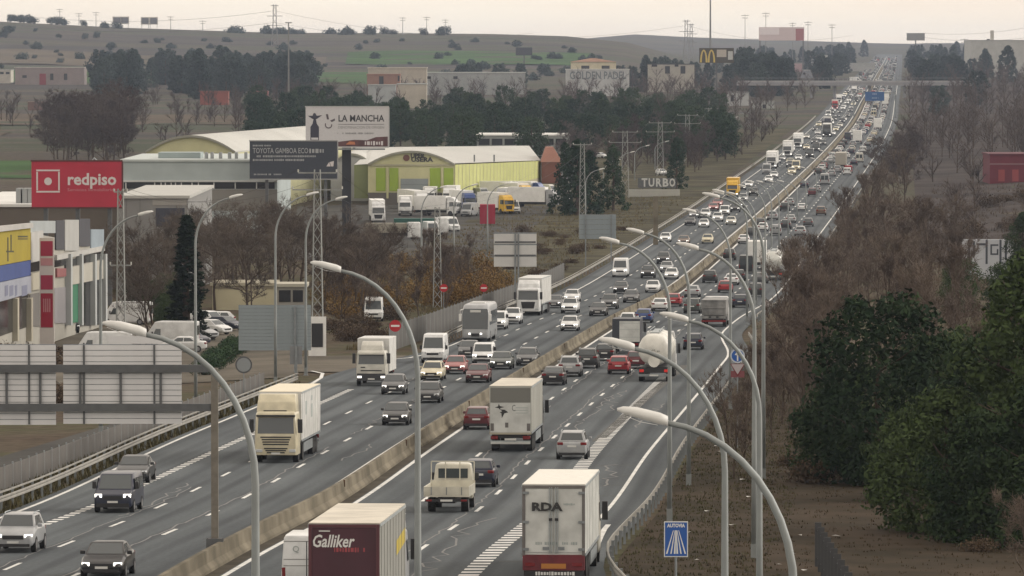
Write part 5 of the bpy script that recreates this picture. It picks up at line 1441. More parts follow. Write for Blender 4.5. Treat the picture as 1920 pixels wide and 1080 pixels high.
for p0, p1, q0, q1 in ((8, 10, 445, 490), (14, 16, 440, 470), (6, 20, 470, 473), (28, 46, 442, 445), (28, 46, 447, 449)): fac('banner_mark', p0, p1, (q0, q0), (q1, q1), M('banner_ink', (.05, .045, .02)), .27)
for p0, p1 in ((2, 8), (11, 18), (21, 25), (34, 44)): fac('sign_mark', p0, p1, (536, 534), (556, 553), M('sign_ink', (.16, .17, .24)), .32)
fac('banner_edge', -30, 52, (426, 418), (437, 427), M('edge_white', (0.396, 0.3828, 0.363)), .5)
fac('blue_band', -30, 52, (503, 488), (534, 516), BANB, .25)
fac('shop_sign', -30, 52, (535, 517), (572, 549), PALEB, .3)
fac('shop_window', -30, 52, (574, 551), (640, 612), DARKWIN, .05)
for p in (22, 48): fac('pillar', p, p + 3, (560, 558), (640, 638), CREAMW, .5)
fac('white_panel', 52, 75, (436, 432), (492, 488), M('panel_white', (0.4092, 0.4026, 0.3828)), .3)
fac('strip_window', 52, 120, (494, 478), (511, 497), DARKWIN, .12)
fac('cream_panel', 52, 75, (513, 508), (545, 541), CREAMW, .3)
fac('shop_window', 54, 75, (552, 548), (612, 612), M('grey_shutter', (.14, .13, .12)), .08)
fac('roof_fence', 55, 103, (414, 414), (437, 437), M('roof_panel', (0.33, 0.3564, 0.363)), .1)
fac('fascia', 100, 190, (478, 461), (488, 470), M('fascia_white', (0.4092, 0.4026, 0.3828)), .35)
fac('strip_window', 120, 190, (490, 470), (503, 488), DARKWIN, .12)
fac('shop_sign', 122, 190, (502, 486), (535, 522), M('sign_cream', (0.3696, 0.3564, 0.3102)), .35)
fac('green_door', 125, 142, (534, 532), (606, 604), GREEND, .2)
fac('shop_window', 146, 188, (527, 522), (612, 608), DARKWIN, .1)
for p in (121, 142, 167, 187): fac('pillar', p, p + 3, (476, 476), (610, 610), M('steel_pillar', (.38, .40, .40)), .6)
fac('lower_pale_panel', 100, 121, (540, 538), (606, 606), M('panel_grey', (.24, .23, .24)), .1)
fac('red_strip', 103, 120, (503, 503), (520, 518), M('dull_red', (.24, .08, .08)), .2)
for p0, p1, q0, q1, mm in ((102, 118, 413, 468, DK), (119, 145, 412, 470, M('board_white', (0.3696, 0.3696, 0.3564))), (146, 166, 410, 462, DK), (168, 192, 430, 466, M('board_bluegrey', (.24, .29, .33)))):
    fac('roof_board', p0, p1, (q0, q0), (q1, q1), mm, .15)
def post_totem(p0, p1, q0, q1, Y, label, parts):
    A, B = ray(p0, q0, Y), ray(p1, q0, Y); c = (A.x + B.x) / 2; z0 = zg(c, Y)
    t = thing('totem_sign', label, 'sign', (c, Y, z0)); w = (B.x - A.x) / 2; Z = lambda q: ray(960, q, Y).z - z0
    box_part('frame', M('totem_frame', (.56, .52, .50)), t, -w, w, 0, .3, 0, Z(q0))
    for (a, b, ra, rb, mm) in parts: box_part('panel', mm, t, -w + 2 * w * a, -w + 2 * w * b, -.03, -.001, Z(rb), Z(ra))
    return t, w, Z
t, w, Z = post_totem(74, 101, 446, 618, 566, 'red and white totem sign standing before the shops', [(.08, .92, 452, 480, REDT), (.08, .92, 484, 498, M('pink_panel', (.48, .24, .26))), (.08, .92, 516, 543, REDT), (.08, .92, 550, 614, M('crimson_panel', (.32, .015, .04)))])
for k in range(4): box_part('glyph', M('pink_panel', (.48, .24, .26)), t, -w * .5 + k * w * .28, -w * .36 + k * w * .28, -.04, -.031, Z(585), Z(560))
# --- red billboard and grey warehouse
t, X, Z, w, H = block('grey_warehouse', 'grey concrete warehouse with a dark window behind the shops', 'building', 222, 352, 372, 740, 60, M('grey_concrete', (.22, .22, .215)), M('light_roof', (.42, .42, .40)))
opening(t, X, Z, 292, 346, 390, 425, mat('blue_glass', (.05, .055, .075), .15)); box_part('band', M('pale_band', (.30, .29, .27)), t, X(286), X(350), -.05, 0, Z(385), Z(374))
for p in (236, 262, 330): box_part('joint', M('joint_dark', (.13, .13, .13)), t, X(p), X(p + 1), -.02, 0, 0, H)
t, X, Z, w, H = block('brown_warehouse', 'low brown warehouse with white roof edge under the red billboard', 'building', -80, 221, 388, 760, 70, M('brown_wall', (.13, .11, .09)), M('white_roof_edge', (.62, .62, .60)))
for k, p in enumerate((30, 42, 52)): box_part('roof_unit', M('roof_unit', (.25, .26, .26)), t, X(p - 5), X(p + 4), 4, 8, H + .36, H + 2.2)
def billboard(p0, p1, q0, q1, Y, label, face, posts, pw=.25, frame=None, zbase=None, cat='billboard'):
    A, B = ray(p0, q0, Y), ray(p1, q0, Y); c = (A.x + B.x) / 2; z0 = zg(c, Y)
    t = thing('billboard', label, cat, (c, Y, z0)); w = (B.x - A.x) / 2
    X = lambda p: ray(p, q0, Y).x - c
    Z = lambda q: ray(960, q, Y).z - z0
    box_part('board', face, t, -w, w, 0, .35, Z(q1), Z(q0))
    if frame:
        for nm, a in (('frame', (-w - .1, w + .1, -.05, .4, Z(q0), Z(q0) + .18)), ('frame', (-w - .1, w + .1, -.05, .4, Z(q1) - .18, Z(q1))), ('frame', (w, w + .18, -.05, .4, Z(q1), Z(q0)))):
            box_part(nm, frame, t, *a)
    for p in posts: box_part('post', BEAM, t, X(p) - pw, X(p) + pw, .36, .36 + pw * 2, -.2, Z(q1) + .5)
    return t, X, Z, w
REDB = M('red_board', (.40, .018, .045), rough=.5); BW = mat('board_print_white', (.62, .58, .58), .6)
t, X, Z, w = billboard(59, 228, 303, 388, 715, 'large red billboard with white square emblem and lettering', REDB, (85, 145, 205), frame=M('board_edge', (.10, .03, .03)))
for a in ((68, 112, 318, 321), (68, 112, 358, 361), (68, 71, 322, 357), (109, 112, 322, 357)): box_part('emblem_frame', BW, t, X(a[0]), X(a[1]), -.03, -.001, Z(a[3]), Z(a[2]))
m = MB(); disc(m, X(90), -.03, Z(340), .45); m.build('emblem_dot', BW, t)
lettering(t, 'redpiso', 1.9, BW, X(172), -.03, Z(337), X(218) - X(127), bold=.05)
lettering(t, 'Servicios Inmobiliarios', .5, mat('board_print_pink', (.50, .22, .25), .6), X(172), -.03, Z(356), X(218) - X(127))
m = MB(); m.tube([(X(172), .2, Z(303)), (X(176), .2, Z(296)), (X(184), .2, Z(303))], .08, 4); m.build('top_hook', GALV, t)
# --- white and dark billboards
BB = mat('billboard_white', (.56, .55, .56), .6, var=.03)
t, X, Z, w = billboard(573, 728, 201, 275, 1000, 'white wine billboard with bottle silhouette and LA MANCHA lettering', BB, (), frame=M('bb_frame', (.46, .46, .46)))
box_part('mast', mat('mast_dark', (.025, .027, .032), .6), t, X(641), X(658), .5, 1.6, -.2, Z(276)); box_part('catwalk', GALVD, t, X(620), X(722), -.9, -.1, Z(281), Z(278))
bt = mat('bottle_print', (.035, .035, .055), .6); m = MB(); y = -.03
m.poly([(X(582), y, Z(274)), (X(598), y, Z(274)), (X(598), y, Z(238)), (X(594), y, Z(232)), (X(592), y, Z(222)), (X(588), y, Z(222)), (X(586), y, Z(232)), (X(582), y, Z(238))])
m.poly([(X(577), y, Z(217)), (X(586), y, Z(223)), (X(594), y, Z(223)), (X(604), y, Z(216)), (X(594), y, Z(217)), (X(591), y, Z(212)), (X(588), y, Z(212)), (X(586), y, Z(217))])
m.build('bottle_print', bt, t)
box_part('bottle_label', BB, t, X(583.5), X(596.5), -.045, -.031, Z(262), Z(258))
m = MB(); m.poly([(X(611), y, Z(214)), (X(615), y, Z(214)), (X(617), y, Z(224)), (X(613), y, Z(224))]); m.poly([(X(619), y, Z(226)), (X(628), y, Z(222)), (X(628), y, Z(226)), (X(622), y, Z(229))])
for k in range(10):
    a0, a1 = math.pi * (.85 + k * .12), math.pi * (.85 + (k + 1) * .12)
    m.poly([(X(616 + 7 * math.cos(a)), y, Z(234 - r_ * math.sin(a))) for a, r_ in ((a0, 7), (a1, 7))] + [(X(616 + 5 * math.cos(a)), y, Z(234 - r_ * math.sin(a))) for a, r_ in ((a1, 5), (a0, 5))])
m.build('knot_emblem', mat('emblem_print', (.10, .08, .09), .6), t)
lettering(t, 'LA MANCHA', 1.5, mat('print_dark', (.05, .05, .055), .6), X(677), -.03, Z(222.5), X(720) - X(634), bold=.03)
box_part('rule', MATS['print_dark'], t, X(634), X(720), -.03, -.001, Z(233.4), Z(232.6))
PG = mat('print_grey', (.26, .26, .26), .6)
lettering(t, 'DENOMINACION DE ORIGEN', .6, PG, X(677), -.03, Z(239), X(720) - X(634)); scribble(t, X(633), X(700), -.03, Z(250), .3, PG, 31)
m = MB(); m.poly([(X(600), -.02, Z(274.6)), (X(727), -.02, Z(274.6)), (X(727), -.02, Z(256)), (X(705), -.02, Z(257)), (X(688), -.02, Z(263)), (X(665), -.02, Z(262)), (X(625), -.02, Z(267)), (X(600), -.02, Z(270))]); m.build('landscape_print', mat('landscape_print', (.10, .045, .045), .6, var=.4, scale=.5), t)
m = MB(); m.poly([(X(648), -.03, Z(271)), (X(666), -.03, Z(271)), (X(665), -.03, Z(266)), (X(655), -.03, Z(265))]); m.build('glow_print', mat('orange_print', (.50, .18, .08), .6), t)
scribble(t, X(684), X(718), -.035, Z(268.5), .7, BW, 32)
NAV = mat('billboard_navy', (.035, .042, .058), .6, var=.05)
t, X, Z, w = billboard(468, 632, 265, 335, 985, 'dark slate billboard with pale lettering beside the wine billboard', NAV, (500, 610), frame=M('bb_frame2', (.30, .30, .30)))
PPALE = mat('print_pale', (.34, .35, .36), .6)
lettering(t, 'TOYOTA GAMBOA ECO', 1.2, PPALE, (X(474) + X(578)) / 2, -.03, Z(283), X(578) - X(474), bold=.012)
for k, (p0, p1, q_, hh) in enumerate(((474, 508, 273, .28), (580, 607, 283, .8), (474, 592, 293, .34), (474, 570, 300, .34), (476, 528, 327, .26))): scribble(t, X(p0), X(p1), -.03, Z(q_), hh, PPALE, 20 + k)
m = MB(); m.poly([(X(612), -.03, Z(312)), (X(617), -.03, Z(304)), (X(620), -.03, Z(312))]); m.poly([(X(618), -.03, Z(304)), (X(626), -.03, Z(302)), (X(625), -.03, Z(312)), (X(621), -.03, Z(312))]); m.build('emblem', BW, t)
# --- vaulted halls
LIME = M('lime_panel', (0.264, 0.368, 0.048)); CRM = M('hall_cream', (.50, .49, .29)); VAULT = M('vault_roof', (0.448, 0.448, 0.424), scale=.05); DOORG = M('roller_door', (.25, .28, .29)); PALEY = M('pale_yellow_sheet', (.46, .48, .18))
def vault(name, label, pa, pb, qs, qt, Y, depth, wall, pc=None, roofover=1.0):
    """hall with a segmental vault: springing row qs, crown row qt"""
    A, B = ray(pa, qs, Y), ray(pb, qs, Y); c = (A.x + B.x) / 2; z0 = zg(c, Y) - .5; w = (B.x - A.x) / 2
    t = thing(name, label, 'hall', (c, Y, z0))
    X = lambda p: ray(p, qs, Y).x - c
    Z = lambda q: ray(960, q, Y).z - z0
    hs_, ht = Z(qs), Z(qt)
    box_part('wall', wall, t, -w, w, 0, depth, 0, hs_)
    n = 14; arc = [(-w + 2 * w * i / n, hs_ + (ht - hs_) * (1 - (2 * i / n - 1) ** 2)) for i in range(n + 1)]
    m = MB(); m.poly([(x, -.05, z) for x, z in arc]); m.build('gable', wall, t)
    m = MB()
    for (y0, y1, e) in ((-.5, depth + .3, .25),):
        m.loft([[(x, y0, z + e) for x, z in arc] + [(x, y0, z) for x, z in reversed(arc)], [(x, y1, z + e) for x, z in arc] + [(x, y1, z) for x, z in reversed(arc)]])
    o = m.build('vault_roof', VAULT, t); fix_normals(o.data)
    m = MB(); m.loft([[(x, -.62, z + .28) for x, z in arc] + [(x, -.62, z - .15) for x, z in reversed(arc)], [(x, -.52, z + .28) for x, z in arc] + [(x, -.52, z - .15) for x, z in reversed(arc)]])
    o = m.build('roof_edge', M('roof_edge_grey', (.26, .26, .22)), t); fix_normals(o.data)
    return t, X, Z, w, hs_
t, X, Z, w, H = vault('yellow_hall', 'cream hall with lime green panels, vaulted sign gable and grey roller door', 690, 852, 309, 285, 1200, 3.5, CRM)
for a in ((705, 723), (730, 747), (806, 826), (832, 850)): box_part('green_panel', LIME, t, X(a[0]), X(a[1]), -.12, -.051, Z(358), Z(315))
for p in (724, 827): box_part('pilaster', CRM, t, X(p + .5), X(p + 4.5), -.2, -.052, Z(372), Z(312))
for p in (748, 803): box_part('door_frame', CRM, t, X(p), X(p + 3), -.3, -.052, 0, Z(332))
box_part('roller_door', DOORG, t, X(751.2), X(802.8), -.15, -.051, 0, Z(335))
for q in (346, 356, 366): box_part('door_line', M('door_line', (.19, .21, .22)), t, X(751.2), X(802.8), -.17, -.151, Z(q + .6), Z(q - .6))
box_part('eaves_band', M('eaves', (.36, .34, .24)), t, -w, w, -.25, -.13, Z(311), Z(308))
box_part('plinth', M('hall_plinth', (.12, .11, .10)), t, -w, w, -.1, -.052, 0, Z(361))
lettering(t, 'UPER', 1.2, MATS['print_dark'], X(783), -.2, Z(292.5), X(797) - X(770), bold=.05); lettering(t, 'USERA', 1.2, MATS['print_dark'], X(791), -.2, Z(299.5), X(812) - X(771), bold=.05)
m = MB(); disc(m, X(762), -.2, Z(296), .65); m.build('round_emblem', mat('emblem_brown', (.14, .06, .05), .6), t)
# long side wall running away
t2 = thing('hall_side_wing', 'long pale yellow ribbed side wall of the vaulted hall with white roof', 'hall', (0, 0, 0))
P0, P1 = ray(853, 309, 1200), ray(1014, 302, 1350)
nseg = 26
for i in range(nseg):
    f0, f1 = i / nseg, (i + 1) / nseg
    a, b = P0.lerp(P1, f0), P0.lerp(P1, f1)
    m = MB(); g0 = a.lerp(b, .06); g1 = a.lerp(b, .94)
    zb = zg(a.x, a.y)
    lo0, hi0 = zb + (a.z - zb) * .24, a.z
    m.loft([[(g0.x, g0.y - .15, lo0), (g1.x, g1.y - .15, lo0), (g1.x, g1.y + .1, lo0), (g0.x, g0.y + .1, lo0)], [(g0.x, g0.y - .15, hi0), (g1.x, g1.y - .15, hi0), (g1.x, g1.y + .1, hi0), (g0.x, g0.y + .1, hi0)]])
    m.build('sheet_panel', PALEY, t2)
m = MB(); za, zb = zg(P0.x, P0.y), zg(P1.x, P1.y)
m.loft([[(P0.x, P0.y + .15, za), (P1.x, P1.y + .15, zb), (P1.x - 30, P1.y + .2, zb), (P0.x - 14, P0.y + .2, za)], [(P0.x, P0.y + .15, P0.z), (P1.x, P1.y + .15, P1.z), (P1.x - 30, P1.y + .2, P1.z), (P0.x - 14, P0.y + .2, P0.z)]]); m.build('wall', M('side_base', (.36, .33, .22)), t2)
m = MB(); m.poly([tuple(ray(*a)) for a in ((664, 309, 1204), (690, 307.5, 1204), (853, 306.5, 1204), (1014, 300.5, 1350), (992, 273, 1400), (700, 276, 1310))]); m.build('roof', VAULT, t2)
m = MB(); m.poly([tuple(ray(*a)) for a in ((664, 309, 1204), (690, 308.5, 1204.5), (690, 372, 1204.5), (664, 372, 1204))]); m.build('flank_wall', M('flank_green', (.22, .25, .12)), t2)
for p, Y in ((888, 1240), (925, 1270)): box_part('roof_vent', GALVD, t2, ray(p, 300, Y).x, ray(p + 3, 300, Y).x, Y - 1, Y - .5, ray(p, 303, Y).z, ray(p, 290, Y).z)
t, X, Z, w, H = vault('cream_hall', 'cream vaulted hall with small dark openings behind the long pale shed', 273, 443, 286, 256, 1140, 160, CRM)
t.rotation_euler = (0, 0, -.11)
for a in ((340, 350), (403, 411)): opening(t, X, Z, a[0], a[1], 287, 297)
for p in range(297, 440, 16): box_part('pilaster', CRM, t, X(p), X(p + 3), -.15, -.0, Z(298), Z(287))
t, X, Z, w, H = vault('white_hall', 'low white vaulted hall left of the yellow hall', 620, 700, 312, 290, 1235, 150, M('hall_white', (.45, .46, .46)))
t, X, Z, w, H = block('pale_shed', 'long pale grey blue shed with a dark window strip beneath its fascia', 'shed', 228, 520, 303, 990, 60, M('pale_sheet', (.36, .41, .41)), M('shed_roof', (.45, .49, .48)))
box_part('window_strip', DARKWIN, t, X(232), X(515), -.05, 0, Z(354), Z(342)); box_part('gutter', M('gutter_white', (.55, .56, .55)), t, X(228), X(520), -.3, -.06, Z(341), Z(338))
for p in (235, 289, 301, 309, 320, 328, 339, 359, 371, 400, 440, 480): box_part('mullion', M('gutter_white', (.55, .56, .55)), t, X(p), X(p + 2), -.12, -.051, Z(354), Z(342))
box_part('wall_base', M('shed_base', (.20, .19, .17)), t, X(228), X(520), -.04, 0, Z(395), Z(355))
for p in (380, 391, 407, 424, 437, 455): box_part('roof_unit', M('roof_unit', (.25, .26, .26)), t, X(p), X(p + 5), 6, 9, H + .36, H + 1.4)
box_part('roof_tank', M('glass_rooflight', (.28, .33, .33)), t, X(290), X(370), 10, 20, H + .36, H + 1.3)
t, X, Z, w, H = block('cream_hut', 'low cream flat roofed building beside the dark cypress', 'building', 398, 516, 536, 690, 9, M('hut_cream', (.52, .48, .33)), M('hut_roof', (.40, .37, .28)))
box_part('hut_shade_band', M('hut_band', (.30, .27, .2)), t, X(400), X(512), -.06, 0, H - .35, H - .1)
t, X, Z, w, H = block('dark_kiosk', 'dark glazed kiosk next to the low cream building', 'building', 519, 572, 538, 680, 6, M('kiosk_wall', (.30, .29, .26)), M('kiosk_roof', (.42, .40, .33)))
opening(t, X, Z, 523, 545, 544, 566); opening(t, X, Z, 549, 568, 544, 566)
t, X, Z, w, H = block('brick_house', 'red brick building at the end of the ribbed yellow wing', 'building', 1016, 1052, 304, 1345, 20, M('red_brick', (.20, .08, .06)), None)
m = MB(); m.loft([[(-w - .3, -.3, H), (w + .3, -.3, H), (w + .3, 20.3, H), (-w - .3, 20.3, H)], [(-w * .6, 4, H + 3.2), (w * .2, 4, H + 3.2), (w * .2, 16, H + 3.2), (-w * .6, 16, H + 3.2)]]); m.build('roof', M('tile_roof', (.24, .11, .075)), t)
t, X, Z, w, H = block('office_hall', 'flat office hall with white framed window strip behind the yellow hall', 'building', 894, 1068, 255, 1560, 40, M('office_grey', (.28, .30, .29)), M('office_roof', (.58, .58, .56)))
for i in range(7): opening(t, X, Z, 898 + i * 24, 898 + i * 24 + 20, 260, 272)
t, X, Z, w, H = block('red_building', 'dark red roadside building with pale lintels among the bare trees', 'building', 1856, 1960, 291, 1330, 20, M('dark_red_wall', (.13, .018, .03)), M('red_roof', (.10, .02, .03)))
box_part('lintel', M('dull_pink', (.20, .10, .11)), t, X(1856), X(1960), -.1, 0, Z(309), Z(306))
for p in (1872, 1898, 1925): box_part('window', M('red_frame', (.26, .05, .05)), t, X(p), X(p + 12), -.08, 0, Z(340), Z(318))
t, X, Z, w, H = block('graffiti_wall', 'white wall with dark blocky graffiti behind the pines', 'wall', 1804, 1900, 449, 800, 1.0, M('graffiti_white', (.46, .48, .52)))
gd = mat('graffiti_dark', (.05, .06, .075), .7)
for a in ((1815, 1819, 449, 495), (1824, 1828, 452, 480), (1832, 1848, 456, 460), (1848, 1852, 449, 495), (1857, 1872, 458, 461), (1857, 1860, 461, 478), (1860, 1872, 475, 478), (1869, 1872, 467, 475), (1874, 1878, 449, 495), (1884, 1888, 452, 488)):
    box_part('graffiti', gd, t, X(a[0]), X(a[1]), -.03, 0, Z(a[3]), Z(a[2]))
# --- letter sign on the bank
t, X, Z, w = billboard(1196, 1268, 334, 352, 1262, 'big white block letters on a frame above a low wall', BEAM, (1205, 1240, 1262), cat='sign', pw=.1)
for k, ch in enumerate('TURBO'): lettering(t, ch, 2.3, mat('letter_white', (.52, .53, .52), .6), X(1208.5 + k * 13), -.05, Z(343), X(11) - X(0), bold=.08, name='block_letter')
t, X, Z, w, H = block('bank_wall', 'long low white wall beneath the block letter sign', 'wall', 1178, 1275, 355, 1258, .5, M('bank_wall_white', (.40, .40, .37)))
t, X, Z, w, H = block('concrete_pillar', 'pale square concrete pillar on the grassy bank', 'pillar', 1225, 1234, 368, 960, 1.0, CONC)
# --- far houses and sheds
FARB = [  # name, label, pa, pb, qtop, Y, depth, wall colour, roof colour, windows
 ('long_shed', 'long grey shed far beyond the pines', 760, 985, 137, 2900, 50, (.30, .31, .31), (.36, .37, .36), [(775, 783, 143, 148), (800, 808, 143, 148), (850, 858, 143, 148)]),
 ('white_shed', 'white walled sports shed with dark lettering beyond the pines', 1062, 1180, 131, 2850, 40, (.44, .45, .45), (.46, .46, .45), []),
 ('cream_house', 'cream gabled house with two dark windows beyond the pines', 1071, 1155, 116, 3000, 20, (.55, .50, .36), None, [(1090, 1105, 123, 129), (1128, 1143, 123, 129)]),
 ('white_house', 'white house with long pale roof edge left of the tall pole', 690, 800, 128, 2850, 20, (.40, .36, .30), (.50, .45, .36), []),
 ('brick_row', 'brick pink row house beyond the dark pines', 688, 750, 140, 2600, 14, (.26, .15, .115), (.30, .17, .13), [(711, 719, 143, 158), (746, 749, 142, 152)]),
 ('white_gable', 'white gable end with pale grey roof above the pines', 745, 800, 158, 2450, 14, (.42, .38, .32), (.38, .40, .40), []),
 ('grey_annex', 'pale grey annex left of the white gable', 690, 742, 160, 2420, 10, (.34, .36, .36), (.36, .38, .38), []),
 ('terrace', 'white and dark terrace of houses by the roadside sign', 1216, 1302, 121, 3000, 20, (.36, .34, .30), (.06, .06, .065), [(1222, 1232, 121, 125), (1247, 1256, 124, 138), (1276, 1285, 124, 138), (1265, 1272, 121, 125)]),
 ('white_block', 'white flat building among bare trees at the foot of the hill', -20, 20, 132, 3400, 20, (.42, .39, .34), (.42, .42, .40), [(0, 7, 135, 139), (11, 18, 135, 139)]),
 ('long_house', 'long white roofed house with red door at the foot of the hill', 28, 158, 127, 3350, 20, (.24, .20, .19), (.46, .43, .40), [(42, 50, 141, 146), (94, 100, 138, 150), (120, 126, 138, 150)]),
 ('red_shed', 'red shed in the fields before the dark wood', 375, 428, 172, 2550, 10, (.24, .07, .05), (.22, .08, .06), [(398, 402, 188, 194)]),
 ('red_shed', 'second red shed farther right in the fields', 470, 502, 172, 2600, 10, (.26, .09, .07), (.24, .10, .08), []),
 ('brick_barn', 'brown brick barn in the ploughed fields', 195, 240, 180, 2550, 10, (.19, .115, .09), (.22, .16, .13), []),
 ('small_barn', 'small brown barn with white lintel in the fields', 52, 88, 192, 2400, 10, (.17, .105, .09), (.20, .15, .13), []),
 ('far_factory', 'big pale factory on the skyline right of the road', 1822, 1990, 76, 3700, 60, (.40, .40, .38), (.34, .34, .33), [(1850, 1856, 73, 75)]),
 ('far_factory', 'low pale sheds left of the road beyond the overpass', 1586, 1640, 119, 4300, 40, (.34, .34, .33), (.36, .36, .35), []),
 ('far_factory', 'stacked white roadside buildings beyond the overpass', 1526, 1552, 104, 4200, 40, (.40, .40, .39), (.30, .30, .30), [(1530, 1548, 112, 114)]),
 ('far_factory', 'grey roadside building at the left end of the overpass', 1500, 1536, 132, 3750, 30, (.22, .23, .25), (.36, .37, .38), [(1506, 1510, 136, 140), (1524, 1530, 136, 140)]),
 ('showroom', 'white roadside showroom with posters by the bare trees', 1366, 1404, 174, 2550, 15, (.40, .41, .41), (.18, .18, .18), [(1370, 1376, 178, 190)]),
 ('showroom', 'low white showroom right of the poster one', 1411, 1452, 191, 2450, 12, (.34, .35, .34), (.28, .28, .27), [(1430, 1436, 196, 203)]),
]
for (nm, lab, pa, pb, qt, Y, dp, wc, rc, wins) in FARB:
    t, X, Z, w, H = block(nm, lab, 'building', pa, pb, qt, Y, dp, M('w_' + lab[:18], wc), M('r_' + lab[:18], rc) if rc else None)
    for a in wins: opening(t, X, Z, *a, d=.2)
    if nm == 'white_shed': lettering(t, 'GOLDEN PADEL', 5, mat('shed_letters', (.17, .19, .20), .7), X(1121), -.2, Z(142), X(1170) - X(1064), bold=.1)
    if nm == 'cream_house':
        m = MB(); m.loft([[(-w - .5, -.5, H), (w + .5, -.5, H), (w + .5, 20.5, H), (-w - .5, 20.5, H)], [(-1, 1, Z(109)), (1, 1, Z(109)), (1, 19, Z(109)), (-1, 19, Z(109))]]); m.build('roof', M('house_tiles', (.33, .20, .14)), t)
    if nm == 'long_house': opening(t, X, Z, 74, 86, 138, 160, M('red_door_far', (.22, .04, .05)), 'door', .25)
    if nm == 'far_factory' and pb > 1900: box_part('chimney', M('factory_stack', (.45, .43, .38)), t, X(1858), X(1864), 2, 6, H, Z(57))
# --- roadside boards far off
def far_board(p0, p1, q0, q1, Y, label, face, extra=(), post=True):
    t, X, Z, w = billboard(p0, p1, q0, q1, Y, label, face, ((p0 + p1) / 2,) if post else (p0 + 2, p1 - 2), pw=.4)
    for (a, b, c, d, mm) in extra: box_part('print', mm, t, X(a), X(b), -.1, -.01, Z(d), Z(c))
    return t, X, Z
t, X, Z = far_board(1311, 1376, 90, 118, 2650, 'dark restaurant sign with a yellow arched letter and white panels', mat('sign_brown', (.06, .05, .035), .6), ((1344, 1362, 93, 107, mat('sign_pale', (.42, .38, .33), .6)), (1365, 1374, 96, 112, mat('sign_pale2', (.45, .46, .45), .6))))
m = MB()
for c in (1319.5, 1334): 
    pts = [(c - 7 * math.cos(a), 117 - 24 * math.sin(a)) for a in [math.pi * i / 12 for i in range(13)]]; inn = [(c - 3.6 * math.cos(a), 117 - 21 * math.sin(a)) for a in [math.pi * i / 12 for i in range(13)]]
    for i in range(12): m.poly([(X(p), -.2, Z(q)) for p, q in (pts[i], pts[i + 1], inn[i + 1], inn[i])])
m.build('arched_letter', mat('arch_yellow', (.55, .42, .10), .6), t)
far_board(1423, 1508, 51, 76, 4100, 'pink and white billboard pair on the skyline', mat('skyline_board', (.60, .50, .51), .6), ((1424, 1461, 52, 65, mat('skyline_white', (.75, .68, .70), .6)), (1492, 1507, 54, 76, mat('skyline_red', (.36, .14, .15), .6))), False)
far_board(1462, 1504, 119, 135, 3300, 'faded pink billboard in the far roadside trees', mat('faded_pink', (.36, .26, .28), .6))
far_board(967, 998, 89, 104, 3600, 'dark back of a billboard in the plain before the hill', mat('board_back', (.04, .042, .055), .6))
far_board(1700, 1734, 62, 76, 4600, 'grey back of a billboard on the skyline by the road', mat('board_back2', (.22, .22, .22), .6))
# --- overpass
Y = 2760.0; A, B = ray(1508, 150, Y), ray(1708, 150, Y)
t = thing('overpass', 'flat grey concrete overpass with railing crossing the motorway', 'overpass', ((A.x + B.x) / 2, Y, zr(Y))); w = (B.x - A.x) / 2; zb, zt = ray(960, 160.5, Y).z - zr(Y), ray(960, 154.5, Y).z - zr(Y)
OVP = M('overpass_concrete', (.27, .27, .28))
box_part('deck', OVP, t, -w - 30, w + 30, 0, 10, zb, zt); box_part('parapet', M('parapet', (.33, .33, .34)), t, -w - 30, w + 30, -.2, 0, zt + .01, zt + .8)
for p in (1522, 1566, 1632, 1697): box_part('pier', OVP, t, ray(p, 150, Y).x - (A.x + B.x) / 2 - .6, ray(p, 150, Y).x - (A.x + B.x) / 2 + .6, 3, 6, -.3, zb)
for k in range(22): box_part('railing_post', GALVD, t, -w + k * w / 11 - .08, -w + k * w / 11 + .08, -.15, 0, zt + .8, zt + 2.0)
box_part('hand_rail', GALVD, t, -w - 30, w + 30, -.15, -.05, zt + 1.9, zt + 2.05)
for k, (p, c) in enumerate(((1605, 'white'), (1650, 'white'), (1622, 'dgrey'))):
    vehicle('van' if k == 0 else 'hatch', (ray(p, 150, Y).x, Y + 4, zr(Y) + zt), math.pi / 2, CARCOL[c], '%s %s crossing the overpass' % (COLWORD.get(c, c), 'van' if k == 0 else 'car'), None, 2)
# --- skyline masts
def pole_mast(p, q0, Y, label, r=.5, arms=(), group=None, qb=None, name='power_pole', cat='pole', base=None):
    c = ray(p, q0, Y); z0 = zg(c.x, Y) - .5; H = c.z - z0
    t = thing(name, label, cat, (c.x, Y, z0), 0, group)
    m = MB(); m.tube([(0, 0, 0), (0, 0, H)], [r, r * .5], 6); m.build('shaft', mat('far_pole', (.17, .17, .165), .7), t)
    for dz, L in arms: box_part('cross_arm', mat('far_pole', (.17, .17, .165), .7), t, -L / 2, L / 2, -.15, .15, H - dz, H - dz + .35)
    return t
pole_mast(541, 42, 2300, 'tall grey mono pole rising from the dark wood', .45, ((.3, 2.5),))
pole_mast(1332, -20, 3900, 'very tall slender mast cutting the sky', .9, name='tall_mast', cat='mast')
for p, q, Y in ((714, 47, 5300), (755, 32, 5300), (800, 31, 5300), (835, 36, 5300), (1397, 27, 4800), (1436, 23, 4600), (1486, 42, 5200), (1515, 40, 5000), (1560, 45, 4800), (895, 68, 4900), (180, 22, 5400), (148, 24, 5400), (112, 16, 5400), (320, 30, 5400), (380, 38, 5400), (1808, 72, 4400)):
    pole_mast(p, q, Y, 'slim power pole standing on the skyline', .35, ((1.0, 6), (3.0, 4.5)), 'power poles on the skyline')
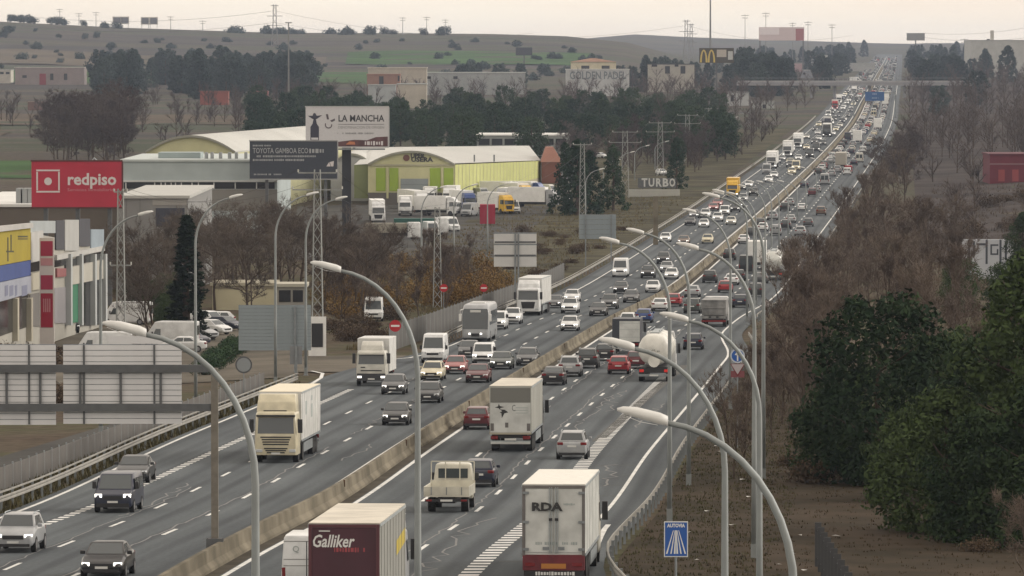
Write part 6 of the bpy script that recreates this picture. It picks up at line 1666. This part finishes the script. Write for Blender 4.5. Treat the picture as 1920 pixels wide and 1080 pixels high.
def pylon(p, q0, Y, label, w0):
    c = ray(p, q0, Y); z0 = zg(c.x, Y) - .5; H = c.z - z0
    t = thing('pylon', label, 'pylon', (c.x, Y, z0)); m = MB()
    for s in (-1, 1):
        m.tube([(s * w0, 0, 0), (s * w0 * .45, 0, H * .6), (s * w0 * .4, 0, H)], .28, 4)
        for i in range(6): m.tube([(s * w0 * (1 - .09 * i), 0, H * i / 6), (-s * w0 * (1 - .09 * (i + 1)), 0, H * (i + 1) / 6)], .14, 3)
    m.build('lattice', mat('far_pole', (.17, .17, .165), .7), t)
    for f, L in ((.97, 2.4), (.72, 4.5), (.5, 4.5)): box_part('cross_arm', MATS['far_pole'], t, -L * w0 * .5, L * w0 * .5, -.2, .2, H * f - .2, H * f + .2)
pylon(515, 8, 4700, 'lattice pylon on the skyline above the hilltop trees', 2.6); pylon(1287, 37, 5200, 'pair-legged pylon on the skyline near the tall mast', 2.8); pylon(1296, 44, 5600, 'smaller pylon beside the pair-legged one', 2.4)
def far_wire(p0, q0, p1, q1, Y, sag):
    wire(ray(p0, q0, Y), ray(p1, q1, Y), sag, .10, 'faint power line strung across the skyline')
far_wire(515, 20, 40, 30, 4700, 6); far_wire(515, 42, 40, 48, 4700, 6); far_wire(515, 20, 1287, 48, 4950, 16); far_wire(515, 42, 1000, 62, 4950, 8); far_wire(1296, 50, 1600, 66, 5300, 8); far_wire(1730, 62, 1980, 40, 4500, 4); far_wire(1730, 70, 1980, 62, 4500, 4)
for k, (p, q) in enumerate(((219, 38), (234, 38), (272, 39), (288, 39))):
    c = ray(p, q, 5450); z0 = zg(c.x, 5450)
    t = thing('matrix_sign', 'dark square matrix sign on a white hilltop gantry', 'road sign', (c.x, 5450, z0), 0, 'matrix signs on the hilltop')
    box_part('panel', mat('matrix_dark', (.14, .14, .15), .6), t, -3, 3, 0, .5, c.z - z0 - 2.6, c.z - z0 + 2.6)
    box_part('frame', mat('matrix_white', (.55, .52, .47), .6), t, -3.8, 3.8, .51, .9, c.z - z0 - 3.3, c.z - z0 + 3.3)
    for s in (-1, 1): box_part('post', GALVD, t, s * 3 - .2, s * 3 + .2, .95, 1.4, -1, c.z - z0)

# ------------------------------------------------------------------ parked vehicles
def park(key, px_, py_, colour, rz, label, lod=1, group=None, extra=None):
    g_ = G(px_, py_)
    return vehicle(key, (g_.x, g_.y, g_.z + .06), rz, CARCOL[colour], label, group, lod, extra, False)
H2 = math.pi / 2
park('van', 236, 601, 'white', -H2 - .15, 'white panel van parked side-on behind the lattice mast', 0)
park('van', 257, 577, 'white', .2, 'white high van parked behind the side-on van', 1)
park('van', 298, 578, 'silver', .3, 'silver van parked behind the bare tree trunks', 1)
park('hatch', 404, 606, 'white', -H2 + .1, 'white hatchback parked before the low cream building', 0)
park('van', 318, 644, 'white', -H2 - .1, 'white van parked by the green hedge', 0)
park('sedan', 340, 654, 'white', -H2, 'white saloon at the end of the hedge-side row', 0)
park('hatch', 372, 630, 'silver', .9, 'silver hatchback in the hedge-side row'); park('hatch', 398, 622, 'white', .9, 'white hatchback in the middle of the hedge-side row'); park('sedan', 420, 615, 'navy', .9, 'navy saloon in the hedge-side row')
park('wagon', 352, 640, 'navy', .9, 'navy estate car beside the white saloon at the hedge')
park('suv', 122, 625, 'black', .4, 'black car parked at the foot of the green door'); park('van', 190, 668, 'white', -H2, 'long white van behind the top edge of the large sign backs', 0)
park('minivan', 388, 612, 'white', .9, 'small white van at the far end of the hedge-side row')
park('van', 701, 597, 'white', 0.0, 'white van facing the road on the dirt lot above the no-entry disc', 0)
# lorry yard
DG = {'white': WT, 'bed': M('green_tipper', (.03, .11, .09))}
park('semi', 707, 412, 'white', .05, 'parked white tractor with dark grille before the yellow hall', 1)
park('tipper', 790, 438, 'white', H2, 'green tipper lorry parked side-on in the lorry yard', 1, None, DG)
park('tipper', 738, 446, 'white', H2, 'white cabbed lorry with low pale bed parked side-on', 1, None, {'bed': M('low_bed', (.30, .28, .23))})
park('van', 808, 440, 'white', .2, 'white van parked beside the green tipper', 1); park('van', 842, 432, 'white', .4, 'white van behind the second lattice mast in the yard', 1)
park('rigid', 760, 402, 'white', .0, 'white box lorry showing its box end in the yard', 1)
c = G(914, 418)
t = thing('red_container', 'red upright tank container in the lorry yard', 'container', (c.x, c.y, c.z)); box_part('container', M('container_red', (.30, .02, .045)), t, -1.35, 1.35, 0, 4, .3, 3.7)
for s in (-1, 1): box_part('skid', BEAM, t, s * 1.1 - .1, s * 1.1 + .1, 0, 4, -.1, .3)
r = random.Random(5)
for k, (p, q) in enumerate(((770, 388), (785, 393), (806, 384), (826, 392), (846, 384), (868, 394), (885, 380), (900, 374), (930, 398), (948, 386), (968, 378), (985, 372), (1000, 388), (1010, 372), (940, 372), (820, 402), (880, 402), (1024, 362), (1060, 358), (960, 398))):
    c = r.choice(['white', 'white', 'silver', 'yellow', 'dgrey', 'offwhite', 'blue', 'white'])
    key = r.choice(['van', 'rigid0', 'rigid', 'van', 'minivan'])
    w_ = {'van': 'van', 'minivan': 'small van'}.get(key, 'box lorry')
    park(key, p, q, c, r.uniform(-.6, .6) + r.choice([0, H2]), '%s %s parked among others beside the yellow hall' % (COLWORD.get(c, c), w_), 2, 'vehicles parked beside the yellow hall')
for k, (p, q) in enumerate(((1060, 318), (1064, 328), (1068, 308), (1072, 336), (1126, 280), (1070, 322), (1052, 360), (1240, 312))):
    c = r.choice(['white', 'silver', 'white'])
    park('hatch', p, q + 14, c, r.uniform(0, 1.5), '%s hatchback parked under the dark conifer' % c, 2, 'cars parked under the dark conifer: ' + c)
# green hedge by the car park
# ------------------------------------------------------------------ vegetation
def leaf_mat(name, c1, c2, scale=.5, hue=.25):
    m = bpy.data.materials.new(name); m.use_nodes = True
    nt = m.node_tree; N = nt.nodes; L = nt.links; b = N['Principled BSDF']
    b.inputs['Roughness'].default_value = .9; b.inputs['Specular IOR Level'].default_value = .08
    g_ = N.new('ShaderNodeNewGeometry'); oi = N.new('ShaderNodeObjectInfo')
    nz = N.new('ShaderNodeTexNoise'); nz.inputs['Scale'].default_value = scale; nz.inputs['Detail'].default_value = 4
    L.new(g_.outputs['Position'], nz.inputs['Vector'])
    ad = N.new('ShaderNodeMath'); ad.operation = 'MULTIPLY_ADD'; ad.inputs[1].default_value = hue * 2; ad.inputs[2].default_value = -hue
    L.new(oi.outputs['Random'], ad.inputs[0])
    sm = N.new('ShaderNodeMath'); sm.operation = 'ADD'; L.new(nz.outputs['Fac'], sm.inputs[0]); L.new(ad.outputs[0], sm.inputs[1])
    r_ = N.new('ShaderNodeValToRGB'); r_.color_ramp.elements[0].position = .25; r_.color_ramp.elements[1].position = .75
    r_.color_ramp.elements[0].color = (*c1, 1); r_.color_ramp.elements[1].color = (*c2, 1)
    L.new(sm.outputs[0], r_.inputs['Fac']); L.new(r_.outputs[0], b.inputs['Base Color'])
    return m
PINEL = leaf_mat('pine_needles', (0.0161, 0.0345, 0.02185), (0.0414, 0.0667, 0.0345), .6)
PINEN = leaf_mat('dark_pine_needles', (0.0169, 0.0312, 0.0156), (0.052, 0.0754, 0.0286), .7, .3)
BLUEL = leaf_mat('blue_conifer_needles', (.030, .045, .042), (.055, .075, .065), .4)
CYPL = leaf_mat('cypress_needles', (.010, .018, .012), (.022, .032, .02), 1.0)
TWIGG = leaf_mat('grey_twigs', (0.07331, 0.05865, 0.05002), (0.1294, 0.1078, 0.09056), .25)
TWIGR = leaf_mat('reddish_twigs', (.088, .068, .058), (.158, .126, .104), .25)
TWIGV = leaf_mat('violet_grey_twigs', (0.06011, 0.0495, 0.0495), (0.1061, 0.0884, 0.0831), .12)
BUSHO = leaf_mat('rusty_leaves', (.13, .075, .025), (.20, .13, .05), .5)
BUSHB = leaf_mat('brown_scrub', (0.0585, 0.0403, 0.0273), (0.0975, 0.0715, 0.04875), .6)
BUSHG = leaf_mat('hedge_leaves', (.020, .042, .020), (.045, .075, .035), 1.2)
GRASSM = leaf_mat('verge_grass', (.030, .036, .016), (.085, .078, .042), .4)
BARK = mat('bark', (.075, .058, .045), .95, var=.25, scale=2.0)
def rvec(r):
    while True:
        v = Vector((r.uniform(-1, 1), r.uniform(-1, 1), r.uniform(-1, 1)))
        if .05 < v.length < 1: return v.normalized()
def leaf_cloud(m, r, c, rad, n, size, flat=1.0):
    for _ in range(n):
        d = rvec(r); k = .55 + .5 * r.random()
        p = Vector((c[0] + d.x * rad * k, c[1] + d.y * rad * k, c[2] + d.z * rad * k * flat))
        nn = (d + rvec(r) * .8).normalized(); t1 = nn.cross(rvec(r)).normalized(); t2 = nn.cross(t1)
        s = size * r.uniform(.6, 1.3)
        m.poly([tuple(p + t1 * s), tuple(p + t2 * s * .55 - t1 * s * .2), tuple(p - t1 * s * .9), tuple(p - t2 * s * .55 + t1 * s * .1)])
def pine_templ(seed, H, R, base, n_cl, n_leaf, size, lm, shape='round'):
    r = random.Random(seed)
    t = thing('pine_tree', 'pine', 'tree', (0, 0, -500))
    m = MB(); m.tube([(0, 0, -.3), (r.uniform(-.2, .2), r.uniform(-.2, .2), H * .5), (0, 0, H * .9)], [.28 * H / 12, .18 * H / 12, .05], 6)
    for k in range(7):
        a = r.uniform(0, 6.28); z = H * r.uniform(base + .05, .75); L_ = R * .75
        m.tube([(0, 0, z), (math.cos(a) * L_ * .5, math.sin(a) * L_ * .5, z + L_ * .2), (math.cos(a) * L_, math.sin(a) * L_, z + L_ * .45)], [.10, .06, .02], 4, cap=False)
    m.build('trunk', BARK, t)
    m = MB()
    for k in range(n_cl):
        f = (k + .5) / n_cl; a = k * 2.399 + r.uniform(-.4, .4)
        z = base + (1 - base) * f
        if shape == 'round': w = math.sin(math.pi * (.12 + .80 * f)) ** .7
        elif shape == 'cone': w = (1 - f) ** .75 + .05
        else: w = (1 - f ** 2.2) ** .6
        rr = R * w * math.sqrt(r.uniform(.15, 1)); cr = R * r.uniform(.20, .36) * (.6 + .4 * w)
        leaf_cloud(m, r, (math.cos(a) * rr, math.sin(a) * rr, H * z - cr * .3), cr, n_leaf, size, .75)
    m.build('crown', lm, t)
    return t
def bare_templ(seed, H, tm, spread=.55, upright=.6, levels=4, twig=.02, name='bare_tree'):
    r = random.Random(seed)
    t = thing(name, 'bare', 'tree', (0, 0, -500)); tr = MB(); cr = MB()
    def grow(p, d, L, rad, lev):
        n = 3; pts = [p]; q = p; dd = d
        for _ in range(n):
            dd = (dd + rvec(r) * .16 + Vector((0, 0, .10 * upright))).normalized(); q = q + dd * (L / n); pts.append(q)
        (tr if lev < 2 else cr).tube(pts, [rad * (1 - .5 * i / n) for i in range(n + 1)], 5 if lev < 1 else 3, cap=False)
        if lev >= levels:
            for _ in range(10):
                a = pts[r.randint(1, n)]; e = (dd * .6 + rvec(r) * .9 + Vector((0, 0, .35 * upright))).normalized(); w = e.cross(rvec(r)).normalized() * twig
                ll = L * r.uniform(.6, 1.3); b = a + e * ll
                cr.poly([tuple(a + w), tuple(a - w), tuple(b)])
            return
        k = r.randint(3, 4) if lev else r.randint(6, 8)
        for i in range(k):
            f = r.uniform(.30, 1.0) if lev else .28 + .72 * i / k
            idx = min(n - 1, int(f * n)); a = pts[idx].lerp(pts[idx + 1], f * n - idx)
            e = (dd * (.5 + upright * .5) + rvec(r) * spread * 1.5).normalized()
            if e.z < -.1: e.z = abs(e.z); e.normalize()
            grow(a, e, L * r.uniform(.42, .68) * (.85 if lev == 0 else 1), rad * .5, lev + 1)
    grow(Vector((0, 0, -.2)), Vector((0, 0, 1)), H * .62, H * .014, 0)
    tr.build('trunk', BARK, t); cr.build('crown', tm, t)
    return t
def bush_templ(seed, R, H, n, size, lm, name='bush', twigs=None):
    r = random.Random(seed); t = thing(name, 'bush', 'bush', (0, 0, -500)); m = MB()
    for k in range(9): leaf_cloud(m, r, (r.uniform(-.6, .6) * R, r.uniform(-.6, .6) * R, H * r.uniform(.15, .6)), R * .5, n, size, H / R * .7)
    m.build('foliage', lm, t)
    m = MB()
    for k in range(14):
        d = rvec(r); d.z = abs(d.z) + .3; d.normalize(); m.tube([(0, 0, -.1), tuple(d * H * .9)], [.03, .008], 3, cap=False)
    m.build('stem', BARK, t)
    return t
TREES = {
    'pine': [pine_templ(1, 12, 4.2, .18, 46, 70, .30, PINEL), pine_templ(2, 13.5, 4.6, .15, 50, 70, .30, PINEL), pine_templ(3, 10.5, 4.6, .12, 46, 70, .30, PINEL)],
    'dark': [pine_templ(4, 12, 5.4, .03, 90, 120, .21, PINEN), pine_templ(5, 10, 5.2, .0, 90, 120, .20, PINEN, 'dome'), pine_templ(6, 17, 5.0, .05, 110, 120, .22, PINEN, 'dome')],
    'conifer': [pine_templ(7, 15, 3.9, .03, 60, 60, .30, PINEL, 'cone')],
    'blue': [pine_templ(8, 20, 7.5, .05, 56, 60, .62, BLUEL), pine_templ(9, 22, 6.5, .05, 56, 60, .62, BLUEL, 'dome')],
    'cypress': [pine_templ(10, 11, 1.15, .0, 150, 70, .12, CYPL, 'cone')],
    'grey': [bare_templ(21, 12, TWIGG), bare_templ(22, 11, TWIGG, .65), bare_templ(23, 13, TWIGG, .5, .8)],
    'red': [bare_templ(31, 11, TWIGR, .38, 1.2), bare_templ(32, 9.5, TWIGR, .42, 1.1), bare_templ(33, 8, TWIGR, .5, .9)],
    'violet': [bare_templ(41, 12, TWIGV, .6, .6, 4, .035), bare_templ(42, 10, TWIGV, .6, .8, 4, .035)],
    'rusty': [bush_templ(51, 2.4, 3.2, 130, .13, BUSHO, 'rusty_bush')],
    'scrub': [bush_templ(52, 1.6, 1.3, 110, .11, BUSHB, 'brown_bush'), bush_templ(53, 2.2, 2.4, 120, .13, BUSHB, 'brown_bush')],
    'hedge': [bush_templ(54, 1.5, 2.1, 200, .10, BUSHG, 'green_bush')],
    'round': [bush_templ(55, 4.0, 5.0, 60, .5, BLUEL, 'round_bush')],
}
RT = random.Random(3)
def plant(kind, x, y, label, group, scale=1.0, var=.18, sink=.15):
    src = RT.choice(TREES[kind]); s = scale * RT.uniform(1 - var, 1 + var)
    o = copy_thing(src, (x, y, zg(x, y) - sink), RT.uniform(0, 6.28), label, group, (s * RT.uniform(.9, 1.1), s * RT.uniform(.9, 1.1), s))
    return o
def plant_px(kind, p, q, label, group=None, scale=1.0, var=0.0):
    g_ = G(p, q); return plant(kind, g_.x, g_.y, label, group, scale, var)
def scatter(kind, n, p0, p1, y0, y1, label, group, scale=1.0, test=None, var=.18):
    k = 0; tries = 0
    while k < n and tries < n * 30:
        tries += 1
        y = math.exp(RT.uniform(math.log(y0), math.log(y1))); p = RT.uniform(p0, p1); x = (p - 960) / F * y
        u = x - cx(y)
        if -19 < u < 19: continue
        if test and not test(x, y, u): continue
        plant(kind, x, y, label, group, scale, var); k += 1
# right of the road
L1 = 'reddish bare tree in the thicket along the right guard rail'
for k in range(46):
    y = 395 + k * 11.5 + RT.uniform(-5, 5); plant('red', cx(y) + RT.uniform(18.8, 24) + 2.5 * sstep(700, 350, y), y, L1, 'bare trees along the right guard rail', .78)
for k in range(40):
    y = RT.uniform(330, 900); plant('red', cx(y) + RT.uniform(24, 36) + 4 * sstep(500, 330, y), y, L1, 'bare trees along the right guard rail', .95)
for k in range(26):
    y = 920 + k * 26 + RT.uniform(-8, 8); plant('violet' if y > 1250 else 'red', cx(y) + RT.uniform(17.5, 26), y, 'bare tree at the wood edge beside the climbing carriageway', 'bare trees at the wood edge', .9)
def far_wood(name, spots, label, material, seed, twig=.07):
    """far-off bare wood that reads as one mass: trunks with brushes of twigs"""
    r = random.Random(seed); m = MB()
    for x, y, h in spots:
        z = zg(x, y) - .2
        m.tube([(x, y, z), (x + r.uniform(-.3, .3), y, z + h * .7)], [.16, .06], 3, 1, cap=False)
        for k in range(11):
            a = r.uniform(0, 6.28); f = r.uniform(.04, .66); e = Vector((math.cos(a) * .6, math.sin(a) * .6, r.uniform(.5, 1.1))).normalized(); b0 = Vector((x, y, z + h * f)); L_ = h * r.uniform(.22, .42)
            b1 = b0 + e * L_; m.tube([b0, b1], [.08, .03], 3, 1, cap=False)
            for j in range(13):
                p0 = b0.lerp(b1, r.uniform(.2, 1)); d = (e + rvec(r) * .9 + Vector((0, 0, .3))).normalized(); w = d.cross(rvec(r)).normalized() * twig * r.uniform(.5, 1.2)
                m.poly([tuple(p0 + w), tuple(p0 - w), tuple(p0 + d * h * r.uniform(.10, .24))])
    o = m.build(name, [material, BARK])
    return tag(o, label, 'wood', None, 'stuff')
sp = []
for k in range(560):
    y = math.exp(RT.uniform(math.log(1330), math.log(3500))); sp.append((cx(y) + RT.uniform(19, 19 + .088 * y), y, RT.uniform(9, 15)))
for k in range(70):
    y = RT.uniform(900, 1350); sp.append((cx(y) + RT.uniform(34, 100), y, RT.uniform(6, 11)))
sp = [s for s in sp if not (s[1] < 1335 and 960 + s[0] / s[1] * F > 1835)]
far_wood('bare_wood', sp, 'grey brown bare wood climbing the slope right of the motorway', TWIGV, 71)
for p, q, s in ((1890, 158, 1.3), (1800, 165, 1.0), (1850, 150, 1.0), (1915, 140, 1.2), (1760, 215, .8), (1830, 200, 1.0)): plant_px('blue', p, q, 'bluish conifer standing out of the right-hand wood', 'conifers in the right-hand wood', s * .7)
for p, q, k, s, l in ((1650, 900, 0, .88, 'broad dark pine with a domed top beside the thicket'), (1560, 885, 1, .52, 'low dark pine between thicket and the broad domed pine'), (1775, 985, 1, .70, 'dense spreading pine with a light green top on the slope edge'),
                      (1935, 985, 2, .80, 'tall dark pine behind the spreading pine'), (1872, 925, 0, .74, 'dark pine between spreading pine and the tallest one'), (1622, 868, 1, .6, 'low dark pine under the broad domed one'),
                      (1842, 1000, 1, .62, 'low spreading pine at the foot of the tallest pine'), (1802, 585, 0, .50, 'round dark pine in front of the graffiti wall'), (1885, 600, 0, .48, 'dark pine right of the graffiti wall'), (1918, 530, 2, .52, 'far dark pine above the brown clearing'),
                      (1700, 930, 1, .50, 'bushy pine at the clearing edge'), (1760, 840, 0, .62, 'dark pine behind the spreading pine'), (1830, 800, 0, .6, 'dark pine left of the tallest pine'), (1950, 1010, 1, .75, 'low dark pine beneath the tallest pine')):
    g_ = G(p, q); copy_thing(TREES['dark'][k], (g_.x, g_.y, g_.z - .15), RT.uniform(0, 6), l, None, s * 1.0)
for k in range(70):
    y = RT.uniform(480, 1300); plant('scrub', cx(y) + RT.uniform(34, 80), y, 'brown scrub bush in the clearing right of the thicket', 'scrub in the right-hand clearing', 1.3)
for k in range(16):
    y = RT.uniform(205, 340); plant('scrub', cx(y) + RT.uniform(29, 48), y, 'low brown bush on the bare slope', 'low bushes on the slope', .45)
for k in range(10):
    y = RT.uniform(330, 420); plant('scrub', cx(y) + RT.uniform(23, 30), y, 'dry bush under the reddish thicket', 'dry bushes under the thicket', .8)
for k in range(18):
    y = RT.uniform(335, 470); plant('red', cx(y) + gr_u(y) + RT.uniform(2.5, 8), y, L1, 'bare trees along the right guard rail', .5)
g_ = G(1895, 1085); copy_thing(TREES['red'][2], (g_.x, g_.y - 10, g_.z), 1.0, 'small bare tree on the dark slope at the palisade', None, .62)
# left of the road
LB = 'grey brown bare tree in the belt between shops and lorry yard'
scatter('grey', 44, 262, 560, 645, 900, LB, 'bare trees between shops and yard', .95)
scatter('grey', 16, 560, 700, 650, 860, LB, 'bare trees between shops and yard', .85)
for p, q in ((278, 640), (292, 640)): plant_px('grey', p, q, 'bare street tree with thick trunk in the car park', 'street trees in the car park', .8)
scatter('red', 40, 600, 880, 640, 850, 'rusty brown bare tree behind the dirt lot', 'rusty trees behind the dirt lot', .62)
scatter('rusty', 34, 600, 950, 640, 860, 'orange brown bush along the fence', 'orange brown bushes along the fence', 1.0)
for p, q in ((872, 560), (892, 556), (910, 552), (858, 566), (925, 548), (840, 572)): plant_px('rusty', p, q, 'orange brown bush along the fence', 'orange brown bushes along the fence', 1.15)
scatter('scrub', 30, 600, 760, 560, 690, 'low brown bush around the dirt lot', 'low bushes round the dirt lot', .7, test=lambda x, y, u: u < -20)
scatter('scrub', 24, 930, 1200, 760, 1050, 'low bush on the grassy bank', 'low bushes on the bank', .7, test=lambda x, y, u: u < -19)
scatter('scrub', 18, -20, 140, 515, 560, 'brown bush in front of the shops', 'brown bushes in front of the shops', .9)
scatter('scrub', 14, 20, 110, 430, 470, 'brown bush on the verge beneath the large sign backs', 'bushes beneath the sign backs', .9)
for k in range(15):
    f = k / 14; x = -21.0 - 3.0 * f + (1 - f) * 0; y = 505 + 62 * f
    o = copy_thing(TREES['hedge'][0], (ray(385 + 62 * f, 600, y).x, y, zg(x, y) - .1), RT.uniform(0, 6), 'clipped green bush in the hedge beside the car park', 'hedge bushes beside the car park', .85)
o = plant_px('cypress', 350, 632, 'slender dark cypress in front of the grey warehouse', None, 1.12); o.scale = (1.95, 1.95, 1.12)
for p, q, s in ((318, 596, .45), (332, 598, .4), (262, 590, .4), (280, 592, .45)): plant_px('dark', p, q, 'dark evergreen shrub behind the parked vans', 'evergreen shrubs behind the vans', s)
scatter('violet', 44, 85, 250, 1450, 1850, 'grey bare tree in the copse beyond the long pale shed', 'bare copse beyond the pale shed', 1.4)
scatter('pine', 170, 465, 1365, 1520, 2250, 'green pine in the dense belt behind the halls', 'pines behind the halls', .84, test=lambda x, y, u: u < -24 - (y - 1580) * .02)
scatter('violet', 16, 1050, 1330, 1450, 1600, 'grey bare tree in front of the pine belt', 'bare trees before the pine belt', .9, test=lambda x, y, u: u < -24)
scatter('blue', 64, 185, 610, 2700, 3400, 'bluish dark tree in the far wood left of the tall pole', 'far wood left of the tall pole', .85)
scatter('blue', 9, 620, 1000, 3050, 3500, 'bluish conifer beside the far sheds', 'conifers by the far sheds', .55)
scatter('blue', 12, 1160, 1300, 3050, 3500, 'bluish tree beside the far terrace', 'trees by the far terrace', .6)
scatter('blue', 16, 1375, 1490, 2800, 3300, 'bluish pine behind the restaurant sign', 'pines behind the restaurant sign', .9, test=lambda x, y, u: u < -22)
sp = []
for k in range(150):
    y = RT.uniform(1950, 3300); sp.append((cx(y) - RT.uniform(22, 22 + .04 * y), y, RT.uniform(8, 14)))
for k in range(110):
    y = RT.uniform(1420, 2000); sp.append((cx(y) - RT.uniform(22, 62), y, RT.uniform(4, 9)))
far_wood('verge_wood', sp, 'brown bare belt of trees up the left verge below the pink billboard', TWIGV, 72)
sp = []
for k in range(70):
    y = RT.uniform(2250, 2750); sp.append(((RT.uniform(480, 1000) - 960) / F * y, y, RT.uniform(8, 13)))
for k in range(90):
    y = RT.uniform(1750, 2600); sp.append(((RT.uniform(-20, 480) - 960) / F * y, y, RT.uniform(6, 12)))
far_wood('field_trees', sp, 'pale grey bare trees scattered among the far houses and fields', TWIGV, 73)
for p, q, s in ((1060, 398, .9), (1082, 400, .95), (1106, 397, .8), (1150, 392, .85), (1268, 352, .75)): plant_px('conifer', p, q, 'large dark conifer behind the grassy bank', 'dark conifers behind the bank', s)
for k in range(44):
    p = RT.uniform(-10, 225) if k < 20 else RT.uniform(415, 840); y = 5350 + RT.uniform(-60, 60); x = (p - 960) / F * y
    plant('round', x, y, 'round dark bush on the hill crest', 'bushes on the hill crest', 1.2 if k < 20 else 1.5, .3)
for k in range(110):
    p = RT.uniform(0, 1150); y = RT.uniform(3500, 4900); x = (p - 960) / F * y
    plant('round', x, y, 'round dark bush dotted over the hillside', 'bushes on the hillside', .9, .4)
for k in range(90):
    y = math.exp(RT.uniform(math.log(3000), math.log(6500))); s = RT.choice([-1, 1]); x = cx(y) + s * RT.uniform(22, 130)
    plant('blue', x, y, 'blurred bluish tree beyond the overpass', 'trees beyond the overpass', .7)
for lst in TREES.values():
    for t in lst:
        for ch in list(t.children): bpy.data.objects.remove(ch)
        bpy.data.objects.remove(t)
# grass and weeds nobody could count
def tufts(name, n, uf, y0, y1, hgt, label, material=GRASSM, seed=1):
    r = random.Random(seed); m = MB()
    for _ in range(n):
        y = r.uniform(y0, y1); u = uf(y, r); x = cx(y) + u; z = zg(x, y) + .05
        for _ in range(4):
            a = r.uniform(0, 6.28); w = r.uniform(.03, .07); h = hgt * r.uniform(.4, 1.2); dx, dy = math.cos(a), math.sin(a)
            bx, by = x + r.uniform(-.2, .2), y + r.uniform(-.2, .2)
            m.poly([(bx - dy * w, by + dx * w, z - .05), (bx + dy * w, by - dx * w, z - .05), (bx + dx * h * .5, by + dy * h * .5, z + h)])
    return tag(m.build(name, material), label, 'grass', None, 'stuff')
tufts('verge_grass', 4200, lambda y, r: gr_u(y) + r.uniform(.5, 7), 196, 560, .13, 'dry grass along the right guard rail', seed=2)
tufts('slope_grass', 4200, lambda y, r: gr_u(y) + r.uniform(4, 34), 196, 420, .11, 'sparse brown grass on the bare slope', leaf_mat('slope_straw', (0.042, 0.0336, 0.0204), (0.09, 0.0672, 0.0408), .4), seed=3)
tufts('left_verge_grass', 2800, lambda y, r: le_edge(y) - r.uniform(.1, 2.6), 220, 480, .38, 'green brown grass under the left guard rail', leaf_mat('left_grass', (.035, .04, .018), (.10, .085, .045), .4), seed=4)
tufts('bank_grass', 5000, lambda y, r: -17.5 - r.uniform(0, 30) * sstep(650, 760, y) - r.uniform(0, 3), 560, 1250, .45, 'rough grass on the left bank', leaf_mat('bank_straw', (.06, .06, .028), (.16, .125, .065), .12), seed=5)
tufts('clearing_grass', 7000, lambda y, r: r.uniform(30, 95), 420, 1330, .75, 'tall dry brown grass filling the clearing', leaf_mat('clearing_straw', (.045, .034, .025), (.10, .075, .052), .05), seed=6)
# litter on the slope
lm_ = MB(); lm_.poly([(-.16, -.1, .02), (.15, -.12, .05), (.18, .1, .03), (-.1, .14, .06)]); lme = lm_.mesh('litter_scrap', [mat('litter', (.55, .54, .52), .7)])
r = random.Random(9)
for p, q in ((1310, 1051), (1402, 880), (1392, 900), (1348, 848), (1345, 838), (1404, 932), (1290, 1000), (1360, 890), (1476, 1040), (1484, 1036), (1512, 1065), (1568, 1000), (1325, 960), (1372, 985), (1462, 1055), (1500, 1000)):
    g_ = G(p, q); o = tag(add('litter_scrap', lme, None, (g_.x, g_.y, g_.z + .14), r.uniform(0, 6)), 'white scrap of litter on the dry slope', 'litter', 'litter on the slope'); o.scale = (r.uniform(.6, 1.4),) * 3

# ------------------------------------------------------------------ haze
hz = MB(); hz.box(-25000, 25000, -40, 11800, -1.9, 86.0)
HZM = bpy.data.materials.new('air_haze'); HZM.use_nodes = True
nt = HZM.node_tree; nt.nodes.clear()
out = nt.nodes.new('ShaderNodeOutputMaterial'); pv = nt.nodes.new('ShaderNodeVolumePrincipled')
pv.inputs['Color'].default_value = (.64, .75, .98, 1); pv.inputs['Density'].default_value = 0.00004; pv.inputs['Anisotropy'].default_value = 0.2
nt.links.new(pv.outputs[0], out.inputs['Volume'])
tag(hz.build('haze', HZM), kind='stuff')
